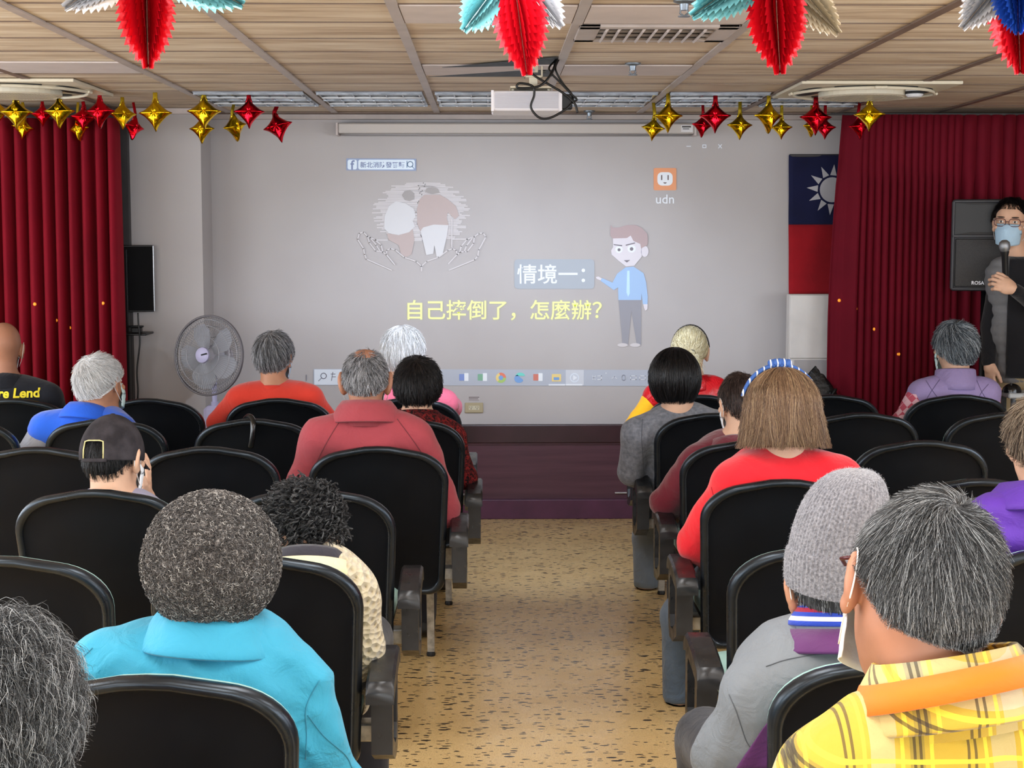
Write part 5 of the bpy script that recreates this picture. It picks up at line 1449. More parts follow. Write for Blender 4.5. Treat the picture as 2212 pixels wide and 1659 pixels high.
    a_ = put_hand(WL+f0*.012, left=True, **hL); parts.append((a_[0], a_[1], 0))
    a_ = put_hand(WR+f1*.012, left=False, **hR); parts.append((a_[0], a_[1], 0))
    # eyes, irises, brows, lips lie in the face
    def blobm(c, r, mi, n=10):
        th = np.linspace(0.001, math.pi-.001, n)[:, None]; ph = np.linspace(0, 2*math.pi, 2*n, endpoint=False)[None, :]
        q = np.stack([np.sin(th)*np.cos(ph)*r[0], np.sin(th)*np.sin(ph)*r[1], np.cos(th)*r[2]+0*ph], -1).reshape(-1, 3)
        w = np.array([H(*(np.array(c)+x)) for x in q]); idx = np.arange(n*2*n).reshape(n, 2*n); nx = np.roll(idx, -1, 1)
        return w, np.stack([idx[:-1], idx[1:], nx[1:], nx[:-1]], -1).reshape(-1, 4), mi
    for sx in (-1, 1):
        parts.append(blobm((sx*.033, .083, .012), (.0125, .0125, .0068), 1)); parts.append(blobm((sx*.033, .0915, .012), (.0052, .0045, .0056), 2))
        parts.append(blobm((sx*.034, .0965, .034), (.019, .005, .0032), 3))
    parts.append(blobm((0, .1035, -.067), (.018, .004, .006), 4))
    Pv, Qv, mi = joinm(parts)
    body = link('person', mesh_np('person', Pv-base, Qv, [sk, m_eye, m_iris, m_brow, m_lip], mi), None, tuple(base))
    tag(body, label, 'person', group)
    # garment
    s = SDF(lo, hi, vox); torso(s, .006, arms=sleeve is None)
    s.cap(nbv+V(0, 0, -.07), nbv+V(0, 0, -.045), .075*hs, .065*hs, .03)
    if sleeve is not None:
        for q, e in ((SL, EL), (SR, ER)): s.cap(q, q*.85+e*.15, .068, .060, .03)
    if fold: s.ripple(fold, 1.0, seed, quilt)
    P, Q = s.mesh(2 if fold else 1)
    keep = P[:, 2] > (pz-.10)
    g = link(garment, mesh_np(garment, P-base, Q, [top]), body)
    if sleeve is not None:
        s = SDF(lo, hi, vox); arms_(s, .006 if quilt == 0 else -.0); 
        if fold: s.ripple(fold, 1.2, seed+3)
        P2, Q2 = s.mesh(2); link('sleeves', mesh_np('sleeves', P2-base, Q2, [sleeve]), body)
    # trousers and shoes
    s = SDF(lo, hi, .02); s.ell(pv, V(.17*bulk, .15, .115), None, .04)
    for a, k_, n_ in zip(hips, knees, ank): s.cap(a, k_, .090, .070, .03); s.cap(k_, n_, .068, .055, .02)
    P2, Q2 = s.mesh(1); link('trousers', mesh_np('trousers', P2-base, Q2, [legs]), body)
    for n_ in ank:
        s = SDF(n_-V(.2, .25, .12), n_+V(.2, .3, .12), .012); s.ell(n_+fwd*.07-V(0, 0, .050), V(.047, .125 if abs(fwd[1]) > .5 else .05, .036), None, .02); s.cap(n_, n_-V(0, 0, .04), .048, .045, .02)
        P2, Q2 = s.mesh(1); P2[:, 2] = np.maximum(P2[:, 2], .002); link('shoe', mesh_np('shoe', P2-base, Q2, [m_shoe]), body)
    if collar: collar_mesh(body, base, nbv, hc, collar, hs, R)
    if hair:
        hv_, hq, hm = build_hair(hair, rng); w = hc+hs*(hv_@R.T)
        link('hair', mesh_np('hair', w-base, hq, list(HM[hair['mat']]), hm), body)
    BODY[name] = dict(o=body, base=base, H=H, R=R, hc=hc, hs=hs, nb=nbv, SL=SL, SR=SR, EL=EL, ER=ER, WL=WL, WR=WR, g=g, pv=pv, rng=rng, fwd=fwd, rgt=rgt)
    return BODY[name]

def collar_mesh(body, base, nbv, hc, c, hs, R):
    """ring round the neck: c = dict(mat, prof=[(r,z)..], sx, sy, tilt, name, drop)"""
    n = 40; prof = c['prof']; v = []; k = len(prof); tl = math.radians(c.get('tilt', 14)); cx = c.get('at', (0, 0, 0)); yw = math.radians(c.get('yaw', 0)); rl = math.radians(c.get('roll', 0))
    M = Matrix.Rotation(yw, 3, 'Z') @ Matrix.Rotation(rl, 3, 'Y') @ Matrix.Rotation(-tl, 3, 'X')
    for r, z in prof:
        for j in range(n):
            a = 2*math.pi*j/n
            dr = c.get('wave', 0)*math.sin(a*5+r*40)
            p = M @ Vector(((r+dr)*math.sin(a)*c.get('sx', 1.08), -(r+dr)*math.cos(a)*c.get('sy', 1.0), z))
            v.append(np.array(p)+nbv+np.array(cx)-base)
    idx = np.arange(k*n).reshape(k, n); nx = np.roll(idx, -1, 1)
    if c.get('closed', True): a, b, d, e = idx, nx, np.roll(nx, -1, 0), np.roll(idx, -1, 0)
    else: a, b, d, e = idx[:-1], nx[:-1], nx[1:], idx[1:]
    q = np.stack([a, e, d, b], -1).reshape(-1, 4)
    fm = None; mats = [c['mat']]
    if 'bands' in c:
        mats = c['bands'][0]; fm = np.repeat(np.array(c['bands'][1]), n)
    return link(c.get('name', 'collar'), mesh_np('collar', np.array(v), q, mats, fm), body)

def face_mask(b, mat, chin=False, loops=True, size=1.0):
    n, m = 22, 12; H = b['H']; v = []
    for j in range(m+1):
        s = j/m; z = .004-.110*s
        for i in range(n+1):
            a = math.radians(-72+144*i/n); wdt = (.078-.012*abs(s-.4)*1.2)*(1-.13*abs(math.degrees(a)/72)**4)
            bul = .020*math.sin(math.pi*s)*max(0, math.cos(a))**2 + .013*math.exp(-((s-.28)/.22)**2)*math.exp(-(math.degrees(a)/22)**2)
            pl = .0012*math.sin(s*26)
            zz = z-.010*(1-math.cos(a)) if s < .5 else z+.014*(1-math.cos(a))
            v.append(H(wdt*math.sin(a), .030+.076*math.cos(a)+bul+pl, zz)-b['base'])
    idx = np.arange((m+1)*(n+1)).reshape(m+1, n+1)
    q = np.stack([idx[:-1, :-1], idx[1:, :-1], idx[1:, 1:], idx[:-1, 1:]], -1).reshape(-1, 4)
    o = link('mask', mesh_np('mask', np.array(v), q, [mat]), b['o']); md = o.modifiers.new('thickness', 'SOLIDIFY'); md.thickness = .002; md.offset = 1
    if loops:
        for sx in (-1, 1):
            mb = MB()
            pts = [H(sx*.066, .048, -.018), H(sx*.080, .020, .014), H(sx*.086, -.004, .030), H(sx*.087, -.024, .010), H(sx*.085, -.024, -.022), H(sx*.079, .004, -.052), H(sx*.066, .044, -.082)]
            mb.tube(smooth_path([tuple(p-b['base']) for p in pts], 5), .0012*b['hs'], 6)
            mb.build('ear_loop', m_loop, o, smooth=True)
    return o
def shell_strands(b, pts, nrm, L, rad, mat, name, parent, rng, curl=.004, m=5):
    n = len(pts); s = np.linspace(0, 1, m+1)[None, :, None]; d = unit(nrm+rng.normal(0, .8, nrm.shape)); e = unit(np.cross(nrm, rng.normal(size=nrm.shape)))
    P = pts[:, None]+d[:, None]*s*L+e[:, None]*curl*np.sin(s*4+rng.rand(n)[:, None, None]*6)
    v, q = strands(P, rad); return v, q
# ================================================================== THE AUDIENCE
def PV(side, row, cpx, dy=.27, dx=0.0): return (CX[(side, row, cpx)]+dx, (ROWL if side == 'L' else ROWR)[row]+dy)
FOLDED = [(.066, -.03), (.064, .035), (.067, .052), (.075, .054), (.090, .034), (.107, .000), (.112, -.014), (.109, -.018), (.095, .006), (.082, .0), (.082, -.03)]
STAND = [(.064, -.03), (.062, .036), (.065, .044), (.073, .043), (.082, .015), (.094, -.03), (.084, -.04)]
RIB = [(.060, -.015), (.060, .014), (.064, .020), (.070, .016), (.075, -.015)]

# --- bald man, front row left
b = person('bald', 'bald man in a black jacket with yellow lettering at the left edge', (8, 752, 7.27), (12, 4, 4), 1.04, PV('L', 1, 30), (.19, .055), top=cloth('black_jacket', (22, 24, 32), 700, .1, .3), sk=sk_red, seed=1, vox=.014,
    hair=None, collar=dict(mat=cloth('black_collar', (20, 22, 30)), prof=STAND, tilt=18), bulk=1.15)
face_mask(b, m_mask)
def lettering(b, body, px, py, w_px, Y, mat, name='lettering', roll=0.0):
    v, f = text_mesh(body, 1.0, .03); a = np.array(v); w = a[:, 0].max()-a[:, 0].min(); k = w_px*Y/3320/w
    tree = BVHTree.FromPolygons([tuple(x.co) for x in b['g'].data.vertices], [tuple(p.vertices) for p in b['g'].data.polygons])
    c = at(px, py, Y)-b['base']; out = []; cr, sr = math.cos(roll), math.sin(roll)
    for p in a:
        x, z = (p[0]-(a[:, 0].max()+a[:, 0].min())/2)*k, p[1]*k
        x, z = x*cr-z*sr, x*sr+z*cr
        h = tree.ray_cast(Vector((c[0]+x, c[1]-.6, c[2]+z)), Vector((0, 1, 0)))
        y = h[0].y-.003 if h[0] is not None else c[1]
        out.append((c[0]+x, y, c[2]+z))
    return MB().add(out, f).build(name, mat, b['o'])
lettering(b, 'Future Lend', 10, 852, 134, 7.1, plain('yellow_thread', (236, 216, 50), .6), 'back_lettering')

# --- white hair, blue fleece
b = person('fleece', 'white-haired person in a bright blue fleece vest with grey sleeves', (217, 830, 6.46), (-22, 6, -8), 1.02, PV('L', 2, 225), (.185, .075), nb=at(188, 902, 6.42), shl=at(100, 925, 6.42), shr=at(258, 930, 6.40), top=cloth('blue_fleece', (38, 96, 214), 500, .08, .25, .95, .4), sleeve=cloth('grey_satin_sleeve', (140, 142, 152), 500, .15, .5, .5),
    ell_=at(58, 990, 6.42), hair=dict(mat='white', n=3200, scale=(1.06, 1.05, 1.04), len=.6, lift=.014, crown=(-.15, -.5, .85), swirl=.5, jit=.2, rad=.0011, nape=2.25), collar=dict(mat=cloth('blue_fleece_collar', (36, 92, 208), 500, .08, .2), prof=FOLDED, tilt=16, roll=6), seed=2, vox=.013)
face_mask(b, m_maskg)

# --- black baseball cap
b = person('cap', 'man in a faded black baseball cap raising his right hand to his face', (245, 990, 4.66), (-16, 8, -2), 1.0, PV('L', 4, 205), (.19, .07), top=cloth('lilac_grey_shirt', (150, 148, 172), 600), sk=sk_pale, vox=.012, hv=.0055, seed=3,
    elr=at(400, 1165, 4.85), wr=at(322, 1092, 4.93), handR=dict(fwd=(.10, -.02, 1), up=(1, .25, .05), curl=14, thumb=-6), ears=1.12,
    hair=dict(mat='black', n=2600, scale=(.985, 1.0, .985), len=.34, lift=.008, nape=2.42, side=1.6, front=.7, rad=.0008, crown=(0, -.3, .95), swirl=.1, down=.6))
face_mask(b, m_mask)
def head_shell(b, name, mats, fr, nphi=64, nth=40, off=0.0, disp=None, fmat=None, axis=None, closed_bottom=True):
    """hat as a surface over the head: fr(theta01, phi) -> head-local point"""
    v = []
    for j in range(nth+1):
        for i in range(nphi): v.append(b['H'](*fr(j/nth, 2*math.pi*i/nphi))-b['base'])
    idx = np.arange((nth+1)*nphi).reshape(nth+1, nphi); nx = np.roll(idx, -1, 1)
    q = np.stack([idx[:-1], idx[1:], nx[1:], nx[:-1]], -1).reshape(-1, 4)
    return link(name, mesh_np(name, np.array(v), q, mats, fmat), b['o'])
# cap: six-panel dome, rear opening with strap, button, brim at the front
m_capc = NT('washed_black_cotton'); m_capc.set(m_capc.ramp(m_capc.noise(16, 4), [(.35, (38, 35, 38)), (.7, (64, 60, 64))]), .9, 0, .2); m_capc.bump(m_capc.noise(20, 3, dist=.8), .4, .008); m_capc = m_capc.m
def capf(s, ph):
    th = s*1.72; e = 1+.012*abs(math.cos(3*ph))**8*math.sin(th)
    zb = .0
    return (.0885*math.sin(th)*math.sin(ph)*e, -.008-.110*math.sin(th)*math.cos(ph)*e, .012+.120*math.cos(th)-(.010 if s > .97 else 0)*(0))
v = []; q = []; nphi, nth = 96, 44
for j in range(nth+1):
    for i in range(nphi): v.append(b['H'](*capf(j/nth, 2*math.pi*i/nphi))-b['base'])
def in_gap(j, i):
    ph = (2*math.pi*(i+.5)/nphi+math.pi) % (2*math.pi)-math.pi; s = (j+.5)/nth
    return abs(ph+.05) < .38 and s > .72 - .0*abs(ph) and s < .975
for j in range(nth):
    for i in range(nphi):
        if not in_gap(j, i): q.append((j*nphi+i, (j+1)*nphi+i, (j+1)*nphi+(i+1) % nphi, j*nphi+(i+1) % nphi))
cp = link('baseball_cap', mesh_np('baseball_cap', np.array(v), np.array(q), [m_capc]), b['o']); md = cp.modifiers.new('t', 'SOLIDIFY'); md.thickness = .0025; md.offset = 1
mb = MB(); edge = []
for s, ph in [(.975, -.44), (.85, -.44), (.73, -.42), (.715, -.25), (.715, 0), (.715, .2), (.73, .32), (.85, .34), (.975, .34)]: edge.append(np.array(b['H'](*[c*1.02 for c in capf(s, ph)]))-b['base'])
mb.tube([tuple(p) for p in edge], .0022, 6); mb.build('opening_piping', plain('pale_yellow_piping', (206, 196, 140), .8), cp, smooth=True)
mb = MB().tube([tuple(np.array(b['H'](*[c*1.025 for c in capf(1.0, ph)]))-b['base']) for ph in np.linspace(-.5, .45, 9)], .006, 8, flat=(1, .4)); mb.build('strap', m_capc, cp, smooth=True)
bt = np.array(b['H'](0, -.008, .133))-b['base']; MB().lathe([(.009, -.004), (.009, .0), (.006, .003), (0, .004)], 14, Matrix.Translation(Vector(bt))).build('top_button', m_capc, cp, smooth=True)
br = []; n1_, n2_ = 16, 6
for j in range(n2_+1):
    for i in range(n1_+1):
        a = math.radians(-46+92*i/n1_); r = 1+.62*j/n2_*math.cos(a)**.6
        br.append(b['H'](.0885*math.sin(a)*(1+.05*j/n2_), -.008+.110*math.cos(a)*r, .0-.03*j/n2_-.018*(1-math.cos(a)))-b['base'])
idx = np.arange((n1_+1)*(n2_+1)).reshape(n2_+1, n1_+1)
o = link('brim', mesh_np('brim', np.array(br), np.stack([idx[:-1, :-1], idx[:-1, 1:], idx[1:, 1:], idx[1:, :-1]], -1).reshape(-1, 4), [m_capc]), cp); md = o.modifiers.new('t', 'SOLIDIFY'); md.thickness = .004

# --- turquoise jacket, boucle hat
m_turq = cloth('turquoise_jersey', (54, 148, 178), 500, .05, .45, .7, .1)
b = person('boucle', 'lady in a turquoise jacket and a round grey-brown boucle knit hat', (462, 1243, 2.80), (-6, 12, 0), .98, PV('L', 6, 307, .27, .05), (.20, .06), nb=at(455, 1392, 2.80), shl=at(235, 1452, 2.80), shr=at(640, 1478, 2.80), ell_=at(150, 1680, 2.84), elr=at(728, 1690, 2.86),
    top=m_turq, sk=sk_pale, vox=.0095, hv=.006, seed=4, bulk=1.12, fold=.015, armr=1.0,
    hair=dict(mat='silver', n=300, len=.3, nape=2.2), collar=dict(mat=cloth('turquoise_collar', (56, 150, 180), 500, .05, .3, .7, .1), prof=[(r*1.10, z*1.12) for r, z in FOLDED], tilt=8, roll=4, wave=.0015, at=(0, -.004, .008)))
m_red_edge = cloth('red_undershirt', (190, 24, 40), 500)
collar_mesh(b['o'], b['base'], b['nb'], b['hc'], dict(mat=m_red_edge, prof=[(.055, 0), (.056, .062), (.060, .064), (.064, .03), (.062, 0)], tilt=2, name='red_undershirt_collar', at=(.004, 0, .004)), .98, b['R'])
tb = NT('boucle_wool'); n_ = tb.noise(150, 3, dist=1.5); tb.set(tb.ramp(n_, [(.36, (26, 24, 23)), (.50, (66, 62, 60)), (.62, (112, 108, 105)), (.76, (190, 186, 182))]), .9, 0, .2, .2)
tb.bump(n_, 1.0, .012); m_boucle = tb.m
rng = np.random.RandomState(11); hn_ = rng.rand(6)*6
def hatf(s, ph):
    th = s*2.55; r = 1+.006*math.sin(5*ph+hn_[0])+.005*math.sin(9*ph-7*th+hn_[1])+.010*math.sin(2*ph+3*th+hn_[2])+.004*math.sin(41*ph+13*th)*math.sin(37*th-9*ph)
    k = 1.0 if th < 1.7 else 1.0-.05*(th-1.7)
    return (.1300*math.sin(th)*math.sin(ph)*r*k, -.018-.128*math.sin(th)*math.cos(ph)*r*k, .024+.132*math.cos(th)*r*(.97 if th > 1.57 else 1))
hat = head_shell(b, 'knit_hat', [m_boucle], hatf, 160, 110)
# loose boucle loops on the hat
me = hat.data; pv_ = np.zeros(len(me.vertices)*3, np.float32); me.vertices.foreach_get('co', pv_); pv_ = pv_.reshape(-1, 3); ctr = np.array(b['H'](0, -.018, .03))-b['base']
sel = rng.choice(len(pv_), 15000); pts = pv_[sel]+rng.normal(0, .0009, (15000, 3)); nr = unit(pts-ctr)
sgrid = np.linspace(0, 1, 6)[None, :, None]; d1 = unit(np.cross(nr, rng.normal(size=nr.shape)))
P = pts[:, None]+d1[:, None]*(sgrid-.5)*.008+nr[:, None]*(.0028*np.sin(math.pi*sgrid)-.0006)+unit(np.cross(nr, d1))[:, None]*.0028*np.sin(6.28*sgrid)
vv, qq = strands(P, .0008, .8); o = link('boucle_loops', mesh_np('boucle_loops', vv, qq, [hairmat('boucle_yarn', [(0, (40, 37, 36)), (.5, (80, 76, 74)), (.85, (120, 116, 113)), (1, (176, 173, 168))], .9)]), hat)
# glasses temple at the right cheek
mb = MB().tube([tuple(np.array(b['H'](*p))-b['base']) for p in ((.074, .085, .012), (.080, .02, .012), (.086, -.02, -.002))], .003, 8); mb.build('glasses_temple', plain('pale_metal', (190, 196, 200), .2, .8), b['o'], smooth=True)
face_mask(b, m_mask)

# --- grey hair in the bottom left corner
b = person('corner', 'person with wavy dark grey hair cut off by the bottom left corner', (-18, 1560, 1.86), (0, 6, 3), 1.06, (at(-30, 1600, 1.62)[0], 1.62+.27), (.19, .07), top=cloth('charcoal_jacket', (46, 46, 52)), vox=.016, hv=.010, seed=5,
    hair=dict(mat='saltdark', style='curly', n=9000, cl=3, cr=.005, scale=(1.04, 1.03, 1.02), len=.95, lift=.018, curl=.0060, rad=.00045, seg=14, nape=2.5, side=1.75, front=.8, swirl=.5, jit=.4, crown=(-.5, .35, .8), lump=.006))

# --- orange-red sweater
b = person('orange', 'grey-haired person in an orange-red sweater in the front row', (592, 770, 7.26), (-14, 4, 4), 1.0, PV('L', 1, 602), (.185, .06), nb=at(594, 842, 7.22), shl=at(520, 862, 7.22), shr=at(668, 862, 7.22), ell_=at(470, 915, 7.3), elr=at(712, 915, 7.3), top=cloth('orange_red_knit', (206, 58, 42), 420, .06, .3, .95, .3), vox=.013, seed=6,
    hair=dict(mat='silver', n=2600, scale=(1.06, 1.04, 1.03), len=.7, lift=.012, crown=(-.1, -.35, .9), swirl=.35, jit=.18, rad=.0012, nape=2.45, side=1.62, down=.7), collar=dict(mat=cloth('orange_red_collar', (206, 58, 42), 420), prof=RIB, tilt=6, at=(0, .004, .002)))
face_mask(b, m_maskb)

# --- white hair and pink top behind
b = person('pink', 'white-haired person in pink sitting behind the two heads left of the aisle', (870, 762, 7.30), (0, 6, 3), 1.05, PV('L', 1, 880), (.19, .065), top=cloth('pink_knit', (214, 104, 130)), sk=sk_pale, seed=7, elr=at(975, 880, 7.36),
    hair=dict(mat='white', n=2600, scale=(1.12, 1.08, 1.06), len=.8, lift=.014, crown=(-.1, -.15, 1), swirl=.1, jit=.15, rad=.0013, nape=2.5, side=1.8, down=.8))

# --- maroon jacket
m_mar = cloth('faded_maroon_twill', (158, 66, 74), 600, .05, .35, .9)
b = person('maroon', 'balding man in a faded maroon jacket beside the aisle', (790, 824, 5.62), (0, 6, 0), 1.02, PV('L', 3, 815), (.195, .07), nb=at(792, 903, 5.58), shl=at(692, 945, 5.56), shr=at(898, 945, 5.56), ell_=at(640, 1085, 5.64), elr=at(962, 1105, 5.66), wl=at(690, 1120, 5.85), wr=at(940, 1120, 5.9), top=m_mar, sk=sk_red, vox=.011, hv=.006, seed=8, bulk=1.12, ears=1.3, armr=1.12, fold=.008,
    hair=dict(mat='silver', n=3600, scale=(.985, 1.01, 1.0), len=.34, lift=.008, crown=(.1, -.45, .85), swirl=.3, jit=.3, rad=.0009, nape=2.2, side=1.45, front=.5, bald=((0, -.22, 1), .62, .10)),
    collar=dict(mat=m_mar, prof=[(r*1.12, z*1.15) for r, z in FOLDED], tilt=10))
bh = b
# skin shows through the thin crown: shell lowered there
face_mask(b, m_mask)

# --- dark floral lady
t = NT('dark_red_floral'); v_ = t.noise(42, 4, dist=1.6); v2_ = t.noise(23, 3, dist=2.0)
t.set(t.mix(t.val(v2_, [(.47, 0), (.53, 1)]), t.ramp(v_, [(.44, (26, 14, 16)), (.50, (128, 34, 34))]), t.ramp(v_, [(.40, (104, 30, 32)), (.56, (24, 14, 16))])), .85, 0, .2); t.bump(v_, .3, .006); m_floral = t.m
b = person('floral', 'dark-haired lady in a dark red floral blouse beside the aisle', (902, 836, 6.44), (0, 8, 4), 1.04, PV('L', 2, 872), (.18, .075), nb=at(905, 915, 6.4), shl=at(822, 945, 6.4), shr=at(972, 948, 6.4), elr=at(1004, 1030, 6.47), wr=at(1000, 1035, 6.65), top=m_floral, sk=sk_pale, vox=.012, seed=9,
    hair=dict(mat='softblack', n=4600, scale=(1.12, 1.08, 1.05), len=.6, lift=.012, crown=(-.05, -.55, .8), swirl=.25, jit=.2, rad=.0010, nape=2.55, side=1.75, lump=.004), collar=dict(mat=m_floral, prof=FOLDED, tilt=12))
# --- curly hair, cream knitwear
t = NT('cream_open_knit'); v_ = t.N('ShaderNodeTexVoronoi', {'Vector': t.map((1, .6, 1)), 'Scale': 62.0}); w_ = t.noise(30, 2)
t.set(t.ramp(v_.outputs[0], [(.02, (96, 84, 60)), (.16, (176, 160, 126)), (.5, (196, 184, 156))]), .95, 0, .2, .3); t.bump(v_.outputs[0], .9, .02); m_knit = t.m
b = person('curly', 'lady with curly black hair bowed over, in a cream open-knit cardigan', (655, 1150, 3.84), (18, 34, 6), .98, PV('L', 5, 545, .27, .08), (.17, .065), nb=at(668, 1240, 3.74), shl=at(545, 1296, 3.74), shr=at(745, 1278, 3.74), elr=at(785, 1395, 3.76), wr=at(768, 1520, 3.95), top=m_knit, sk=sk_pale, vox=.010, hv=.006, seed=10, ears=1.25,
    hair=dict(mat='curlblack', style='curly', n=8000, cl=14, cr=.0016, scale=(1.10, 1.06, 1.04), len=.40, lift=.020, curl=.0085, rad=.00062, seg=13, nape=2.4, side=1.45, swirl=.3, jit=.8, lump=.008, crown=(.0, -.4, .9)),
    collar=dict(mat=cloth('dark_grey_collar', (44, 42, 50)), prof=[(.062, -.03), (.064, .030), (.070, .040), (.082, .030), (.092, -.01), (.084, -.02)], tilt=26, at=(0, 0, .018)))
collar_mesh(b['o'], b['base'], b['nb'], b['hc'], dict(mat=cloth('cream_band', (222, 204, 160)), prof=[(.080, -.04), (.090, .004), (.097, .004), (.108, -.03), (.104, -.045)], tilt=24, at=(0, 0, .022), name='cream_neck_band'), 1, b['R'])

# --- pale blonde ponytail, red satin and yellow
m_satin = NT('red_satin'); m_satin.set(m_satin.ramp(m_satin.noise(5, 3), [(.3, (176, 14, 26)), (.7, (206, 24, 34))]), .32, 0, .5); m_satin.bump(m_satin.noise(16, 3, dist=1.2), .5, .02); m_satin = m_satin.m
b = person('blonde', 'person with pale blonde tied-back hair in a red satin and yellow jacket', (1490, 760, 7.40), (-10, 4, 0), 1.03, (CX[('R', 1, 1512)]-.02, 7.17+.27), (.19, .055), nb=at(1496, 832, 7.36), shl=at(1420, 858, 7.36), shr=at(1548, 850, 7.36), ell_=at(1368, 930, 7.36), top=m_satin, sleeve=cloth('yellow_sleeve', (230, 170, 30), 500), sk=sk_pale, seed=12,
    hair=dict(mat='blonde', n=2600, scale=(1.05, 1.04, 1.02), len=.8, lift=.006, crown=(0, .95, .3), swirl=.05, jit=.08, rad=.0011, nape=2.4, side=1.55, down=0), collar=dict(mat=m_satin, prof=STAND, tilt=10))
mb = MB().tube([tuple(np.array(b['H'](.0895*math.sin(a), .035, .014+.113*math.cos(a)))-b['base']) for a in np.linspace(-1.5, 1.5, 17)], .0035, 8, flat=(1, 1)); mb.build('hair_band', plain('dark_metal_band', (40, 38, 36), .3, .5), b['o'], smooth=True)
rng = np.random.RandomState(21)
c0 = np.array([0.012, -.118, -.006]); nS = 900; s_ = np.linspace(0, 1, 8)[None, :, None]
off = rng.normal(0, .009, (nS, 1, 3)); wv = rng.normal(0, 1, (nS, 1, 3))
P = c0+off*V(1, .8, .6)*(.55+s_*1.4)+s_*V(.016, -.004, -.085)*rng.uniform(.5, 1.1, (nS, 1, 1))+V(0, -.014, 0)*np.sin(s_*3.1)+wv*.004*np.sin(s_*9+rng.rand(nS, 1, 1)*6)
vv, qq = strands(P, .0011); w = b['hc']+b['hs']*(vv@b['R'].T)-b['base']
link('ponytail', mesh_np('ponytail', w, qq, [HM['blonde'][1]]), b['o'])
th_ = MB().tube([tuple(np.array(b['H'](.012+.015*math.cos(a), -.116, -.004+.015*math.sin(a)))-b['base']) for a in np.linspace(0, 6.28, 16, endpoint=False)], .004, 8, closed=True); th_.build('hair_tie', m_blackp, b['o'], smooth=True)

# --- black bob, grey sweater
m_gsw = NT('heather_grey_jersey'); m_gsw.set(m_gsw.ramp(m_gsw.noise(60, 4), [(.35, (104, 108, 118)), (.7, (136, 140, 150))]), .9, 0, .2, .2); m_gsw.bump(m_gsw.noise(13, 3, dist=1.2), .4, .02); m_gsw = m_gsw.m
b = person('greysw', 'lady with a glossy black bob in a heather grey sweater by the aisle', (1457, 822, 6.60), (0, 6, 0), 1.04, PV('R', 2, 1543, .27, -.06), (.185, .065), nb=at(1466, 900, 6.56), shl=at(1378, 938, 6.54), shr=at(1560, 925, 6.54), ell_=at(1362, 1018, 6.62), wl=at(1395, 1050, 6.8), top=m_gsw, sk=sk_pale, vox=.0115, seed=13, bulk=1.1, armr=1.1, legs=cloth('grey_slacks', (104, 112, 120)),
    hair=dict(mat='black', style='bob', n=3600, scale=(1.22, 1.12, 1.10), drop=.105, flare=-.34, fexp=2.2, rad=.0012), kn=[at(1398, 1160, 6.95), at(1480, 1100, 7.0)])
# --- boy, maroon hoodie
m_hood = cloth('maroon_fleece', (104, 26, 42), 420, .06, .3, .95, .35)
b = person('boy', 'boy with short dark hair in a maroon hoodie, partly behind the brown bob', (1600, 872, 5.74), (14, 8, -4), .96, PV('R', 3, 1620, .27, -.03), (.165, .075), nb=at(1590, 968, 5.70), shl=at(1505, 1005, 5.68), shr=at(1690, 1000, 5.7), ell_=at(1436, 1085, 5.78), wl=at(1470, 1110, 6.0), top=m_hood, sk=sk_pale, vox=.0115, hv=.006, seed=14, armr=1.1,
    hair=dict(mat='boy', n=3200, scale=(1.03, 1.03, 1.03), len=.36, lift=.008, crown=(.05, -.35, .93), swirl=.5, jit=.2, rad=.0010, nape=2.35, side=1.6), collar=dict(mat=m_hood, prof=[(.070, -.03), (.068, .02), (.076, .034), (.094, .026), (.118, -.02), (.122, -.06), (.10, -.06)], tilt=20, name='hood', wave=.004, sx=1.1, sy=1.15))
face_mask(b, m_mask)
# --- brown bob, red sweater
m_redk = cloth('bright_red_sweater', (222, 32, 44), 460, .04, .3, .92, .3)
b = person('redlady', 'lady with a brown bob and blue headband in a bright red sweater', (1688, 892, 4.84), (4, 8, 0), 1.05, PV('R', 4, 1695, .27, -.02), (.19, .07), nb=at(1694, 988, 4.82), shl=at(1585, 1048, 4.78), shr=at(1815, 1035, 4.78), ell_=at(1500, 1178, 4.90), wl=at(1560, 1225, 5.14), elr=at(1880, 1180, 4.92), top=m_redk, sk=sk_pale, vox=.0105, hv=.006, seed=15, bulk=1.1, armr=1.12, fold=.0065, legs=m_jeans, kn=[at(1470, 1330, 5.20), at(1660, 1260, 5.25)],
    hair=dict(mat='brownbob', style='bob', n=11000, scale=(1.32, 1.16, 1.10), drop=.118, flare=.16, rad=.0008))
b['o'].data.materials[0] = sk_pale
# blue knotted headband
m_hb = NT('blue_striped_headband'); w_ = m_hb.N('ShaderNodeTexWave', {'Vector': m_hb.obj(), 'Scale': 14.0, 'Distortion': 1.0}); m_hb.set(m_hb.ramp(w_.outputs[0], [(.86, (64, 100, 168)), (.90, (226, 228, 232))], True), .75, 0, .3); m_hb = m_hb.m
def hbp(a, r=1.0, y=.0): return np.array(b['H'](.122*math.sin(a)*r, .012+y, .010+.134*math.cos(a)*r))-b['base']
an = np.linspace(-1.25, 1.25, 21)
mb = MB().tube([tuple(hbp(a)) for a in an], [.010+.007*math.cos(a*1.2) for a in an], 12, flat=(.55, 1.3))
hbo = mb.build('headband', m_hb, b['o'], smooth=True)
mb = MB()
for k in range(5):
    a = -.20+.1*k; mb.tube([tuple(hbp(a-.05, 1.02, -.022)), tuple(hbp(a-.01, 1.085, -.008)), tuple(hbp(a+.04, 1.085, .012)), tuple(hbp(a+.07, 1.02, .028))], [.006, .012, .012, .006], 10)
mb.build('headband_knot', m_hb, hbo, smooth=True)

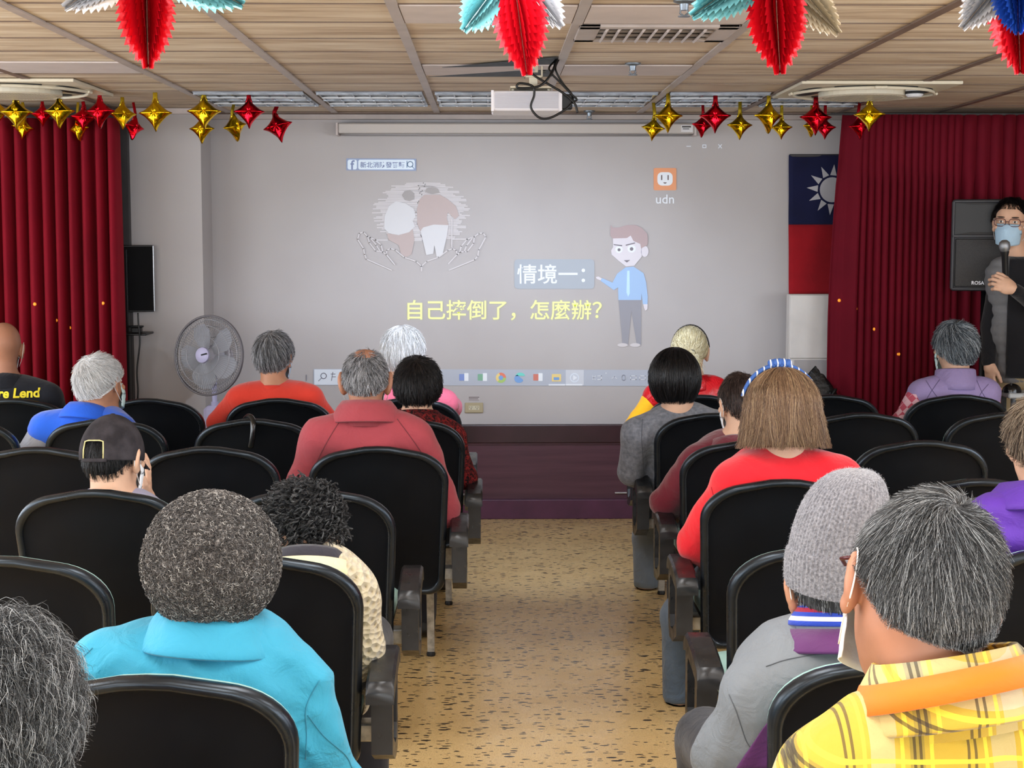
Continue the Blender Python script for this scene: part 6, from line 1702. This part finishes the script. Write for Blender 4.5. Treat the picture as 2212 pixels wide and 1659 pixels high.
# --- grey knit cap, grey jacket with purple
m_gj = cloth('grey_shell_jacket', (118, 124, 130), 500, .05, .45, .6, .05)
b = person('beanie', 'man in a tall grey knit cap and grey jacket with purple trim by the aisle', (1800, 1268, 2.90), (-4, 10, -4), .99, PV('R', 6, 1985, .27, -.14), (.20, .06), nb=at(1815, 1405, 2.86), shl=at(1632, 1524, 2.84), shr=at(1990, 1490, 2.86), ell_=at(1565, 1650, 2.90), wl=at(1620, 1720, 3.12), top=m_gj, sk=sk_mid, vox=.0095, hv=.0052, seed=16, bulk=1.12, fold=.013, armr=1.05, ears=1.15,
    hair=dict(mat='saltdark', n=2600, scale=(.99, 1.0, .99), len=.25, lift=.006, nape=2.5, side=1.6, rad=.0006, crown=(0, 0, 1), swirl=.1, down=.6, jit=.3))
pur = cloth('purple_piping', (92, 44, 98), 500, .06, .3, .6)
collar_mesh(b['o'], b['base'], b['nb'], b['hc'], dict(mat=m_gj, prof=[(.064, -.02), (.066, .058), (.070, .062), (.076, .054), (.090, .012), (.082, -.01)], tilt=12, sx=1.1, at=(0, 0, .016), name='jacket_collar'), 1, b['R'])
collar_mesh(b['o'], b['base'], b['nb'], b['hc'], dict(mat=pur, prof=[(.086, .026), (.089, .028), (.101, .004), (.113, -.012), (.112, -.018), (.092, -.006)], tilt=14, sx=1.16, at=(0, 0, .014), name='purple_collar_band'), 1, b['R'])
cblue = cloth('blue_knit', (40, 66, 168), 500); cwh = cloth('white_knit', (222, 220, 224), 500); crd = cloth('red_knit', (150, 34, 60), 500)
pp = [(.060, .03), (.061, .088), (.064, .092), (.068, .090), (.073, .082), (.078, .074), (.083, .066), (.088, .058), (.092, .050), (.086, .048)]
collar_mesh(b['o'], b['base'], b['nb'], b['hc'], dict(mat=cblue, prof=pp, tilt=12, sx=1.1, name='striped_shirt_collar', bands=([cblue, cwh, crd], [0, 0, 0, 0, 2, 0, 1, 0, 0, 0])), 1, b['R'])
# purple panel low on the jacket
tk = NT('grey_rib_knit'); tk.set(tk.ramp(tk.noise(190, 3), [(.35, (98, 98, 104)), (.7, (148, 148, 154))]), .95, 0, .15, .4); tk.bump(tk.noise(260, 2), .5, .003); m_rib = tk.m
AXT = np.array(Matrix.Rotation(math.radians(8), 3, 'X') @ Matrix.Rotation(math.radians(7), 3, 'Y'))
def beanf(s, ph):
    # rounded slack crown, body, then a turned-up cuff
    if s < .66:
        u = s/.66; z = .228-.160*u**1.25; rr_ = .0945*(1-(1-u)**2.4)**.5 if u > 0 else 0
        rr_ *= 1+.05*math.sin(2*ph+1)*(1-u)+.05*math.sin(3*ph+.5)*(1-u)
        lx, ly = .036*(1-u)**1.2, .012*(1-u)
    else:
        u = (s-.66)/.34; z = .068-.058*u; rr_ = .0945+.0065*math.sin(math.pi*min(1, .12+u*.80))**.5; lx = ly = 0
        z -= .022*(.5+.5*math.cos(ph))*u
    rib = .0012*math.sin(ph*64)*(1 if s > .12 else s*8) + .0007*math.sin(z*900)*math.sin(ph*32)
    p = AXT@V((rr_*.96+rib)*math.sin(ph)+lx, -(rr_*1.12+rib)*math.cos(ph)+ly, z)
    return (p[0], p[1]-.010, p[2]+.004)
hat = head_shell(b, 'knit_cap', [m_rib], beanf, 384, 96)
me = hat.data; pv_ = np.zeros(len(me.vertices)*3, np.float32); me.vertices.foreach_get('co', pv_); pv_ = pv_.reshape(-1, 3); ctr = np.array(b['H'](0, -.012, .06))-b['base']; rng = np.random.RandomState(5)
sel = rng.choice(len(pv_), 5200); pts = pv_[sel]; nr = unit(pts-ctr)
vv, qq = shell_strands(b, pts, nr, rng.uniform(.002, .006, (5200, 1, 1)), .00022, None, '', None, rng, .0015)
link('wool_fuzz', mesh_np('wool_fuzz', vv, qq, [hairmat('grey_wool_fuzz', [(0, (110, 110, 116)), (1, (206, 206, 212))], .9)]), hat)
face_mask(b, m_mask)

# --- plaid shirt man, nearest on the right
t = NT('yellow_plaid_flannel'); t.m['x'] = 0
X, Yc, Z = t.xyz()
arc = t.math('SUBTRACT', Z, t.math('MULTIPLY', Yc, .35))
def bandset(coord, f, ph, stops): return t.N('ShaderNodeMath', {0: t.math('ADD', t.math('MULTIPLY', coord, f), ph)}, operation='FRACT').outputs[0]
fx, fz = bandset(t.math('ADD', X, 10.0), 7.2, .15, 0), bandset(t.math('ADD', arc, 10.0), 6.6, .42, 0)
YEL, CRM, OLV, DRK = (186, 158, 58), (188, 180, 146), (112, 104, 62), (60, 50, 44)
def wide(f): return t.ramp(f, [(0, YEL), (.30, CRM), (.50, YEL), (.62, OLV), (.74, YEL)], True)
c = t.mix(.5, wide(fx), wide(fz))
def thin(f, col, pos, w=.012):
    m = 0.0
    for p_ in pos:
        d = t.math('LESS_THAN', t.math('ABSOLUTE', t.math('SUBTRACT', f, p_)), w); m = d if m == 0.0 else t.math('MAXIMUM', m, d)
    return m
for f in (fx, fz):
    c = t.mix(t.math('MULTIPLY', thin(f, 0, (.10, .16, .66, .71)), .75), c, DRK)
    c = t.mix(t.math('MULTIPLY', thin(f, 0, (.56, .80, .25), .016), .7), c, (240, 214, 70))
t.set(c, .9, 0, .2, .15); t.bump(t.math('ADD', t.noise(13, 3, dist=1.1), t.math('MULTIPLY', t.noise(900, 2), .08)), .35, .02); m_plaid = t.m
b = person('plaid', 'grey-haired man in a yellow plaid shirt with an orange lanyard, nearest on the right', (1988, 1282, 1.83), (2, 12, 17), 1.04, (at(2040, 1500, 1.8)[0], 1.66+.27), (.20, .06), nb=at(2060, 1520, 1.76), shl=at(1800, 1680, 1.74), shr=at(2330, 1620, 1.76), ell_=at(1700, 1960, 1.72), top=m_plaid, sk=sk_red, vox=.0085, hv=.0045, seed=17, bulk=1.15, fold=.009, ears=1.02,
    hair=dict(mat='saltdark', n=15000, scale=(.985, 1.03, 1.02), len=.55, lift=.010, cl=6, cr=.03, crown=(-.04, -.50, .86), swirl=.55, jit=.28, rad=.00038, seg=10, nape=2.18, side=1.36, clump=.35, down=.30, bald=((-.02, -.52, .84), .24, .62, .013)),
    collar=dict(mat=m_plaid, prof=[(r*1.04, z*1.1) for r, z in FOLDED], tilt=14, roll=-9, sx=1.1))
face_mask(b, m_mask)
mb = MB(); gm = b['H']
fr_ = [gm(-.071, .090, .014), gm(-.090, .04, .016), gm(-.094, -.012, .016)]; mb.tube([tuple(np.array(p)-b['base']) for p in fr_], .0026, 8)
fr_ = [gm(.071, .085, .014), gm(.084, .03, .016), gm(.088, -.012, .012)]; mb.tube([tuple(np.array(p)-b['base']) for p in fr_], .0026, 8)
for sx in (-1, 1): mb.tube([tuple(np.array(gm(sx*(.036+.026*math.cos(a)), .108, .012+.019*math.sin(a)))-b['base']) for a in np.linspace(0, 6.28, 18, endpoint=False)], .002, 6, closed=True)
mb.build('glasses', plain('dark_red_frame', (70, 20, 24), .3), b['o'], smooth=True)
m_lany = cloth('orange_ribbon', (240, 112, 22), 800, .04, .15, .6)
collar_mesh(b['o'], b['base'], b['nb'], b['hc'], dict(mat=m_lany, prof=[(.089, .036), (.092, .036), (.111, .004), (.108, .003)], tilt=16, roll=-12, sx=1.14, sy=1.06, at=(.0, -.004, .008), name='lanyard'), 1, b['R'])

# --- purple puffer at the right edge
m_puf = cloth('purple_puffer_nylon', (86, 46, 150), 600, .08, .5, .55, .05)
b = person('purple', 'person with ash brown hair in a purple quilted jacket at the right edge', (2256, 962, 3.90), (6, 8, 4), 1.04, (at(2290, 1100, 3.9)[0], 3.66+.27), (.19, .06), nb=at(2260, 1092, 3.86), shl=at(2158, 1128, 3.84), shr=at(2390, 1130, 3.84), ell_=at(2122, 1250, 3.80), top=m_puf, vox=.0105, seed=18, bulk=1.2, fold=.004, quilt=42, armr=1.2, sk=sk_pale,
    hair=dict(mat='brown2', n=3600, scale=(1.10, 1.08, 1.06), len=.6, lift=.016, crown=(.1, -.3, .95), swirl=.3, jit=.25, rad=.0008, nape=2.5, side=1.7), collar=dict(mat=m_puf, prof=[(r*1.35, z*1.1) for r, z in FOLDED], tilt=14, wave=.004, name='hood'))
# --- lavender vest
m_lav = cloth('lavender_nylon', (148, 132, 176), 600, .05, .4, .65, .05)
t = NT('pink_gingham'); ch = t.N('ShaderNodeTexChecker', {'Vector': t.map(rot=(.5, .7, .6)), 'Color1': lin((220, 178, 190)), 'Color2': lin((188, 84, 104)), 'Scale': 34.0}); t.set(ch.outputs[0], .85, 0, .2); m_ging = t.m
b = person('lavender', 'lady with short blue-grey hair in a lavender padded vest, front row right', (2062, 752, 7.36), (10, 4, 0), 1.05, PV('R', 1, 2070), (.185, .06), nb=at(2064, 830, 7.32), shl=at(1990, 852, 7.32), shr=at(2130, 852, 7.32), ell_=at(1948, 915, 7.3), top=m_lav, sleeve=m_ging, garment='vest', sk=sk_pale, vox=.0115, seed=19, bulk=1.1,
    hair=dict(mat='bluegrey', n=3400, scale=(1.12, 1.10, 1.06), len=.75, lift=.014, crown=(-.2, -.35, .9), swirl=.65, jit=.22, rad=.0012, nape=2.35, side=1.62), collar=dict(mat=m_lav, prof=[(.070, -.03), (.072, .066), (.078, .074), (.088, .068), (.094, .0), (.10, -.03)], tilt=8))
face_mask(b, m_maskg)

# --- the standing speaker with microphone
m_vest = cloth('grey_down_vest', (112, 112, 114), 600, .06, .3, .6, .05); m_blk = cloth('black_sweater', (20, 20, 24), 500, .1, .3, .9, .2); m_kha = cloth('khaki_trousers', (158, 142, 112), 500, .05, .3)
SY = 7.78
b = person('speaker', 'standing person in glasses and blue face mask holding a microphone, at the right edge', (2184, 482, SY), (152, 4, -3), 1.02, (at(2214, 700, SY)[0], SY), (.175, .06), nb=at(2196, 556, SY), shl=at(2272, 590, SY), shr=at(2163, 592, SY), elr=at(2139, 706, SY+.02), wr=at(2136, 782, SY-.05), ell_=at(2292, 700, SY-.14), wl=at(2194, 628, SY-.33),
    top=m_vest, sleeve=m_blk, garment='vest', legs=m_kha, sk=sk_pale, vox=.0105, hv=.0048, seed=20, bulk=.92, fold=.002, quilt=62, stand=(-.30, -1), face=True,
    handR=dict(fwd=(.1, -.1, -1), up=(-.9, -.3, 0), curl=38), handL=dict(fwd=(-.85, -.15, .35), up=(.1, -1, .25), curl=78, thumb=10),
    hair=dict(mat='black', n=5200, cl=3, scale=(1.06, 1.06, 1.05), len=.45, lift=.012, crown=(0, -.35, .93), swirl=.2, jit=.2, rad=.0012, nape=2.3, side=1.5, front=.98, down=.15))
face_mask(b, m_maskb)
# black sweater seen between the open vest edges: a smooth panel just proud of the vest
tree = BVHTree.FromPolygons([tuple(x.co) for x in b['g'].data.vertices], [tuple(p.vertices) for p in b['g'].data.polygons])
fw, rg = b['fwd'], b['rgt']; vv = []; nu, nw = 12, 30
for j in range(nw+1):
    t_ = j/nw; z_ = (b['nb'][2]+.0)*(1-t_)+(b['pv'][2]-.02)*t_; hwid = .035+.055*t_**.8
    cc = b['nb']*(1-t_)+b['pv']*t_
    for i in range(nu+1):
        q = V(cc[0], cc[1], z_)+rg*(hwid*(2*i/nu-1)) - b['base']
        h = tree.ray_cast(Vector(q+fw*.6), Vector(-fw)); y = (np.array(h[0]) if h[0] is not None else q+fw*.08)
        vv.append(y)
vv = np.array(vv).reshape(nw+1, nu+1, 3); dep = vv@fw
for _ in range(6): dep[1:-1, 1:-1] = .25*(dep[:-2, 1:-1]+dep[2:, 1:-1]+dep[1:-1, :-2]+dep[1:-1, 2:])
vv = vv+fw*((dep-(vv@fw))[..., None])+fw*.010
idx = np.arange((nw+1)*(nu+1)).reshape(nw+1, nu+1)
swo = link('sweater_front', mesh_np('sweater_front', vv.reshape(-1, 3), np.stack([idx[:-1, :-1], idx[:-1, 1:], idx[1:, 1:], idx[1:, :-1]], -1).reshape(-1, 4), [m_blk]), b['o']); md = swo.modifiers.new('t', 'SOLIDIFY'); md.thickness = .012; md.offset = 0
gm = b['H']; mb = MB()
for sx in (-1, 1):
    ring_ = []
    for a in np.linspace(0, 6.28, 22, endpoint=False):
        ca, sa = math.cos(a), math.sin(a); ring_.append(np.array(gm(sx*.035+.027*np.sign(ca)*abs(ca)**.7, .114-.002*abs(ca), .010+.019*np.sign(sa)*abs(sa)**.7))-b['base'])
    mb.tube([tuple(p) for p in ring_], .0019, 6, closed=True)
    mb.tube([tuple(np.array(gm(*p))-b['base']) for p in ((sx*.062, .110, .014), (sx*.080, .05, .016), (sx*.087, -.008, .014))], .0019, 6)
mb.tube([tuple(np.array(gm(*p))-b['base']) for p in ((-.010, .114, .012), (0, .117, .015), (.010, .114, .012))], .0017, 6)
mb.build('glasses', plain('dark_red_glasses', (74, 22, 30), .3), b['o'], smooth=True)
# microphone in his hand
mt = at(2170, 532, SY-.29); mbm = at(2172, 598, SY-.275)
mic = empty('microphone', tuple(mbm), 'black wireless microphone with silver ball head held by the standing speaker', 'microphone')
ax_ = Vector(mt-mbm).normalized(); Mq = Vector((0, 0, 1)).rotation_difference(ax_).to_matrix().to_4x4(); Ln = float(np.linalg.norm(mt-mbm))
MB().lathe([(0, -.06), (.013, -.06), (.0145, -.04), (.016, Ln-.05), (.021, Ln-.03), (.021, Ln-.024), (0, Ln-.024)], 20, Mq).build('handle', plain('mic_black', (16, 16, 18), .35), mic, smooth=True, auto=40)
MB().lathe([(.019, Ln-.026), (.026, Ln-.012), (.0275, Ln+.004), (.024, Ln+.020), (.012, Ln+.030), (0, Ln+.031)], 24, Mq).build('ball_grille', plain('mic_mesh', (150, 152, 156), .35, .8, bump=.6, bscale=900, bdist=.001), mic, smooth=True)

# ---- seams and sewn-on panels that lie on the clothes
def on_cloth(b, pix, off=.0015, target=None):
    g = target or b['g']; tree = BVHTree.FromPolygons([tuple(x.co) for x in g.data.vertices], [tuple(p.vertices) for p in g.data.polygons])
    o = Vector(V(0, 0, CAM_H)-b['base']); out = []
    for px, py in pix:
        d = Vector(at(px, py, 1.0)-V(0, 0, CAM_H)).normalized(); h = tree.ray_cast(o, d)
        out.append(None if h[0] is None else h[0]+h[1]*off)
    return out
def dense(p, n=6):
    q = smooth_path([(x, y, 0) for x, y in p], n); return [(a, c) for a, c, _ in q]
def seam(key, lines, mat, r=.0012, name='seam', off=.0008):
    b = BODY[key]
    for l in lines:
        run = [p for p in on_cloth(b, dense(l), off) if p is not None]
        if len(run) > 2:
            MB().tube([tuple(p) for p in run], r, 5).build(name, mat, b['o'], smooth=True)
def panel(key, quad, mat, name, n=14, off=.004):
    """quad: four pixel corners a,b,c,d; fills it bilinearly on the cloth"""
    b = BODY[key]; a, bb, c, d = [np.array(q, float) for q in quad]; pts = []
    for j in range(n+1):
        for i in range(n+1):
            u, w = i/n, j/n; pts.append((a*(1-u)+bb*u)*(1-w)+(d*(1-u)+c*u)*w)
    h = on_cloth(b, pts, off); ok = [x is not None for x in h]
    v = [tuple(x) if x is not None else (0, 0, 0) for x in h]; f = []
    for j in range(n):
        for i in range(n):
            q = (j*(n+1)+i, j*(n+1)+i+1, (j+1)*(n+1)+i+1, (j+1)*(n+1)+i)
            if all(ok[k] for k in q) and max((Vector(v[q[0]])-Vector(v[q[k]])).length for k in (1, 2, 3)) < .08: f.append(q)
    if f:
        o = MB().add(v, f).build(name, mat, b['o'], smooth=True); md = o.modifiers.new('t', 'SOLIDIFY'); md.thickness = .003; md.offset = 0
m_seam = {k: cloth('stitched_seam_'+k, c, 500, .05, .1) for k, c in (('maroon', (110, 44, 52)), ('turq', (44, 126, 152)), ('grey', (84, 88, 94)), ('lav', (92, 80, 116)), ('red', (176, 22, 34)), ('ink', (60, 50, 40)), ('gsw', (90, 94, 104)), ('fleece', (28, 72, 170)))}
seam('maroon', [[(735, 908), (712, 945), (690, 985), (672, 1025), (655, 1060)], [(858, 905), (895, 955), (925, 1000), (948, 1050)]], m_seam['maroon'], .0016)
seam('boucle', [[(660, 1640), (662, 1585), (660, 1535), (672, 1500), (690, 1470)], [(665, 1545), (700, 1590), (745, 1630), (760, 1659)], [(200, 1400), (160, 1440), (140, 1480)]], m_seam['turq'], .0011)
seam('beanie', [[(1575, 1500), (1590, 1535), (1600, 1565), (1612, 1600), (1625, 1620)], [(1655, 1440), (1700, 1425), (1760, 1415), (1830, 1410)]], m_seam['grey'], .0011)
panel('beanie', [(1648, 1570), (1712, 1490), (1700, 1659), (1590, 1659)], pur, 'purple_side_panel')
seam('lavender', [[(2000, 822), (2015, 845), (2035, 870)], [(2030, 820), (2012, 845), (1998, 868)], [(2110, 822), (2120, 845), (2135, 870)], [(2135, 830), (2120, 848), (2110, 868)]], m_seam['lav'], .0014)
seam('redlady', [[(1537, 1052), (1545, 1085), (1555, 1120), (1562, 1160)]], m_seam['red'], .0014)
seam('greysw', [[(1388, 905), (1386, 940), (1388, 985), (1390, 1020)]], m_seam['gsw'], .0016)
